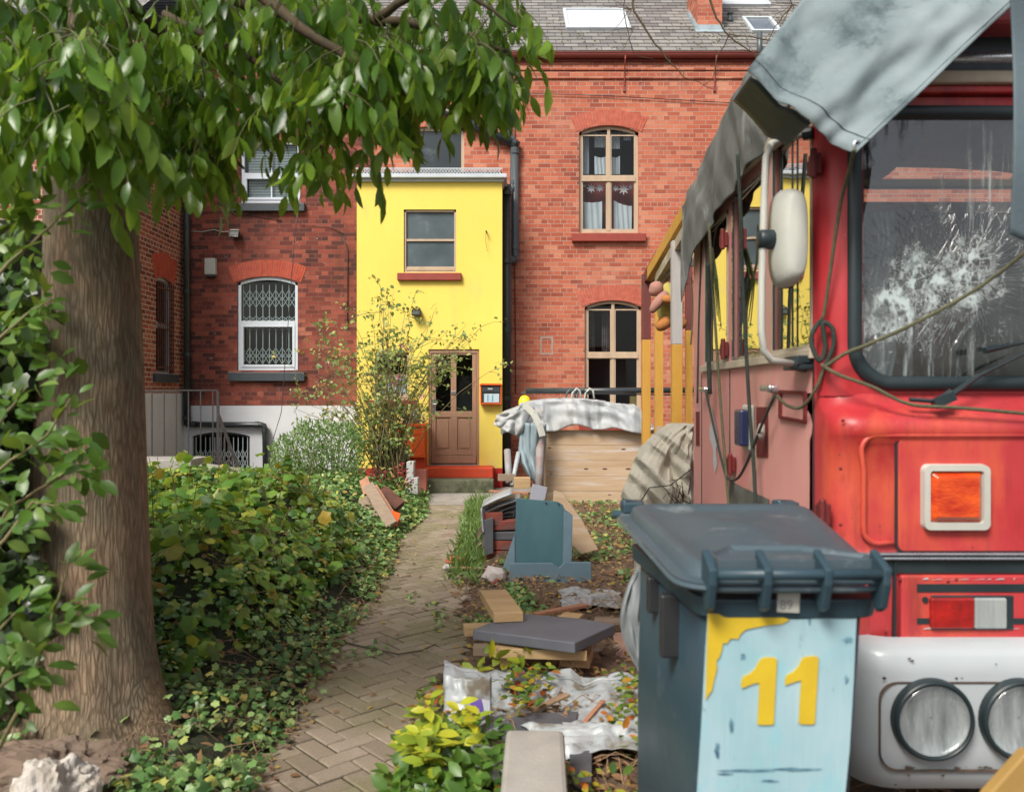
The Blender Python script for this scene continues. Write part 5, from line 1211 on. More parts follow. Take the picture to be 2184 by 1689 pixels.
rope([P(1590, 240, 3.7), P(1560, 330, 4.0), P(1500, 420, 4.4), P(1496, 520, 4.5), P(1490, 700, 4.6), P(1487, 860, 4.6)], .005, M['rope_d'], 'thin dark cord over the rear of the dirty tarpaulin')
k = MB()
for i in range(5):
    q = [S(1513+i*1.5, 530, .06), S(1518+3*i, 600+random.uniform(-10, 10), .07), S(1522+4*i, 650+12*i, .05)]; k.tube(q, [.006, .004, .002], 6)
tag(k.build('moss_clump', pm('moss', (.05, .07, .015), (.025, .035, .01), 30, 1, .8, 90)), 'ragged moss hanging from the tarpaulin hem over the rear side window', 'moss')

# ------------------------------------------------------------------ wheelie bin
M['bin'] = pm('dark_blue_grey_plastic', (.030, .062, .082), (.022, .046, .062), 2.5, .42, .10, 90, dirt=(.075, .105, .12), dsc=3, damt=.6, spec=.45)
M['bin_lid'] = pm('dusty_lid_plastic', (.060, .090, .108), (.045, .070, .086), 2.5, .42, .10, 90, dirt=(.20, .22, .23), dsc=3.2, damt=.57, spec=.5)
bn = thing('wheelie_bin', 'dark grey-blue wheelie bin with a painted number 11 panel, in front of the red bus', 'bin', (.62, 2.2, 0))
def brect(z, xf0, xf1, xb0, xb1, y0, y1, r=.06, zz=None, n=5):
    """rounded trapezoid, front side y0"""
    c = [Vector((xf0, y0)), Vector((xf1, y0)), Vector((xb1, y1)), Vector((xb0, y1))]; pts = []
    for i in range(4):
        p, q, o = c[i], c[i-1], c[(i+1) % 4]; a_ = p+(q-p).normalized()*r; b_ = p+(o-p).normalized()*r
        for j in range(n+1):
            t = j/n; pt = a_*(1-t)**2+p*2*t*(1-t)+b_*t*t; pts.append((pt.x, pt.y, z+(zz(pt.y) if zz else 0)))
    return pts
yfb, ybb = 1.855, 2.52
k = MB()
def br_(z, sh, ins, dy=0): return brect(z, .440+sh+ins, .800+sh-ins*.4, .385+sh+ins, .915+sh-ins, yfb+dy, ybb-dy*.5, .055)
k.loft([br_(.04, -.035, .035, .06), br_(.10, -.033, .02, .03), br_(.6, -.018, .008, .012), br_(1.02, 0, 0, 0)], True, True)
k.build('body', M['bin'], bn, smooth=True, bevel=.0)
k = MB()   # body collar under the lid with ribs
k.loft([brect(1.0, .425, .825, .365, .94, yfb-.012, ybb+.03, .06), brect(1.045, .42, .83, .36, .945, yfb-.02, ybb+.03, .06)], True, True); k.build('collar', M['bin'], bn, smooth=False, bevel=.004)
for y_, zb_ in ((2.08, .84), (2.28, .90)): k = MB(); k.bb(.375, .44, y_-.018, y_+.018, zb_, 1.0); k.build('side_rib', M['black_plastic'], bn, bevel=.006)
# lid: rim, raised rim ridge, dished top
zz_ = lambda y: .045*(y-1.8)/.8
k = MB()
k.loft([brect(1.068, .372, .848, .325, .965, 1.80, 2.62, .10, zz_), brect(1.075, .365, .852, .32, .97, 1.795, 2.63, .10, zz_), brect(1.082, .372, .845, .328, .962, 1.803, 2.622, .10, zz_)], True, False)
lid_pts = [(1.084, 0.0), (1.088, .028), (1.112, .036), (1.118, .048), (1.112, .075), (1.106, .10), (1.108, .14)]
k.loft([brect(z_, .372+i_, .845-i_, .328+i_, .962-i_, 1.803+i_*.9, 2.622-i_*.9, max(.02, .10-i_*.214), zz_) for z_, i_ in lid_pts]+[[tuple(Vector(p).lerp(Vector((.64, 2.22, 1.128+zz_(2.22))), f_)) for p in brect(1.108, .512, .705, .468, .822, 1.929, 2.496, .07, zz_)] for f_ in (.3, .6, .9, .995)], True, False)
lid = k.build('lid', M['bin_lid'], bn, smooth=True)
md = lid.modifiers.new('edge', 'EDGE_SPLIT'); md.split_angle = R(50)
k = MB()  # front raised tray
fr2 = lambda z_, i_: [(x_, y_, z_) for x_, y_ in ((.455+i_, 1.83+i_*.5), (.83-i_, 1.83+i_*.5), (.83-i_, 1.90), (.72-i_, 2.02-i_), (.52+i_, 2.02-i_), (.455+i_, 1.92))]
k.loft([fr2(1.095, 0), fr2(1.136, .006), fr2(1.134, .014), fr2(1.124, .022)], True, True); k.build('lid_front_tray', M['bin_lid'], lid, bevel=.006)
k = MB(); yh = 1.785; zh = 1.112
k.tube([(.430, yh, zh), (.818, yh, zh)], .0125, 10); k.build('lid_handle', M['bin'], lid, smooth=True)
for x_ in (.435, .555, .685, .812):
    k = MB(); k.prism([(yh-.016, zh+.014), (yh+.02, zh+.03), (yh+.06, zh+.045), (yh+.07, zh-.04), (yh+.03, zh-.09), (yh+.005, zh-.075), (yh-.014, zh-.02)], 'X', x_-.009, x_+.009); k.build('lid_lug', M['bin'], lid, bevel=.004)
for x_ in (.37, .86):
    k = MB(); k.bb(x_-.02, x_+.045, 2.58, 2.66, 1.13, 1.165); k.tube([(x_-.02, 2.6, 1.16), (x_+.05, 2.66, 1.15)], .014, 8); k.build('hinge_lug', M['bin'], lid, bevel=.006)
k = MB(); k.tube([(.33, 2.70, 1.11), (.96, 2.70, 1.11)], .014, 8); k.build('rear_handle', M['bin'], bn, smooth=True)
for x_ in (.40, .88):
    k = MB(); k.lathe((x_, 2.50, .10), [(.10, -.02), (.10, .02), (.05, .024)], 20, 'X'); k.build('wheel', M['rubber'], bn)
# number panel
ps = MB(); pyy = yfb-.008
A = lambda u, v: P(u, v, pyy)
panel_pts = [(1510, 1311), (1600, 1315), (1700, 1321), (1790, 1314), (1827, 1313), (1821, 1450), (1812, 1600), (1800, 1720), (1485, 1720), (1496, 1550), (1504, 1400)]
ps.add([A(u, v)+Vector((0, .0, 0)) for u, v in panel_pts]+[A(u, v)+Vector((0, .004, 0)) for u, v in panel_pts], [tuple(range(11)), tuple(range(21, 10, -1))]+[(i, (i+1) % 11, 11+(i+1) % 11, 11+i) for i in range(11)])
a = N('sky_blue_brushed_paint'); co = a.coord(); c_ = a.mix(a.ramp(a.noise(a.scale(co, 1, 1, .5), 7, 5), [(.3, 0), (.7, 1)]), (.25, .42, .47), (.35, .49, .54))
c_ = a.mix(a.ramp(a.noise(a.scale(co, 1, 1, .6), 9, 6, .7), [(.52, 0), (.70, .8)]), c_, (.20, .47, .53)); c_ = a.mix(a.ramp(a.noise(a.scale(co, 1.6, 1, .5), 13, 8, .75), [(.62, 0), (.68, .85)]), c_, (.05, .13, .20))
M['sky_paint'] = a.done(a.bsdf(c_, .6, 0, a.bump(a.noise(a.scale(co, 1, 1, .1), 90, 4), .3, .003)))
pan = ps.build('number_panel', M['sky_paint'], bn)
k = MB()
for (u, v, w_, h_) in ((1727, 1322, 4, 12), (1830-20, 1365, 14, 8), (1600, 1643, 60, 4), (1690, 1640, 60, 4), (1545, 1650, 20, 3), (1560, 1548, 5, 18), (1640, 1665, 22, 3), (1806, 1450, 5, 10), (1530, 1600, 6, 22), (1585, 1400, 7, 10)):
    c = P(u, v, pyy-.0012); k.add([c+Vector((w_*1.1e-3*math.cos(6.283*j/12)*random.uniform(.5, 1.2), 0, h_*1.1e-3*math.sin(6.283*j/12)*random.uniform(.5, 1.2))) for j in range(12)], [tuple(range(12))])
k.build('scuff_marks', pm('dark_scuff', (.04, .10, .16), (.16, .32, .38), 60, .7), pan, kind='stuff')
def zpoly(pts, y, mat, name, par, z=(1500, 1200)):
    k = MB(); q = [P((z[0]+a_/2.184)/1.1447, (z[1]+b_/2.184)/1.1447, y) for a_, b_ in pts]; n = len(q); k.add(q+[p+Vector((0, .0035, 0)) for p in q], [tuple(range(n)), tuple(range(2*n-1, n-1, -1))]+[(i, (i+1) % n, n+(i+1) % n, n+i) for i in range(n)]); return k.build(name, mat, par)
M['num_yellow'] = pm('yellow_sign_paint', (.60, .43, .02), (.52, .36, .02), 14, .55, .1, 90, dirt=(.45, .40, .12), dsc=12, damt=.7)
zpoly([(680, 1048), (676, 1018), (690, 985), (722, 972), (752, 945), (775, 900), (800, 884), (850, 884), (868, 892), (862, 1000), (856, 1120), (850, 1236), (840, 1243), (775, 1243), (764, 1238), (770, 1120), (774, 1018), (740, 1024)], pyy-.0042, M['num_yellow'], 'digit', pan)
zpoly([(912, 1032), (912, 1000), (922, 978), (955, 962), (985, 930), (1000, 895), (1020, 880), (1075, 877), (1090, 885), (1084, 1000), (1076, 1120), (1070, 1230), (1062, 1240), (998, 1240), (984, 1232), (990, 1120), (998, 1005), (960, 1014)], pyy-.0042, M['num_yellow'], 'digit', pan)
zpoly([(500, 650), (700, 658), (905, 672), (935, 684), (890, 706), (820, 712), (760, 722), (700, 735), (672, 760), (660, 785), (620, 782), (600, 810), (580, 805), (572, 850), (562, 880), (545, 900), (548, 940), (530, 1010), (520, 1060), (505, 1080), (488, 1110), (490, 1000), (494, 850)], pyy-.0038, M['num_yellow'], 'yellow_paint_corner', pan)
k = MB(); q0 = P((1500+865/2.184)/1.1447, (1200+645/2.184)/1.1447, yfb-.02); k.box(q0+Vector((.026, 0, .024)), (.050, .003, .046), (0, R(2), 0)); tg = k.build('sticker', M['white_plastic'], bn)
k = MB(); text_mb(k, '89', (q0.x+.006, yfb-.0222, q0.z+.008), .030, .0004); k.build('sticker_number', pm('faded_grey_ink', (.22, .23, .23)), tg)

# ------------------------------------------------------------------ tree
tree = thing('tree', 'large tree with ridged grey-brown trunk at the left and leafy branches hanging over the path', 'tree', (-1.62, 3.2, 0))
TY = 3.35
k = MB(); rings = []
cen = [(-.1, 178, 240), (0.0, 182, 205), (.12, 182, 176), (.30, 182, 150), (.6, 187, 130), (.8, 190, 124), (1.1, 190, 116), (1.5, 193, 106), (2.0, 198, 92), (2.6, 190, 90), (3.1, 180, 92), (3.6, 168, 88), (4.6, 150, 80)]
for (z, u, hw) in cen:
    cx_ = ux(u, TY); r = hw*TY/F; ring_ = []
    for i in range(40):
        a_ = 2*math.pi*i/40; fl_ = 1+(.30*max(0, math.cos(3*a_+.4)))*max(0, (.6-z)/.6)**1.5
        rr_ = r*fl_*(1+.05*noise.noise(Vector((math.cos(a_)*1.5, math.sin(a_)*1.5, z*1.2)))+.012*math.sin(11*a_+z))
        ring_.append((cx_+rr_*math.cos(a_), TY+rr_*math.sin(a_)*.95, z))
    rings.append(ring_)
k.loft(rings, True, True); tr_o = k.build('trunk', M['bark'], tree, smooth=True)
ss = tr_o.modifiers.new('sub', 'SUBSURF'); ss.levels = 1; ss.render_levels = 2
def branch(pts, r0, r1, par=tree, mat=M['bark_twig'], name='branch'):
    n_ = len(pts); out = []
    P3 = [Vector(p) for p in pts]
    for i in range(n_-1):
        for j in range(4):
            t = j/4; q = P3[i].lerp(P3[i+1], t)+Vector((nz(i+t, 1, 0, 3), nz(i+t, 5, 0, 3), nz(i+t, 9, 0, 3)))*.02; out.append(q)
    out.append(P3[-1]); rs = [r0+(r1-r0)*i/(len(out)-1) for i in range(len(out))]
    k = MB(); k.tube(out, rs, 8); return k.build(name, mat, par, smooth=True)
LB = [  # main limbs over the path
 ([P(210, -160, 3.3), P(400, -60, 3.3), P(560, 20, 3.3), P(760, 40, 3.3), P(960, 60, 3.2), P(1080, 110, 3.1)], .045, .008),
 ([P(230, -40, 3.35), P(330, 60, 3.5), P(470, 130, 3.7), P(540, 190, 3.8), P(620, 300, 3.9)], .03, .006),
 ([P(250, 60, 3.4), P(380, 250, 3.4), P(470, 310, 3.4), P(520, 360, 3.3)], .022, .005),
 ([P(150, 60, 3.2), P(90, 190, 2.9), P(20, 235, 2.7), P(-60, 260, 2.6)], .018, .006),
 ([P(450, -100, 2.9), P(640, 60, 2.8), P(800, 170, 2.8), P(900, 220, 2.8)], .025, .005),
 ([P(800, 40, 3.2), P(900, -20, 3.1), P(1000, -10, 3.0), P(1100, 60, 3.0)], .018, .004),
 ([P(350, 30, 3.0), P(560, 140, 2.9), P(650, 240, 2.9), P(690, 330, 3.0)], .014, .003)]
for pts, a_, b_ in LB: branch(pts, a_, b_)
# hanging compound leaves filling the canopy
def inpoly(x, y, poly):
    c = False; j = len(poly)-1
    for i in range(len(poly)):
        xi, yi = poly[i]; xj, yj = poly[j]
        if (yi > y) != (yj > y) and x < (xj-xi)*(y-yi)/(yj-yi)+xi: c = not c
        j = i
    return c
zones = [ # polygon (u,v of the leaf stalks), depth range, count
 ([(-80, -60), (1060, -60), (1105, 20), (1085, 110), (1000, 130), (900, 180), (850, 215), (790, 175), (720, 190), (690, 130), (560, 40), (300, 60), (200, 150), (-80, 130)], (2.7, 3.9), 450),
 ([(660, 60), (860, 60), (900, 200), (870, 235), (760, 235), (700, 190)], (2.6, 3.3), 90),
 ([(280, 60), (560, 60), (690, 180), (700, 270), (640, 280), (520, 250), (400, 300), (310, 260), (280, 150)], (2.9, 4.0), 165),
 ([(310, 280), (480, 300), (480, 350), (430, 360), (330, 330)], (3.0, 3.8), 30),
 ([(-60, 60), (250, 60), (270, 160), (250, 250), (160, 290), (60, 240), (-60, 330)], (2.3, 2.95), 150),
 ([(640, 280), (740, 300), (735, 330), (660, 350)], (3.0, 3.4), 12),
 ([(880, 60), (1100, 60), (1110, 130), (1040, 170), (960, 180), (900, 150)], (2.8, 3.4), 90),
]
pos = []; dirs = []; nrms = []; sizes = []; tw = MB(); rn_ = []
sprays = 0
for poly, (ya, yb_), cnt in zones:
    us = [p[0] for p in poly]; vs_ = [p[1] for p in poly]; c = 0
    while c < cnt:
        u, v = random.uniform(min(us), max(us)), random.uniform(min(vs_), max(vs_))
        if not inpoly(u, v, poly): continue
        y = random.uniform(ya, yb_)
        if noise.noise(Vector((u/75, v/75, y*.9))) < -.03: continue
        c += 1; p = P(u, v, y)
        az_ = random.uniform(0, 6.28); out_ = Vector((math.cos(az_)+.25, math.sin(az_)*.7, 0)).normalized()
        L = random.uniform(.09, .30); d0 = (out_*.8+Vector((0, 0, random.uniform(-.6, .1)))).normalized()
        pts = [p]; d = d0.copy(); nst = 4
        for i in range(nst): d = (d+Vector((0, 0, -.42))).normalized(); pts.append(pts[-1]+d*L/nst)
        tw.tube(pts, [.0025, .0022, .0018, .0015, .0012], 4, False)
        tone = min(1, max(0, random.gauss(.42, .2)))
        npair = random.choice((2, 3, 3))
        for i in range(npair*2+1):
            if i == npair*2: base = pts[-1]; dd = d
            else:
                q = (i//2+1)/(npair+.6)*nst; b0 = int(min(q, nst-1)); base = pts[b0].lerp(pts[min(b0+1, nst)], q-b0)
                side = d.cross(Vector((0, 0, 1))); side = side.normalized() if side.length > .01 else Vector((1, 0, 0))
                dd = (side*(1 if i % 2 else -1)*.9+d*.7+Vector((0, 0, -.55-.3*random.random()))).normalized()
            pos.append(base); dirs.append(dd+Vector([random.gauss(0, .12) for _ in range(3)])); sizes.append(random.uniform(.062, .122)*(1 if random.random() > .12 else .6))
            nv = Vector((0, 0, 1))-dd*dd.z; nrms.append(nv+Vector([random.gauss(0, .45) for _ in range(3)])); rn_.append(min(1, max(0, tone+random.gauss(0, .1))))
tw.build('twigs', pm('green_stalk', (.10, .13, .03), (.08, .06, .03), 9), tree)
me = leaf_mesh('crown', T_ovate(.37, .10, .26), np.array(pos), np.array(dirs), np.array(nrms), np.array(sizes), np.array(rn_))
link(me, 'crown', M['leaf_tree'], tree, uvworld=False, smooth=True)
# upper crown outside the picture that shades the trunk
pp = []
while len(pp) < 900:
    x, y, z = random.uniform(-4.4, .3), random.uniform(1.6, 6.0), random.uniform(3.35, 4.6)
    if z < H0+.53*y: continue
    pp.append((x, y, z))
leaves('upper_crown', M['leaf_tree'], T_ovate(.42, .1, .2), pp, (.14, .24), (0, 0, -1), .8, parent=tree)

# thin bare branches of a second tree crossing in front of the roof
bt = thing('bare_branch', 'thin nearly bare branches drooping in front of the slate roof', 'branch', P(1560, -30, 6.0))
def twig(pts, r0, r1, mat=M['bark_twig'], par=bt, name='twig', jit=6):
    P3 = []
    for i in range(len(pts)-1):
        for j in range(4):
            t = j/4; P3.append(P(pts[i][0]*(1-t)+pts[i+1][0]*t+random.uniform(-jit, jit)*.35, pts[i][1]*(1-t)+pts[i+1][1]*t+random.uniform(-jit, jit)*.35, pts[i][2]*(1-t)+pts[i+1][2]*t))
    P3.append(P(*pts[-1])); n_ = len(P3); k = MB(); k.tube(P3, [r0+(r1-r0)*i/(n_-1) for i in range(n_)], 5); return k.build(name, mat, par, smooth=True)
twig([(1345, -40, 6), (1352, 25, 6), (1385, 80, 6), (1410, 108, 6), (1430, 135, 6), (1460, 165, 6), (1520, 190, 6)], .010, .002)
twig([(1333, -40, 6), (1331, 30, 6), (1342, 75, 6), (1350, 115, 6.1), (1400, 130, 6.1)], .005, .0015)
twig([(1665, -30, 6), (1690, 10, 6), (1650, 60, 6), (1635, 95, 6)], .006, .002)
twig([(1500, -40, 5.5), (1530, 40, 5.5), (1555, 80, 5.5), (1610, 115, 5.5), (1625, 150, 5.5)], .009, .002)
twig([(1555, 80, 5.5), (1530, 120, 5.5), (1520, 170, 5.5), (1480, 200, 5.5)], .005, .001); twig([(1555, 75, 5.5), (1640, 85, 5.5), (1700, 80, 5.5)], .005, .002)
for i in range(26):
    u, v = random.choice(((1352, 60), (1400, 100), (1430, 135), (1555, 80), (1600, 110), (1460, 150), (1690, 10), (1345, 20))); a_ = random.uniform(0, 6.28); L = random.uniform(25, 75)
    twig([(u, v, 6), (u+L*.5*math.cos(a_), v+L*.5*math.sin(a_)+4, 6), (u+L*math.cos(a_)+random.uniform(-8, 8), v+L*math.sin(a_)+14, 6)], .003, .0008)

# ------------------------------------------------------------------ shrub in front of the trunk, left edge
fs_ = thing('shrub', 'bright green broad-leaved shrub in front of the trunk at the left edge', 'shrub', (-1.6, 2.5, 0))
stems = [([(-120, 1150, 2.3), (0, 1000, 2.35), (100, 930, 2.4), (150, 850, 2.4)]), ([(-100, 1300, 2.3), (20, 1080, 2.4), (140, 1010, 2.5), (205, 1000, 2.5)]), ([(-100, 1600, 2.1), (30, 1390, 2.2), (120, 1330, 2.2), (205, 1320, 2.25)]), ([(-60, 1700, 2.2), (60, 1480, 2.2), (130, 1260, 2.25), (150, 1190, 2.25)]),
 ([(-100, 800, 2.4), (0, 720, 2.45), (70, 660, 2.5), (110, 640, 2.5)]), ([(-100, 700, 2.3), (20, 560, 2.35), (110, 480, 2.4), (190, 410, 2.45)]), ([(-100, 600, 2.5), (0, 500, 2.5), (80, 450, 2.5)]), ([(-80, 1450, 2.0), (0, 1340, 2.05), (60, 1280, 2.1)]), ([(-90, 1050, 2.1), (0, 900, 2.2), (60, 820, 2.2)]), ([(-90, 1250, 2.1), (10, 1150, 2.15), (70, 1070, 2.2), (130, 1080, 2.2)]), ([(-60, 1520, 2.0), (30, 1440, 2.1), (90, 1420, 2.1)])]
pos = []; dirs = []
for st_ in stems:
    twig(st_, .007, .002, M['bark_rose'], fs_, 'stem')
    for i in range(26):
        q = random.uniform(.8, len(st_)-1.001); b0 = int(q); t = q-b0; A_, B_ = P(*st_[b0]), P(*st_[b0+1]); p = A_.lerp(B_, t); ax = (B_-A_).normalized()
        sd_ = unit_rand(1)[0]; 
        p2 = p+Vector(sd_)*random.uniform(0, .07); pos.append(p2); dirs.append((ax*.5+Vector(sd_)*.9+Vector((.1, -.1, -.15))))
n_ = len(pos)
me = leaf_mesh('foliage', T_ovate(.50, .12, .2), np.array(pos), np.array(dirs), np.tile([0, -.5, .8], (n_, 1))+unit_rand(n_)*.5, rng.uniform(.040, .078, n_), rng.random(n_))
link(me, 'foliage', M['leaf_shrub'], fs_, uvworld=False, smooth=True)
# ivy wall left of the trunk, coloured near black for the shade there
di = thing('ivy', 'dark ivy massed left of the tree trunk, leaves and backing coloured for deep shade', 'ivy', (-2.6, 3.5, 0))
pos = []
while len(pos) < 5200:
    y = random.uniform(3.0, 4.2); u = random.uniform(-250, 105); v = random.uniform(470, 1700)
    if u > 40+50*math.sin(v/90)+(40 if v > 900 else 0): continue
    if v < 600 and random.random() < .6: continue
    p = P(u, v, y)
    if p.z < 0: continue
    pos.append(p)
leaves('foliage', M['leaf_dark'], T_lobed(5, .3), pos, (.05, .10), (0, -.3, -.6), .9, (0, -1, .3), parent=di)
k = MB(); k.grid(lambda s, t: (-3.9+1.75*s+.08*nz(s*9, t*9), 3.75+.12*nz(s*7, t*7, 3)+.25*s, 2.35*t), 16, 20); k.build('shade_backing', M['under'], di, smooth=True)  # dark sheet behind the ivy, standing in for the shade
pos = []
for st_ in (([(0, 480), (60, 560), (60, 640), (100, 760)]), ([(20, 640), (90, 740), (130, 820)]), ([(100, 930), (170, 960), (215, 985)])):
    for i in range(40): q = random.uniform(0, len(st_)-1.001); b0 = int(q); t = q-b0; pos.append(P(st_[b0][0]*(1-t)+st_[b0+1][0]*t+random.gauss(0, 22), st_[b0][1]*(1-t)+st_[b0+1][1]*t+random.gauss(0, 22), random.uniform(2.75, 3.0)))
leaves('outer_foliage', M['leaf_shrub'], T_ovate(.55), pos, (.05, .09), (0, -.2, -.6), .8, (0, -.8, .6), parent=di)

# ------------------------------------------------------------------ left bank: currant bushes, ivy, shrubs
def sm(x): x = min(1, max(0, x)); return x*x*(3-2*x)
def bankH(x, y):
    d = xl(min(max(y, 3.1), 12.6))-x
    if d < -.05: return 0
    near = .74*sm(d/.85)*sm((y-3.5)/1.5)*(1-sm((y-7.2)/1.6)) + .20*sm(d/.3)*(1-sm((y-3.4)/1.2))
    mid = .36*sm(d/.9)*sm((y-6.9)/1.2)*(1-sm((y-11.2)/1.0)) + .06
    far = .36*sm((d-.75)/.9)*sm((y-9.0)/1.6)*(1-sm((y-12.3)/.8))*(1-sm((d-4.0)/1.2))
    h = max(near, mid*sm(d/.12), far+mid*.2)
    if x < -4.0: h *= 1-.5*sm((-4.0-x)/1.0)*sm((y-8)/3)
    return h*(1+.26*nz(x, y, 0, 1.9)+.14*nz(x, y, 3, 5))
k = MB()
def bankf(s, t):
    y = 2.7+9.9*t; x = xl(min(max(y, 3.1), 12.6))+.02-7.0*s**1.3
    return (x, y, bankH(x, y)*.80-.02)
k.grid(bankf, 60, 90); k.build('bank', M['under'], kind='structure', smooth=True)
def scatter(n, y0, y1, dmax, cond=lambda x, y, d: True, up=(.80, 1.06), dpow=1.0):
    out = []
    while len(out) < n:
        y = y0+(y1-y0)*random.random(); d = dmax*random.random()**dpow; x = xl(min(max(y, 3.1), 12.6))-d
        if not cond(x, y, d): continue
        h = bankH(x, y)
        out.append((x+random.gauss(0, .03), y+random.gauss(0, .03), max(.01, h*random.uniform(*up))+random.uniform(0, .04)))
    return out
def facing(pts):    # leaf normals follow the bank's slope
    out = []
    for x, y, z in pts:
        e = .08; gx = (bankH(x+e, y)-bankH(x-e, y))/(2*e); gy = (bankH(x, y+e)-bankH(x, y-e))/(2*e); out.append((-gx*.7, -gy*.7-.15, 1))
    return np.array(out)
def cover(name, mat, tpl, pts, size, label=None, cat=None, kind=None, parent=None, nj=.55, rnd=None, droop=-.25):
    pts_ = np.array(pts); n = len(pts_); nn = facing(pts); nn /= np.linalg.norm(nn, axis=1, keepdims=True); nn = nn+unit_rand(n)*nj
    d = unit_rand(n); d[:, 2] = d[:, 2]*.5+droop; r_ = rng.random(n) if rnd is None else rnd
    me = leaf_mesh(name, tpl, pts_, d, nn, rng.uniform(size[0], size[1], n), r_); return link(me, name, mat, parent, label, cat, None, kind, uvworld=False)
cb_ = thing('currant_bush', 'dense lobed-leaved currant bush beside the path just behind the trunk', 'bush', (-1.9, 5.2, 0))
pts = scatter(6200, 3.7, 7.6, 3.4, lambda x, y, d: bankH(x, y) > .22, (.55, 1.08), 1.25)
pts += [(x, y, z+random.uniform(.02, .16)) for x, y, z in scatter(420, 4.4, 7.6, 3.0, lambda x, y, d: bankH(x, y) > .7 and nz(x, y, 8, 2.5) > .05)]
cover('foliage', M['leaf_currant'], T_lobed(5, .22, .14), pts, (.045, .12), parent=cb_)
k = MB()
for x, y, z in scatter(150, 4.2, 7.4, 2.8, lambda x, y, d: bankH(x, y) > .6):
    h = random.uniform(.02, .22) if random.random() < .8 else .3; k.tube([(x, y, .1), (x+random.gauss(0, .05), y, z*.6), (x+random.gauss(0, .08), y, z+h)], [.006, .005, .002], 5)
k.build('stems', pm('red_brown_stem', (.13, .05, .03), (.10, .06, .03), 9), cb_)
pts = scatter(15500, 6.6, 12.5, 4.6, lambda x, y, d: True, (.82, 1.06), 1.4)
cover('ivy_cover', M['leaf_ivy'], T_lobed(5, .38, .06), pts, (.032, .068), 'mat of small-leaved ivy covering the bank on the left of the path', 'ivy', 'stuff')
pts = scatter(6200, 2.6, 8.2, 1.1, lambda x, y, d: bankH(x, y) < .5 and nz(x, y, 12, 3) > -.28, (.5, 1.25), 1.0)
cover('ivy_cover', M['leaf_ivy'], T_lobed(5, .26, .10), pts, (.018, .046), 'low ivy and litter at the foot of the tree beside the paving', 'ivy', 'stuff', rnd=rng.random(len(pts))*.97)
pts = [(x, y, z*random.random()) for x, y, z in scatter(1700, 2.9, 8.0, .9)]
cover('fallen_leaves', M['leaf_fallen'], T_ovate(.5), pts, (.03, .06), 'brown dead leaves along the left edge of the path', 'leaves', 'stuff', nj=.9)
k = MB()
for i in range(1100):
    y = random.uniform(2.8, 8.4); d = random.random()**1.2*1.1; x = xl(min(max(y, 3.1), 12.6))-d+.03; z = bankH(x, y)*random.uniform(.6, 1.05)+.01; a_ = random.uniform(0, 6.28); L = random.uniform(.05, .22)
    k.tube([(x, y, z), (x+L*.5*math.cos(a_), y+L*.5*math.sin(a_), z+random.uniform(-.01, .05)), (x+L*math.cos(a_), y+L*math.sin(a_), z+random.uniform(-.05, .04))], [.0025, .002, .001], 4, False)
k.build('dead_stems', M['dry'], kind='stuff', label='tangle of dry stalks between the ivy and the path', cat='stalks')
for i, (a_, b_, r) in enumerate((((645, 1150, 7.2), (740, 1195, 6.6), .018), ((648, 1120, 7.4), (665, 1165, 6.9), .02), ((660, 1270, 5.9), (700, 1225, 6.3), .016), ((440, 1640, 3.3), (470, 1600, 3.4), .012))):
    k = MB(); A_, B_ = P(*a_), P(*b_); k.tube([A_, A_.lerp(B_, .5)+Vector((0, 0, .02)), B_], [r, r*.8, r*.5], 7)
    k.build('fallen_branch', M['dry'], label=('long fallen branch lying across the ivy left of the path', 'short upright dead branch in the ivy behind the long one', 'pale broken stick at the foot of the currant bush', 'small pale stick in the low ivy near the trunk')[i], cat='branch', smooth=True)
# soft grey-green shrub by the plinth
sg_ = thing('shrub', 'feathery grey-green shrub against the white rendered plinth', 'shrub', (-2.6, 11.4, 0))
pos = []; k = MB()
while len(pos) < 5200:
    u = random.uniform(565, 775); v = random.uniform(895, 1090); e = ((u-690)/120)**2+max(0, (1000-v)/100)**2
    if e > 1+.35*nz(u, v, 0, .03): continue
    pos.append(P(u, v, random.uniform(10.9, 11.9)))
leaves('foliage', M['leaf_sage'], T_ovate(.22, .05, .1), pos, (.05, .10), (0, -.1, .9), 1.0, (0, -1, .5), .9, parent=sg_)
for i in range(46):
    u = random.uniform(600, 760); v = random.uniform(912, 960); p = P(u, v, 11.4); k.tube([(p.x*.5+-2.5*.5, 11.4, .2), p], [.006, .002], 4, False)
k.build('stems', M['bark_rose'], sg_)

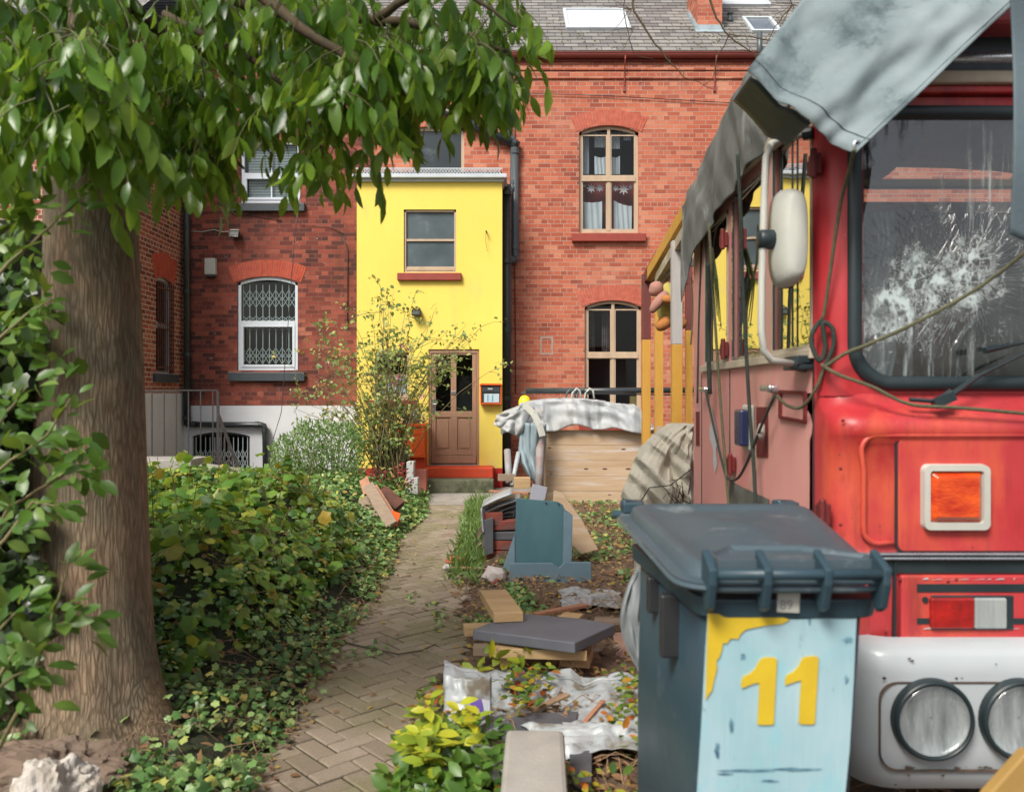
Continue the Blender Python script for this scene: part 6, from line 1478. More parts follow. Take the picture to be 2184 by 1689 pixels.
# ------------------------------------------------------------------ rose bush
rb = thing('rose_bush', 'leggy climbing rose bush with sparse leaves and a few pink flowers before the yellow wall', 'bush', (ux(830, 12.2), 12.2, 0))
RB = P(830, 1010, 12.2); pos = []; ends = []
for i in range(74):
    tu = random.gauss(815, 85); tv = random.uniform(610, 800)+abs(tu-815)*.35
    if i < 12: tu, tv = random.uniform(900, 1020), random.uniform(680, 800)
    elif i < 26: tu, tv = random.uniform(620, 720), random.uniform(700, 880)
    y1 = 12.2+random.uniform(-.6, .5); base = RB+Vector((random.gauss(0, .12), random.gauss(0, .1), -.25)); tip = P(tu, tv, y1)
    mid = base.lerp(tip, .5)+Vector(((tip.x-base.x)*-.36+random.gauss(0, .08), random.gauss(0, .08), .18)); k = MB(); pts = []
    for j in range(11):
        t = j/10; p = base*(1-t)**2+mid*2*t*(1-t)+tip*t*t+Vector((random.gauss(0, .014), random.gauss(0, .014), random.gauss(0, .01)-(.10*max(0, t-.8)/.2 if i % 3 == 0 else 0))); pts.append(p)
    k.tube(pts, [.011*(1-.8*j/10) for j in range(11)], 5); 
    for q in range(random.randint(5, 9)):     # side shoots
        j = random.randint(3, 10); s0 = pts[j]; a_ = random.uniform(0, 6.28); L = random.uniform(.12, .42)
        e_ = s0+Vector((L*math.cos(a_), random.gauss(0, .1), L*.7*math.sin(a_)-.03)); m_ = s0.lerp(e_, .5)+Vector((random.gauss(0, .03), 0, .03)); k.tube([s0, m_, e_], [.004, .003, .0012], 4, False); ends.append(e_)
        for w_ in range(random.randint(3, 9) if tv < 760 else random.randint(1, 5)):
            pos.append(m_.lerp(e_, random.random())+Vector((random.gauss(0, .03), random.gauss(0, .03), random.gauss(0, .03))))
    ends.append(pts[-1]); pos += [pts[-1]+Vector((random.gauss(0, .05), random.gauss(0, .04), random.gauss(0, .04))) for _ in range(4)]
    k.build('stem', M['bark_rose'], rb, smooth=True)
leaves('foliage', M['leaf_rose'], T_ovate(.6, .1, .15), pos, (.04, .08), (0, -.2, -.2), .7, (0, -.7, .8), .8, parent=rb)
for (u, v) in ((953, 798), (940, 811), (1004, 847), (862, 741), (983, 753), (873, 837)):
    pass
fl = [(851, 803), (841, 817), (857, 738), (901, 845), (700, 778), (869, 745)]
k = MB()
for i, (u, v) in enumerate(fl):
    pos = [P(u, v, 11.7)+Vector((random.gauss(0, .016), random.gauss(0, .016), random.gauss(0, .014))) for _ in range(14)]
    leaves('rose_flower', leaf_mat('pink_petal', [(0, (.55, .16, .20)), (.6, (.75, .40, .42)), (1, (.80, .58, .55))], .5, .3) if 'petal' not in M else M['petal'], T_round(), pos, (.03, .055), (0, -1, .3), .6, parent=rb)
    M['petal'] = bpy.data.materials['pink_petal']
# red sedum by the blocks
se = thing('sedum_plant', 'dark red flowering sedum beside the grey concrete blocks', 'plant', P(830, 1040, 11.2))
pos = [P(random.gauss(u, 9), random.gauss(v, 6), 11.2+random.gauss(0, .05)) for (u, v) in ((851, 1000), (855, 1010), (806, 1008), (821, 1018), (815, 1030), (868, 1030)) for _ in range(34)]
leaves('flower_head', leaf_mat('dark_red_flower', [(0, (.16, .012, .02)), (1, (.42, .05, .06))], .7, .1), T_round(), pos, (.025, .045), (0, 0, .5), 1, parent=se, kind='stuff')
pos = [P(random.gauss(832, 26), random.gauss(1040, 18), 11.25+random.gauss(0, .1)) for _ in range(420)]
leaves('foliage', M['leaf_ivy'], T_ovate(.5), pos, (.04, .08), (0, -.2, .2), 1, parent=se)

# ------------------------------------------------------------------ right-hand bed: rubble, leaves, timber and junk
def bedH(x, y):
    d = x-xr(min(max(y, 3.1), 12.6))
    if d < -.02: return 0
    e = sm(d/.35)*(1-sm((y-12.2)/.7))
    return e*(.045+.03*sm((y-6.9)/.8)*(1-sm((y-10)/1.5)))*(1+.35*nz(x, y, 7, 1.8)+.2*nz(x, y, 7, 5))
k = MB()
def bedf(s, t):
    y = 2.2+10.6*t; x = xr(min(max(y, 3.1), 12.6))-.02+7*s**1.6; return (x, y, bedH(x, y)-.004+.012*nz(x, y, 2, 14))
k.grid(bedf, 60, 110); k.build('soil_bed', pm('leafy_soil', (.15, .095, .06), (.085, .055, .035), 9, .95, .9, 25, dirt=(.26, .17, .11), dsc=11, damt=.54, dist=.03), kind='structure', smooth=True)
def bscat(n, y0, y1, d0, d1, cond=lambda x, y: True, h=.04):
    out = []
    while len(out) < n:
        y = random.uniform(y0, y1); x = xr(min(max(y, 3.1), 12.6))+random.uniform(d0, d1)
        if not cond(x, y): continue
        out.append((x, y, bedH(x, y)+random.uniform(0, h)))
    return out
def flat(name, mat, tpl, pts, size, label=None, cat=None, kind=None, parent=None, nj=.6, lift=.1):
    n = len(pts); d = unit_rand(n); d[:, 2] = abs(d[:, 2])*.3+lift-.1
    me = leaf_mesh(name, tpl, np.array(pts), d, np.array([0, -.2, 1])+unit_rand(n)*nj, rng.uniform(size[0], size[1], n), rng.random(n)); return link(me, name, mat, parent, label, cat, None, kind, uvworld=False)
flat('fallen_leaves', M['leaf_fallen'], T_ovate(.55), bscat(9500, 2.6, 12, 0, 3.2), (.022, .055), 'brown autumn leaves lying over the rubbish bed right of the path', 'leaves', 'stuff')
flat('ivy_cover', M['leaf_ivy'], T_lobed(5, .38, .06), bscat(3600, 6.4, 11.5, .35, 3.2, lambda x, y: nz(x, y, 4, 1.1) > -.15, .07), (.03, .065), 'patchy ivy between the teal panel and the timber crate', 'ivy', 'stuff')
flat('ivy_cover', M['leaf_ivy'], T_lobed(5, .38, .06), bscat(520, 5.2, 6.1, -.02, .5, lambda x, y: nz(x, y, 2, 2) > -.2, .07), (.03, .06), 'dark ivy patch at the right path edge before the timber pile', 'ivy', 'stuff')
flat('weeds', M['leaf_sage'], T_ovate(.3), [(x, y, z+random.random()**2*.12) for x, y, z in bscat(800, 6.3, 11.0, -.10, .22, h=.02)], (.04, .10), 'green weeds and grass along the right edge of the path by the brick stack', 'weeds', 'stuff', lift=.9)
gp = [(x, y, z) for x, y, z in bscat(900, 6.8, 11.2, -.06, .20, h=.02)]
leaves('grass', leaf_mat('grass_blade', [(0, (.05, .12, .02)), (1, (.20, .30, .06))], .6, .3), T_blade(), gp, (.10, .24), (0, 0, 1), 2.2, (0, -1, 0), .8, label='tufts of grass on the right path edge near the concrete', cat='grass', kind='stuff')
# yellowing and red creeper in the foreground
AU = lambda n_, y0, y1, d0, d1, hh, c_=lambda x, y: True: [(x, y, z+random.random()*hh) for x, y, z in bscat(n_, y0, y1, d0, d1, c_)]
flat('creeper', M['leaf_autumn'], T_ovate(.5), AU(1500, 2.55, 4.05, -.02, 1.5, .12, lambda x, y: nz(x, y, 9, 2.2) > -.12), (.028, .062), 'creeper with green, orange and red autumn leaves around the white bag', 'creeper', 'stuff', lift=.2)
yl = thing('yellow_leaved_plant', 'small plant with bright yellow-green leaves at the path edge before the white bag', 'plant', (-.3, 3.35, 0))
pos = []; dirs = []
for i in range(34):
    b_ = P(random.uniform(885, 990), 1600+random.uniform(-20, 90), random.uniform(3.0, 3.4)); b_.z = max(.03, b_.z); tip = b_+Vector((random.gauss(0, .05), random.gauss(-.03, .04), random.uniform(.08, .20)))
    for q in range(9): pos.append(b_.lerp(tip, random.uniform(.35, 1.05))); a_ = random.uniform(0, 6.28); dirs.append((math.cos(a_), math.sin(a_), random.uniform(.0, .6)))
n_ = len(pos); me = leaf_mesh('foliage', T_ovate(.46, .1, .25), np.array(pos), np.array(dirs), np.tile([0, -.4, 1], (n_, 1))+unit_rand(n_)*.4, rng.uniform(.05, .10, n_), rng.random(n_)); link(me, 'foliage', M['leaf_yellow'], yl, uvworld=False, smooth=True)
pos = [(x, y, z+random.random()*.14) for x, y, z in bscat(520, 2.55, 3.3, -.05, .35)]
flat('leafy_plant', M['leaf_shrub'], T_ovate(.52), pos, (.05, .09), 'low broad-leaved green plant beside the concrete block at the front', 'plant', None, lift=.35)
pos = [(x, y, z+.03+random.random()*.10) for x, y, z in bscat(36, 4.1, 4.3, .12, .5)]
flat('leafy_plant', M['leaf_yellow'], T_ovate(.5), pos, (.06, .11), 'few pale yellow-green leaves between the timber pile and the white bag', 'plant', None, lift=.5)
k = MB()
for x, y, z in bscat(1500, 2.8, 11.5, 0, 2.6, lambda x, y: nz(x, y, 6, 1.5) > -.1):
    a_ = random.uniform(0, 6.28); L = random.uniform(.05, .25); k.tube([(x, y, z), (x+L*.5*math.cos(a_), y+L*.5*math.sin(a_), z+random.uniform(0, .07)), (x+L*math.cos(a_), y+L*math.sin(a_), z+random.uniform(-.02, .04))], [.003, .0024, .001], 4, False)
k.build('dead_stems', M['dry'], kind='stuff', label='dry twigs and roots strewn over the rubbish bed', cat='twigs')
litter = []
while len(litter) < 420:
    y = random.uniform(3, 12); t = random.random(); t = t if random.random() < .35 else (t*.12 if random.random() < .5 else 1-t*.12); x = xl(y)*(1-t)+xr(y)*t
    litter.append((x, y, .008))
flat('path_litter', M['leaf_fallen'], T_ovate(.5), litter, (.015, .045), 'small fallen leaves and bits scattered over the block paving', 'leaves', 'stuff', nj=.25, lift=.1)
pos = []
for (u, v) in ((935, 1310), (925, 1290), (930, 1335), (800, 1390), (880, 1275), (745, 1395), (1010, 1452)):
    g0 = G(u, v)
    for i in range(16): pos.append((g0.x+random.gauss(0, .03), g0.y+random.gauss(0, .08), .012))
flat('path_weeds', M['leaf_ivy'], T_lobed(5, .4), pos, (.015, .04), 'tiny moss and weed clumps in the paving joints', 'weeds', 'stuff')
for i, (pts, lab) in enumerate((([G(730, 1372), G(790, 1386), G(850, 1398), G(900, 1390), G(930, 1376)], 'long curved thin twig lying across the paving'), ([G(925, 1462), G(940, 1450), G(960, 1447)], 'curled dark dead leaf-like bark piece on the paving'))):
    k = MB(); k.tube([p+Vector((0, 0, .01)) for p in pts], [.005, .005, .004, .004, .003] if i == 0 else [.02, .03, .006], 6); k.build('twig' if i == 0 else 'bark_piece', M['bark_twig'], label=lab, cat='twig' if i == 0 else 'bark', smooth=True)

M['wood_new'] = pm('new_timber', (.52, .36, .19), (.42, .27, .13), 5, .7, .25, 30, stretch=(.6, 6, 6), dirt=(.25, .17, .10), dsc=3, damt=.62)
M['wood_grey'] = pm('weathered_timber', (.30, .22, .15), (.20, .15, .11), 5, .8, .3, 30, stretch=(.6, 6, 6))
M['wood_red'] = pm('reddish_timber', (.42, .21, .12), (.30, .14, .08), 5, .7, .3, 30, stretch=(6, 6, .8))
M['crate_wood'] = pm('weathered_board', (.50, .37, .25), (.40, .27, .16), 3.0, .75, .3, 30, stretch=(.35, 1, 5), dirt=(.52, .46, .42), dsc=2.2, damt=.52)
M['slab'] = pm('grey_plastic_slab', (.125, .135, .16), (.095, .10, .12), 3, .6, .15, 60)
M['teal'] = pm('teal_scratched_panel', (.035, .10, .125), (.055, .14, .165), 3, .5, .15, 40, stretch=(1.2, 1, .5), dirt=(.20, .30, .33), dsc=2.6, damt=.60)
M['teal_l'] = pm('blue_grey_panel', (.12, .19, .24), (.09, .15, .19), 4, .55, .15, 40)
M['dark_slate'] = pm('broken_slate', (.055, .058, .07), (.09, .09, .10), 6, .6, .5, 30)
M['brick_old'] = pm('old_brick', (.24, .055, .035), (.12, .035, .03), 8, .9, .6, 50, dirt=(.10, .09, .09), dsc=6, damt=.55)
M['white_sheet'] = pm('dirty_white_plastic_sheet', (.40, .42, .43), (.23, .26, .28), 7, .45, .2, 30, dirt=(.16, .14, .10), dsc=7, damt=.52, coat=.15)
M['beige_sheet'] = pm('cream_canvas', (.50, .47, .39), (.38, .355, .29), 3, .75, .2, 30, dirt=(.20, .18, .14), dsc=3, damt=.62)
M['crate_tarp'] = pm('worn_silver_tarpaulin', (.42, .42, .41), (.31, .34, .36), 2.4, .6, .25, 30, dirt=(.24, .19, .15), dsc=2.4, damt=.58)
def plank(a, b, w_, h_, mat, label, name='timber', cat='timber', roll=0, bev=.003):
    k = MB(); k.beam(a, b, w_, h_, roll); return k.build(name, mat, label=label, cat=cat, bevel=bev)
# grey slab resting on timber offcuts
zt = .225
k = MB(); sl = [P(1007, 1352, 4.52), P(1228, 1384, 4.40), P(1314, 1335, 5.0), P(1105, 1308, 5.25)]
sl = [Vector((p.x, p.y, zt)) for p in (P(1010, 1345, 4.55), P(1226, 1372, 4.36), P(1312, 1334, 4.62), P(1100, 1309, 5.0))]
def slabpt(u, v): y = (H0-zt-.055)*F/(v-844.5); return (ux(u, y), y)
sp_ = [slabpt(1008, 1342), slabpt(1226, 1370), slabpt(1312, 1331), slabpt(1240, 1318), slabpt(1104, 1307), slabpt(1046, 1326)]
k.prism(sp_, 'Z', zt, zt+.055); k.build('grey_slab', M['slab'], label='thick dark grey slab laid over pale timber offcuts right of the path', cat='slab', bevel=.006)
y0 = 4.45
plank((ux(1050, 4.75), 4.95, zt+.083), (ux(1085, 4.42), 4.42, zt+.083), .16, .05, M['wood_new'], 'short thick timber block lying on top of the grey slab', 'timber_block')
def gp_(u, v, z): y = (H0-z)*F/(v-844.5); return Vector((ux(u, y), y, z))
plank(gp_(1057, 1388, .185), gp_(1252, 1394, .185), .07, .05, M['wood_new'], 'long pale timber directly under the front edge of the grey slab')
plank(gp_(1067, 1406, .125)+Vector((0, .06, 0)), gp_(1112, 1406, .125)+Vector((0, .06, 0)), .2, .06, M['wood_new'], 'left support offcut beneath the timber pile')
plank(gp_(1200, 1404, .125)+Vector((0, .06, 0)), gp_(1264, 1408, .125)+Vector((0, .06, 0)), .2, .06, M['wood_new'], 'right support offcut beneath the timber pile')
plank(gp_(988, 1348, .14)+Vector((0, .05, 0)), gp_(1060, 1350, .14)+Vector((0, .1, 0)), .10, .05, M['wood_new'], 'timber end poking out left of the grey slab')
plank(gp_(1010, 1385, .10), gp_(1062, 1385, .10), .09, .045, M['wood_grey'], 'dark weathered timber end low at the left of the pile')
plank(gp_(1140, 1310, .20), gp_(1250, 1290, .20), .05, .02, M['wood_red'], 'thin reddish batten lying behind the grey slab')
plank(gp_(1198, 1312, .19), gp_(1240, 1316, .19), .10, .02, M['wood_new'], 'small pale offcut just behind the grey slab')
plank(gp_(1268, 1322, .14), gp_(1350, 1326, .14), .10, .02, M['wood_grey'], 'pale board end beside the bin behind the slab')
k = MB(); k.add([gp_(1308, 1352, .10), gp_(1350, 1350, .16), gp_(1356, 1418, .02), gp_(1318, 1420, .02), gp_(1308, 1352, .10)+Vector((0, .03, 0)), gp_(1350, 1350, .16)+Vector((0, .03, 0)), gp_(1356, 1418, .02)+Vector((0, .03, 0)), gp_(1318, 1420, .02)+Vector((0, .03, 0))], [(0, 1, 2, 3), (7, 6, 5, 4), (0, 4, 5, 1), (1, 5, 6, 2), (2, 6, 7, 3), (3, 7, 4, 0)])
k.build('board_offcut', pm('pinkish_board', (.38, .22, .17), (.28, .16, .12), 5, .8), label='pinkish board offcut leaning beside the wheelie bin', cat='board')
# teal panel with base piece, boards behind it
yt = 6.75
def pp3(pts, y, th, lean=0, zb=0): return pts
def panel(name, uv, y, th, lean, mat, label=None, cat=None, parent=None, bev=.004):
    z0 = min(vz(v, y) for u, v in uv); A_ = [Vector((ux(u, y), y+(vz(v, y)-z0)*lean, vz(v, y))) for u, v in uv]; n = len(A_); k = MB()
    k.add(A_+[p+Vector((0, th, 0)) for p in A_], [tuple(range(n)), tuple(range(2*n-1, n-1, -1))]+[(i, (i+1) % n, n+(i+1) % n, n+i) for i in range(n)]); return k.build(name, mat, parent, label, cat, bevel=bev)
tp_ = thing('teal_board', 'large scratched teal panel with a notched corner standing in the rubble', 'panel', P(1155, 1215, 6.7))
panel('face', [(1101, 1066), (1190, 1073), (1202, 1080), (1206, 1090), (1221, 1100), (1218, 1218), (1085, 1218), (1098, 1160)], 6.7, .02, .18, M['teal'], parent=tp_)
panel('side_flange', [(1204, 1092), (1223, 1101), (1219, 1220), (1200, 1220)], 6.68, .012, .18, M['teal_l'], parent=tp_)
panel('left_flange', [(1098, 1140), (1099, 1218), (1070, 1218)], 6.69, .01, .18, M['teal_l'], parent=tp_)
k = MB()
for u, v in ((1166, 1077), (1193, 1079), (1216, 1108), (1214, 1134), (1210, 1205)): c = P(u, v, 6.66); c.y = 6.70+(c.z-vz(1218, 6.7))*.18-.012; k.lathe(c, [(.008, 0), (.006, .004)], 8, 'Y')
k.build('rivet', M['rubber'], tp_)
panel('plastic_strip', [(1087, 1203), (1100, 1202), (1178, 1202), (1192, 1212), (1206, 1200), (1261, 1200), (1262, 1238), (1180, 1246), (1086, 1243)], 6.45, .03, .1, M['teal_l'], 'blue-grey notched strip lying in front of the teal panel', 'panel')
panel('plywood_offcut', [(1182, 1048), (1200, 1052), (1242, 1110), (1276, 1172), (1240, 1182), (1206, 1150), (1180, 1080)], 7.1, .018, .15, M['crate_wood'], 'pale wedge-shaped plywood leaning behind the teal panel', 'board')
panel('grey_offcut', [(1136, 1033), (1168, 1040), (1160, 1075), (1128, 1072)], 7.5, .02, .2, pm('lilac_grey_board', (.30, .31, .36), (.24, .25, .30), 4, .6), 'small lilac-grey board piece standing behind the teal panel', 'board')
plank(P(1096, 1029, 7.9), P(1131, 1029, 7.9), .14, .10, M['wood_new'], 'small mossy timber block on top of the rubble behind the folded sheet', 'timber_block')
plank(P(1062, 1018, 8.6), P(1098, 1018, 8.6), .06, .07, M['wood_grey'], 'weathered grey batten left of the mossy block')
plank(P(1044, 1047, 8.3), P(1128, 1052, 8.2), .07, .018, M['wood_red'], 'thin brown slat under the mossy block')
k = MB(); k.tube([P(1352, 1090, 7.2), P(1348, 1062, 7.3), P(1344, 1042, 7.3)], [.008, .008, .006], 6)
# rubble heap under them
k = MB(); k.grid(lambda s, t: (lambda x, y: (x, y, bedH(x, y)+max(0, .36*(1-((x-ux(1090, 7.9))/.45)**2-((y-8.0)/.9)**2))*(1+.4*nz(x, y, 1, 6))-.02))(ux(1090, 7.9)-.5+1.1*s, 6.95+2*t), 26, 30); k.build('rubble_heap', M['soil'], kind='structure', smooth=True)
# folded sheet on the brick stack
fs2 = thing('folded_sheet', 'thick folded grey-white plastic sheet lying on the brick stack at the path edge', 'sheet', P(1070, 1100, 7.4))
for i, (a_, b_, c_, r) in enumerate((((1028, 1078), (1060, 1062), (1092, 1050), .030), ((1030, 1092), (1065, 1076), (1108, 1062), .022), ((1042, 1099), (1070, 1086), (1110, 1072), .018), ((1048, 1105), (1075, 1092), (1105, 1086), .016), ((1060, 1103), (1078, 1099), (1096, 1098), .016))):
    k = MB(); y_ = 7.35+.05*i; w2 = 8; ctr = [P(*a_, y_), P(*b_, y_+.02), P(*c_, y_+.03)]
    pts = [ctr[0].lerp(ctr[1], j/4) for j in range(4)]+[ctr[1].lerp(ctr[2], j/4) for j in range(5)]
    rings = []
    for j, p in enumerate(pts):
        rings.append([(p.x+.3*r*math.sin(6.28*q/10), p.y+.22*math.cos(6.28*q/10)+.1, p.z+r*math.sin(6.28*q/10)*(1+.25*nz(j, q, i, .7))) for q in range(10)])
    k.loft(rings, True, True); k.build('fold', M['white_sheet'], fs2, smooth=True)
k = MB(); k.grid(lambda s, t: (ux(1026, 7.2)+.06*s+.02*t, 7.2+.25*s, vz(1085, 7.2)-.22*t+.02*math.sin(5*s)), 8, 8); k.build('hanging_flap', M['white_sheet'], fs2, smooth=True, solid=.01)
for i, (u, v, w_, h_, m_, lab) in enumerate(((1068, 1186, 62, 24, 'brick_old', 'lowest old brick of the stack under the folded sheet'), (1070, 1164, 66, 22, 'brick_old', 'second dark red brick of the stack under the folded sheet'), (1070, 1143, 66, 20, 'dark_slate', 'dark grey rounded tile in the middle of the brick stack'), (1072, 1121, 60, 22, 'brick_old', 'brighter red brick high in the stack under the folded sheet'), (1050, 1108, 44, 30, 'brick_old', 'broken orange-red brick lump at the top left of the stack'))):
    c = P(u, v, 7.25); k = MB(); k.box(c+Vector((0, .06, 0)), (w_*7.25/F, .12, (h_-2)*7.25/F), (R(random.uniform(-4, 4)), R(random.uniform(-4, 4)), R(random.uniform(-12, 12))))
    tag(k.build('old_brick', M[m_], bevel=.008), lab, 'brick')
panel('slate_tile', [(1030, 1110), (1052, 1104), (1052, 1180), (1030, 1186)], 7.2, .02, .05, M['dark_slate'], 'dark slate standing upright left of the brick stack', 'slate')
def rock(name, c, r, mat, label, cat='stone', sq=(1, 1, .7), sub=2):
    bm = bmesh.new(); bmesh.ops.create_icosphere(bm, subdivisions=sub, radius=r)
    for v in bm.verts: f_ = 1+.40*noise.noise(v.co*(1.6/r)+Vector(c))+.16*noise.noise(v.co*(5/r))+(.07*noise.noise(v.co*(13/r)) if sub > 2 else 0); v.co = Vector((v.co.x*f_*sq[0], v.co.y*f_*sq[1], v.co.z*f_*sq[2]))
    bmesh.ops.translate(bm, verts=bm.verts, vec=Vector(c)); me = bpy.data.meshes.new(name); bm.to_mesh(me); bm.free(); return link(me, name, mat, None, label, cat, smooth=False)
M['white_stone'] = pm('chalky_stone', (.48, .44, .42), (.34, .28, .26), 8, .9, .6, 40)
rock('stone', P(1055, 1228, 6.5), .10, M['white_stone'], 'pale pinkish stone beside the foot of the teal panel')
rock('brick_lump', G(975, 1208)+Vector((0, 0, .05)), .09, M['arch_brick'], 'flat orange brick lump on the right path edge', 'brick', (1.2, 1, .45))
rock('stone', G(955, 1218)+Vector((0, 0, .03)), .045, M['white_stone'], 'small white stone next to the orange brick lump')
# crumpled plastic in the rubble
def crumple(name, c, sx, sy, sz, mat, label, cat='sheet', seed=0, nu=60, nv=40, amp=.09, freq=4.0, tilt=0, parent=None, under=False):
    cr_ = Crease(seed+30, 8, 1.2)
    def f(s, t):
        a_, b_ = s-.5, t-.5; x = a_*sx*(1+.25*nz(t*3, seed, 0, 1)); y = b_*sy*(1+.25*nz(s*3, seed, 5, 1))
        rd = 1-(abs(2*a_)**3+abs(2*b_)**3)/2
        z = sz*max(0, rd)**.7*(1+.5*nz(s*2, t*2, seed, 1)); z += amp*.8*(.5+cr_(s*freq*.32, t*freq*.25))
        return (c[0]+x+amp*.8*noise.noise(Vector((s*freq, t*freq, seed+9))), c[1]+y, c[2]+z+tilt*a_)
    k = MB(); k.grid(f, nu, nv); return k.build(name, mat, parent, label, cat, smooth=False, solid=.003)
c = P(1205, 1275, 5.9); crumple('plastic_scrap', (c.x+.18, c.y-.1, .04), .45, .5, .03, M['white_sheet'], 'torn dirty plastic scrap in front of the blue-grey strip', seed=3, amp=.05, freq=4)
# white builder's bag with the purple mark
bag = thing('rubble_bag', 'collapsed white woven plastic bag with a purple mark near the path', 'bag', (.05, 3.75, .1))
crB = Crease(21, 9, 1.6)
def bagf(s, t):
    u = 946+425*s; y = 4.02-.62*t+.05*math.sin(3*s)
    f_ = crB(s*1.7, t*.9)
    zc = .07+.06*f_+(.055*(1-t)**1.5)*(1 if s < .35 else .75+.25*math.cos(s*9))
    if s < .22: zc += (.22-s)*.35*(1-t*.5)
    zc -= .05*math.exp(-((t-.5)/.16)**2-((s-.45)/.35)**2)
    return (ux(u, y)+.02*f_, y+.02*crB(t*1.5+5, s*1.5), max(.03, zc))
k = MB(); k.grid(bagf, 150, 60); k.build('bag_body', M['white_sheet'], bag, smooth=False, solid=.004)
k = MB(); k.tube([Vector(bagf(i/40, .10))+Vector((0, 0, .004)) for i in range(41)], [.008+.008*abs(nz(i*.3, 2)) for i in range(41)], 7); k.build('rolled_rim', M['white_sheet'], bag, smooth=True)
bfr = P(990, 1492, 3.42)
def frontf(s, t): p = P(948+100*s, 1440+100*t, 3.55-.08*t); return (p.x, p.y+.05*math.sin(3.1*s)*-1+.03*abs(nz(s*4, t*4, 0, 1)), max(.02, p.z+.01*nz(s*5, t*5, 3)))
k = MB(); k.grid(frontf, 20, 20); k.build('front_side', M['white_sheet'], bag, smooth=True, solid=.004)
k = MB(); k.add([Vector(frontf(a_, b_))+Vector((0, -.012, 0)) for a_, b_ in ((.52, .36), (.78, .42), (.86, .86), (.64, .80))], [(0, 1, 2, 3)]); k.build('purple_mark', pm('purple_print', (.10, .05, .30), (.16, .10, .40), 8, .5), bag)
k = MB(); k.add([Vector(frontf(a_, b_))+Vector((0, -.012, 0)) for a_, b_ in ((.80, .43), (.97, .50), (.98, .84), (.88, .86))], [(0, 1, 2, 3)]); k.build('pale_mark', pm('pale_print', (.45, .55, .60), (.6, .5, .6), 18, .5), bag)
for i, (uv, y, lab) in enumerate(((((1065, 1478), (1110, 1468), (1150, 1478), (1140, 1496), (1075, 1500)), 3.85, 'smaller dark broken slate on the white bag'), (((1062, 1520), (1120, 1510), (1236, 1508), (1222, 1530), (1150, 1545), (1075, 1540)), 3.62, 'long pale-edged broken slate lying on the white bag'), (((1210, 1520), (1262, 1530), (1250, 1575), (1215, 1565)), 3.5, 'grey slate fragment right of the long slate'))):
    pts = [(ux(u, y+(1500-v)*.006), y+(1510-v)*.010) for u, v in uv]; zc = vz(sum(v for u, v in uv)/len(uv), y); k = MB(); k.prism(pts, 'Z', zc-.012, zc+.012); k.build('slate', M['dark_slate'], label=lab, cat='slate', bevel=.003)
c = P(1290, 1555, 3.35); crumple('plastic_scrap', (c.x, c.y, .06), .62, .30, .05, M['white_sheet'], 'crumpled white plastic among red leaves beside the bin', seed=8, amp=.06, freq=5)
c = P(1010, 1610, 3.1); crumple('plastic_scrap', (c.x+.05, c.y, .05), .42, .28, .06, M['white_sheet'], 'crumpled white plastic behind the concrete block', seed=12, amp=.06, freq=5)
# concrete block at the front edge
k = MB(); n0 = 14
def cb2(s, t): return None
k.box((ux(1135, 2.82)+.005, 2.72, .12), (.215, .66, .27), (R(2), 0, R(-2))); k.build('concrete_block', M['concrete'], label='long rough concrete block at the bottom of the picture beside the bin', cat='concrete block', bevel=.018)
# grey plastic sheet hanging behind the bin
k = MB(); k.grid(lambda s, t: (ux(1372-42*s*math.sin(3.0*min(1, t*1.05)+.1)-4, 2.75), 2.75+.04*s+.03*nz(s*4, t*4, 2), vz(1215+235*t, 2.75)), 16, 30); k.build('plastic_sheet', pm('grey_plastic', (.22, .24, .25), (.14, .16, .17), 6, .5, .3, 30), label='translucent grey plastic sheet hanging down behind the left side of the bin', cat='sheet', smooth=True, solid=.003)
# beige crumpled canvas beside the bus
cv = thing('canvas_bundle', 'large crumpled cream canvas bundle tied beside the rear of the bus', 'canvas', (ux(1410, 5.5), 5.5, .1))
def cvr(u0, u1, v, y, dy): return (ux(u0, y), ux(u1, y), vz(v, y), dy)
k = MB(); rings = []
prof = [(905, 1432, 1482), (925, 1405, 1485), (955, 1378, 1488), (990, 1362, 1490), (1030, 1345, 1492), (1060, 1338, 1492), (1085, 1352, 1492), (1130, 1362, 1490), (1300, 1372, 1488)]
for i, (v, u0, u1) in enumerate(prof):
    y = 5.5; cx_ = (ux(u0, y)+ux(u1, y))/2; rx = (ux(u1, y)-ux(u0, y))/2; ring_ = []
    for q in range(96):
        a_ = 6.283*q/96; w_ = 1+.16*(1-2*abs(noise.noise(Vector((math.cos(a_)*2.2+i*.22, math.sin(a_)*2.2, i*.42)))))+.07*(1-2*abs(noise.noise(Vector((math.cos(a_)*6+i*.6, math.sin(a_)*6, i*.7)))))
        ring_.append((cx_+rx*w_*math.cos(a_), y+.24*w_*math.sin(a_), vz(v, y)))
    rings.append(ring_)
def dens(rings, n_=5):
    out = []
    for a_, b_ in zip(rings, rings[1:]):
        for j in range(n_): t = j/n_; out.append([Vector(p).lerp(Vector(q), t) for p, q in zip(a_, b_)])
    out.append([Vector(p) for p in rings[-1]]); return out
rr3 = dens(rings, 8); crC = Crease(55, 9, 1.1)
for i, r3 in enumerate(rr3):
    for q, p in enumerate(r3):
        f_ = crC(p.x*2.6+1.4*p.z, p.z*1.1-p.x*.8); g_ = 0
        a_ = 6.283*q/len(r3); p += Vector((-.05*abs(math.cos(a_))*f_*(1 if math.cos(a_) < 0 else .3), -.15*f_-.04*g_, .03*g_))
k.loft(rr3, True, True); k.build('canvas', M['beige_sheet'], cv, smooth=False)
k = MB()
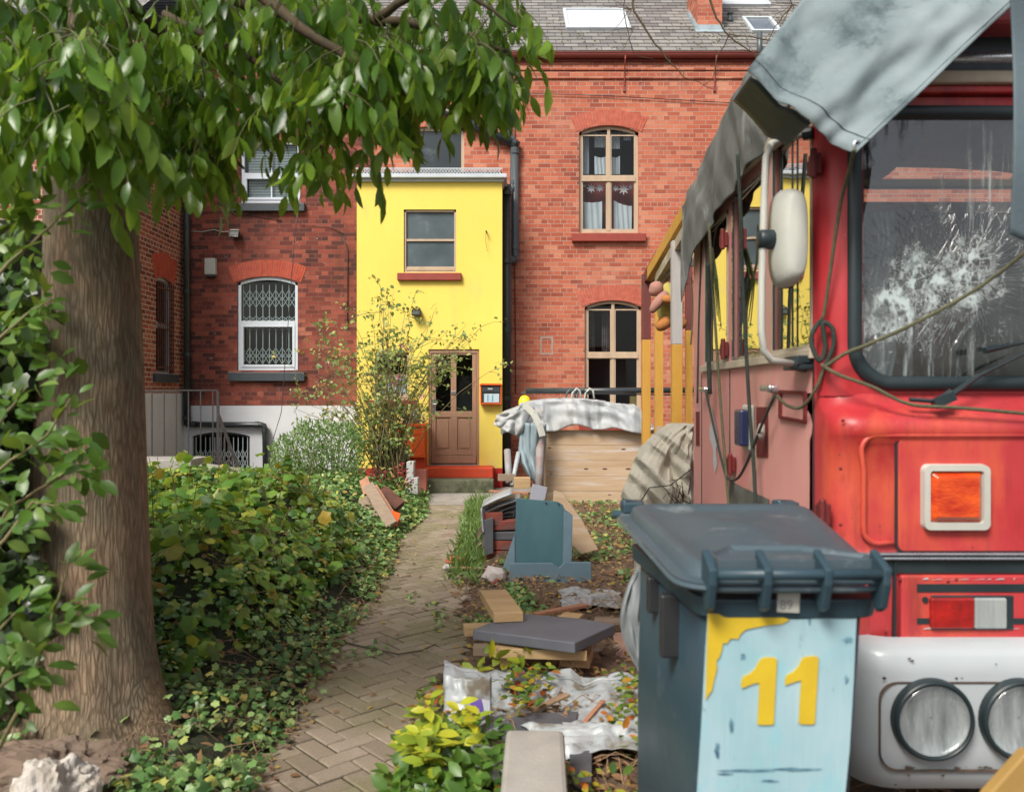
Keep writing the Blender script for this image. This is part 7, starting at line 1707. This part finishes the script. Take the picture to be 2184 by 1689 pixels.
for i in range(14):
    u, v = random.uniform(1440, 1480), random.uniform(1050, 1085); k.tube([P(u, v, 5.15), P(u+random.uniform(-25, 15), v-random.uniform(-20, 40), 5.1), P(u+random.uniform(-45, 20), v-random.uniform(-50, 50), 5.15)], [.004, .003, .002], 4)
k.tube([P(1360, 1080, 5.2), P(1385, 1040, 5.1), P(1430, 1035, 5.05), P(1475, 1000, 5.1)], .004, 5); k.build('tangled_string', M['rope_d'], cv)
# crate with tarpaulin
yc = 11.0; x0, x1 = ux(1166, yc), ux(1395, yc); zc0, zc1 = 0.02, vz(917, yc)
cr = thing('timber_crate', 'big crate of pale weathered boards under the silver tarpaulin', 'crate', ((x0+x1)/2, yc, 0))
nb_ = 5; 
for i in range(nb_):
    h0 = zc0+(zc1-zc0)*i/nb_; h1 = zc0+(zc1-zc0)*(i+1)/nb_; k = MB(); k.bb(x0, x1, yc, yc+.025, h0+.0015, h1-.0015); k.bb(x0, x0+.025, yc+.026, yc+1.0, h0+.0015, h1-.0015); k.build('board', M['crate_wood'], cr, bevel=.002)
k = MB(); k.bb(x0+.03, x1, yc+.03, yc+1, zc0+.02, zc1-.15); k.build('contents', M['soil'], cr)
k = MB()
for u, v in ((1172, 955), (1176, 1010), (1290, 1000), (1340, 1000), (1250, 1000), (1300, 1055), (1195, 1054), (1330, 958)):
    c = P(u, v, yc-.001); r = random.uniform(.010, .022); k.add([c+Vector((r*1.8*math.cos(6.28*j/8), 0, r*.6*math.sin(6.28*j/8))) for j in range(8)], [tuple(range(8))])
k.build('wood_knot', M['rust'], cr)
crT = Crease(77, 8, 1.0)
def ctf(s, t):
    # s left to right, t from front hem back over the top
    u = 1068+330*s; y0_ = 10.93
    hem = 915+6*math.sin(s*9)+4*math.sin(s*23)
    if s < .28: hem = 925-20*s/.28
    top = 868-18*math.sin(math.pi*min(1, s*1.15))**1
    if s < .12: top = 884-16*s/.12
    if s > .85: top = 862+55*((s-.85)/.15)**1.5
    q = min(1, t/.5); z = vz(hem, y0_)+(vz(top, y0_)-vz(hem, y0_))*math.sin(q*1.57)
    y = y0_-.05+.10*q+(max(0, t-.5)*2)*1.2
    f1 = .6*crT(s*4.5, t*1.6); f2 = crT(t*3+9, s*9)*.5
    z += .04*f1+.012*f2; y -= .16*f1*(1-q*.4)+.03*f2
    return (ux(u, y0_), y, z)
k = MB(); k.grid(ctf, 160, 50); ct = tag(k.build('crate_tarpaulin', M['crate_tarp'], smooth=True, solid=.004), 'worn silver-white tarpaulin draped over the timber crate', 'tarpaulin')
def droop(name, top, bot, y, mat, amp, seed, par):
    k = MB()
    def f(s, t):
        p = P(top[0][0]+(top[1][0]-top[0][0])*s, top[0][1]+(top[1][1]-top[0][1])*s, y).lerp(P(bot[0][0]+(bot[1][0]-bot[0][0])*s, bot[0][1]+(bot[1][1]-bot[0][1])*s, y), t)
        q = abs(noise.noise(Vector((s*3+seed, t*1.3, seed)))); p.y -= amp*q+.05*math.sin(math.pi*s); p.x += .03*noise.noise(Vector((s*4, t*4, seed))); return p
    k.grid(f, 30, 30); return k.build(name, mat, par, smooth=True, solid=.004)
droop('hanging_corner', ((1062, 884), (1140, 868)), ((1052, 905), (1112, 935)), 10.85, M['crate_tarp'], .15, 2, ct)
k = MB()
def gf(s, t):
    L = [(1112, 900), (1105, 960), (1108, 985), (1122, 1010), (1140, 1030)]; Rr = [(1165, 905), (1163, 950), (1160, 990), (1158, 1020), (1150, 1035)]
    q = t*3.999; i = int(q); f_ = q-i; a_ = [L[i][j]*(1-f_)+L[i+1][j]*f_ for j in (0, 1)]; b_ = [Rr[i][j]*(1-f_)+Rr[i+1][j]*f_ for j in (0, 1)]
    p = P(a_[0]+(b_[0]-a_[0])*s, a_[1]+(b_[1]-a_[1])*s, 10.85); p.y -= .22*abs(nz(s*2.5, t*1.5, 4, 1))+.10*math.sin(3.14*s); return p
k.grid(gf, 24, 34); k.build('grey_flap', pm('blue_grey_sheet', (.26, .33, .36), (.17, .22, .25), 3, .6, .3, 30), ct, smooth=True, solid=.004)
k = MB(); pts = [P(1117, 862, 10.7), P(1138, 882, 10.62), P(1150, 905, 10.6), P(1157, 930, 10.6)]
for a_, b_ in zip(pts, pts[1:]): k.beam(a_, b_, .004, .085, R(90) if False else 0)
k.build('white_strap', M['white_plastic'], ct)
for (a_, b_, r, lab) in (((1152, 935), (1150, 1040), .055, 'rusty grey post end standing at the left corner of the crate'), ((1157, 880), (1160, 950), .05, None), ((1082, 960), (1086, 1030), .045, 'thin rusty pole leaning under the tarpaulin corner'), ((1106, 965), (1092, 1035), .03, 'pale pole crossing under the tarpaulin corner')):
    if lab is None: continue
    k = MB(); k.tube([P(*a_, 10.75), P(b_[0], b_[1], 10.5)], r, 14); k.build('post', M['zinc_d'] if 'pale' in lab else pm('rusty_galvanised', (.30, .31, .32), (.22, .12, .09), 6, .7, .3, 40), label=lab, cat='post', smooth=True)
# yellow float and long black tube, cables
fl_ = thing('yellow_float', 'round yellow float perched on the silver tarpaulin', 'float', P(1119, 865, 11.3))
k = MB(); c = P(1119, 856, 11.3); k.lathe(c, [(.085, -.09), (.085, -.02), (.08, .02), (.06, .06), (.03, .08), (.002, .086)], 20); k.build('dome', pm('yellow_plastic', (.78, .60, .02), (.70, .54, .02), 5, .4), fl_, smooth=True)
k = MB(); k.lathe(c, [(.10, -.10), (.10, -.078)], 20); k.build('base_ring', pm('yellow_ring', (.70, .50, .02), None, 5, .5), fl_)
k = MB(); k.tube([P(1122, 834, 12.0), P(1480, 832, 11.8)], .042, 12); tag(k.build('black_tube', M['pipe_black'], smooth=True), 'long horizontal black foam-covered tube behind the tarpaulin', 'tube')
k = MB(); k.beam(P(1112, 837, 12.1), P(1480, 843, 11.9), .03, .02); tag(k.build('grey_rail', M['pipe_grey']), 'thin grey rail just below the black tube', 'rail')
for i, u in enumerate((1212, 1224, 1236, 1252)):
    k = MB(); k.tube([P(u-6, 856, 11.8), P(u-3, 838, 11.8), P(u+6, 828, 11.8), P(u+13, 834, 11.8), P(u+15, 850, 11.8)], .014, 8); k.build('cable_loop', M['white_plastic'] if i % 2 else M['pipe_grey'], label=('white', 'grey', 'second white', 'right-hand grey')[i] .replace('white', 'pale') + ' cable loop hanging over the black tube', cat='cable', group='cable loops over the black tube', smooth=True)
# yellow timber frame
M['yellow_wood'] = pm('yellow_painted_timber', (.62, .34, .05), (.50, .26, .05), 3, .6, .3, 30, stretch=(5, 5, .6), dirt=(.42, .38, .28), dsc=4, damt=.60)
M['white_wood'] = pm('chalky_painted_timber', (.48, .47, .46), (.40, .38, .36), 3, .7, .3, 30, stretch=(5, 5, .6))
M['maroon_wood'] = pm('maroon_painted_timber', (.16, .04, .035), (.12, .03, .028), 3, .6, .3, 30, stretch=(5, 5, .6))
M['moss_wood'] = pm('mossy_timber', (.34, .28, .17), (.50, .44, .34), 6, .8, .4, 40, dirt=(.14, .13, .03), dsc=9, damt=.52)
yf = thing('pergola', 'tall yellow, white and maroon painted timber frame standing between crate and bus', 'pergola', (1.3, 6.8, 0))
def post(u, y, vt, vsplit, w_, top, low):
    x = ux(u, y); zt_ = vz(vt, y); zs = vz(vsplit, y)
    k = MB(); k.bb(x-w_/2, x+w_/2, y-w_/2, y+w_/2, .0, zs-.0005); a_ = k.build('post', low, yf, bevel=.004)
    k = MB(); k.bb(x-w_/2, x+w_/2, y-w_/2, y+w_/2, zs, zt_); k.build('upper_post', top, yf, bevel=.004)
post(1378, 7.5, 585, 725, .075, M['maroon_wood'], M['yellow_wood']); post(1405, 7.3, 575, 600, .07, M['yellow_wood'], M['yellow_wood']); post(1443, 6.0, 515, 735, .075, M['white_wood'], M['yellow_wood']); post(1469, 7.6, 560, 705, .06, M['maroon_wood'], M['yellow_wood'])
k = MB(); k.beam(P(1382, 592, 7.5), P(1490, 408, 5.3), .06, .10); k.build('top_beam', M['yellow_wood'], yf, bevel=.004)
k = MB(); k.beam(P(1376, 598, 7.55), P(1405, 548, 7.0), .05, .10); k.build('top_beam', M['maroon_wood'], yf, bevel=.004)
k = MB(); k.beam(P(1405, 596, 7.1), P(1490, 455, 5.2), .07, .08); k.build('top_beam', M['moss_wood'], yf, bevel=.004)
k = MB(); k.beam(P(1378, 600, 7.52), P(1475, 596, 7.6), .05, .09); k.build('cross_beam', M['maroon_wood'], yf, bevel=.004)
k = MB(); k.beam(P(1440, 560, 6.1), P(1500, 560, 6.1), .04, .06); k.build('cross_beam', M['white_wood'], yf, bevel=.004)
k = MB(); k.beam(P(1440, 548, 6.3), P(1500, 546, 6.3), .05, .09); k.build('cross_beam', M['moss_wood'], yf, bevel=.004)
k = MB(); k.beam(P(1418, 595, 6.9), P(1450, 560, 6.2), .04, .05); k.build('brace', M['wood_grey'], yf)
k = MB(); k.beam(P(1400, 915, 7.1), P(1465, 925, 7.0), .03, .06); k.build('lower_rail', pm('pale_rail', (.50, .36, .25), None, 3), yf)
k = MB(); k.beam(P(1372, 935, 8.2), P(1400, 940, 8.2), .05, .12); k.build('lower_rail', M['yellow_wood'], yf)
for (u0, v0, u1, v1) in ((1440, 570, 1470, 562), (1440, 545, 1460, 548), (1478, 560, 1476, 730)):
    pass
rope([P(1474, 590, 5.9), P(1477, 640, 5.9), P(1476, 700, 5.9), P(1473, 735, 5.9)], .006, M['rope'], 'looped cord hanging from the frame beside the soft toy')
# plain soft toy hung on the frame
ty = thing('soft_toy', 'plain orange and brown cloth toy hanging limp from the timber frame', 'toy', P(1420, 690, 6.6))
M['toy_a'] = pm('faded_orange_plush', (.50, .20, .05), (.42, .17, .05), 9, .95, .6, 90); M['toy_b'] = pm('faded_yellow_green_plush', (.38, .33, .08), (.48, .40, .12), 9, .95, .6, 90); M['toy_c'] = pm('dusty_pink_plush', (.42, .21, .17), (.36, .18, .14), 9, .95, .6, 90)
def blob(name, pts, rs, mat):
    k = MB(); k.tube([P(*p) for p in pts], rs, 12); o = k.build(name, mat, ty, smooth=True); m_ = o.modifiers.new('s', 'SUBSURF'); m_.levels = 1; m_.render_levels = 1
blob('body', [(1425, 600, 6.6), (1428, 625, 6.6), (1430, 655, 6.6), (1428, 680, 6.6), (1430, 700, 6.6)], [.03, .09, .12, .10, .03], M['toy_b'])
blob('arm', [(1425, 625, 6.5), (1408, 640, 6.45), (1395, 655, 6.45), (1388, 668, 6.45)], [.05, .045, .04, .02], M['toy_c'])
blob('leg', [(1425, 680, 6.55), (1412, 695, 6.5), (1398, 700, 6.5)], [.06, .055, .03], M['toy_a'])
blob('leg', [(1440, 680, 6.55), (1455, 692, 6.5), (1466, 694, 6.5)], [.06, .055, .03], M['toy_a'])
blob('head', [(1407, 600, 6.5), (1402, 612, 6.5), (1396, 622, 6.5), (1385, 628, 6.5)], [.02, .07, .06, .02], M['toy_c'])
blob('scarf', [(1410, 640, 6.42), (1425, 636, 6.4), (1440, 645, 6.42), (1450, 660, 6.45)], [.03, .04, .04, .02], M['toy_a'])
# clip-on solar lamp on the tarpaulin edge
sl_ = thing('solar_lamp', 'small black clip-on solar lamp at the rear top edge of the dirty tarpaulin', 'lamp', P(1485, 440, 4.75))
k = MB(); k.box(P(1489, 420, 4.72), (.085, .06, .03), (R(20), R(-14), 0)); k.build('lamp_head', M['black_plastic'], sl_, bevel=.004)
k = MB(); k.box(P(1486, 416, 4.71), (.07, .05, .004), (R(20), R(-14), 0)); k.build('solar_cell', M['pipe_grey'], sl_)
k = MB(); k.box(P(1484, 440, 4.73), (.03, .03, .05), (0, R(20), 0)); k.tube([P(1494, 425, 4.72), P(1488, 440, 4.73)], .008, 6); k.build('clip', M['black_plastic'], sl_, bevel=.003)
# left side bits: planks, blocks, bucket
for i, (a_, b_, w_, h_, m_, lab) in enumerate((((776, 1022, 9.4), (786, 1052, 9.2), .11, .03, 'wood_red', 'short orange-brown plank upright at the left end of the plank pile'), ((785, 1035, 9.3), (836, 1120, 8.7), .13, .035, 'wood_grey', 'front plank with worn white face leaning in the ivy'), ((797, 1040, 9.4), (846, 1118, 8.9), .10, .04, 'wood_red', 'reddish plank leaning just behind the worn one'), ((780, 1060, 9.4), (815, 1100, 9.1), .20, .03, 'wood_grey', 'wide brown board under the leaning planks'), ((812, 1048, 9.6), (852, 1082, 9.5), .16, .10, 'rust', 'dark blocky timber behind the leaning planks'), ((836, 1120, 8.8), (845, 1092, 8.9), .10, .02, 'orange', 'small orange-tipped board end at the foot of the planks'))):
    plank(P(*a_), P(*b_), w_, h_, M[m_], lab, 'plank', 'plank', roll=R(35))
M['conc_l'] = pm('pale_concrete_block', (.46, .46, .45), (.38, .38, .37), 6, .9, .4, 50)
for (u0, u1, v0, v1, y, lab) in ((864, 891, 1019, 1060, 11.7, 'lower hollow grey concrete block at the left of the step'), (867, 882, 985, 1018, 11.75, 'upright narrow concrete block standing on the lower block')):
    k = MB(); x0_, x1_, z0_, z1_ = xz(u0, u1, v0, v1, y); k.bb(x0_, x1_, y, y+.2, z0_, z1_); k.build('concrete_block', M['conc_l'], label=lab, cat='block', bevel=.006)
k = MB(); x0_, x1_, z0_, z1_ = xz(883, 909, 1002, 1028, 12.4); k.bb(x0_, x1_, 12.4, 12.62, 0, z1_); k.build('pink_brick', pm('pink_brick', (.46, .16, .12), (.38, .12, .09), 6, .9, .4), label='pink painted brick beside the orange doorstep', cat='brick', bevel=.006)
bk = thing('black_tub', 'black tub with a white sheet stuffed in its top left of the planter', 'tub', P(852, 1010, 12.4))
k = MB(); c = P(852, 1012, 12.5); k.lathe(c, [(.09, 0), (.13, .24), (.14, .25), (.14, .27)], 18); k.build('tub', M['black_plastic'], bk, smooth=True)
k = MB(); k.grid(lambda s, t: (c.x-.09+.26*s, 12.42+.1*t-.05*s, c.z+.26+.20*t-.06*s*t+.02*nz(s*5, t*5)), 10, 8); k.build('white_sheet', M['white_sheet'], bk, solid=.006)
for (a_, b_, lab) in (((832, 1005, 11.6), (862, 1062, 11.4), 'thin wooden stick leaning from the rose bush to the blocks'),):
    k = MB(); k.tube([P(*a_), P(*b_)], .012, 6); k.build('stick', M['wood_new'], label=lab, cat='stick')
# stump and pale stone at the bottom left
rock('stone', (-1.40, 2.52, .23), .19, pm('flaky_white_stone', (.55, .53, .51), (.38, .33, .27), 10, .9, .8, 40, dirt=(.16, .12, .08), dsc=6, damt=.55), 'flaky white stone in the bottom left corner', 'stone', (.62, .75, .8), 5)
rock('stone', (-1.62, 2.80, .18), .24, pm('brown_stone', (.20, .14, .10), (.12, .09, .07), 5, .9, .8, 40), 'brown rounded stone behind the white one in the corner', 'stone', (1.2, .9, .55), 5)
flat('ivy_sprig', M['leaf_ivy'], T_lobed(5, .35), [(random.uniform(-1.9, -.95), random.uniform(2.35, 2.95), random.uniform(.0, .22)) for _ in range(520)], (.03, .06), 'few ivy leaves around the stones in the bottom left corner', 'ivy', 'stuff', lift=.4)
# ochre board corner at bottom right
k = MB(); q = [P(2105, 1700, 1.7), P(2190, 1605, 1.7), P(2300, 1600, 1.7), P(2300, 1760, 1.7), P(2105, 1760, 1.7)]; k.add(q+[p+Vector((0, .03, 0)) for p in q], [(0, 1, 2, 3, 4), (9, 8, 7, 6, 5)]+[(i, (i+1) % 5, 5+(i+1) % 5, 5+i) for i in range(5)]); k.build('ochre_board', pm('ochre_painted_board', (.36, .22, .06), (.28, .17, .05), 4, .7), label='ochre board corner in the bottom right of the picture', cat='board', bevel=.004)

M['chip_mix'] = pm('rubble_chips', (.34, .28, .23), (.18, .13, .10), 14, .9, .6, 60)
for i in range(46):
    x, y, z = bscat(1, 3.0, 8.5, .02, 1.9)[0]; r = random.uniform(.012, .04)
    o = rock('rubble_stone', (x, y, z+r*.3), r, M['chip_mix'] if i % 3 else M['brick_old'], 'small rough stones and brick chips strewn in the bed right of the path', 'stone', (1.3, 1, .6), 1); o['group'] = 'rubble strewn in the right-hand bed'
for i in range(12):
    x, y, z = bscat(1, 3.6, 8.0, .1, 1.5)[0]; a_ = random.uniform(0, 3.14); L = random.uniform(.12, .35)
    o = plank((x-L/2*math.cos(a_), y-L/2*math.sin(a_), z+.015), (x+L/2*math.cos(a_), y+L/2*math.sin(a_), z+.02+random.uniform(0, .03)), random.uniform(.015, .04), .012, random.choice((M['wood_grey'], M['wood_red'], M['dry'])), 'splintered sticks and slats scattered over the rubbish bed', 'wood_splinter', 'splinter'); o['group'] = 'splinters scattered over the bed'
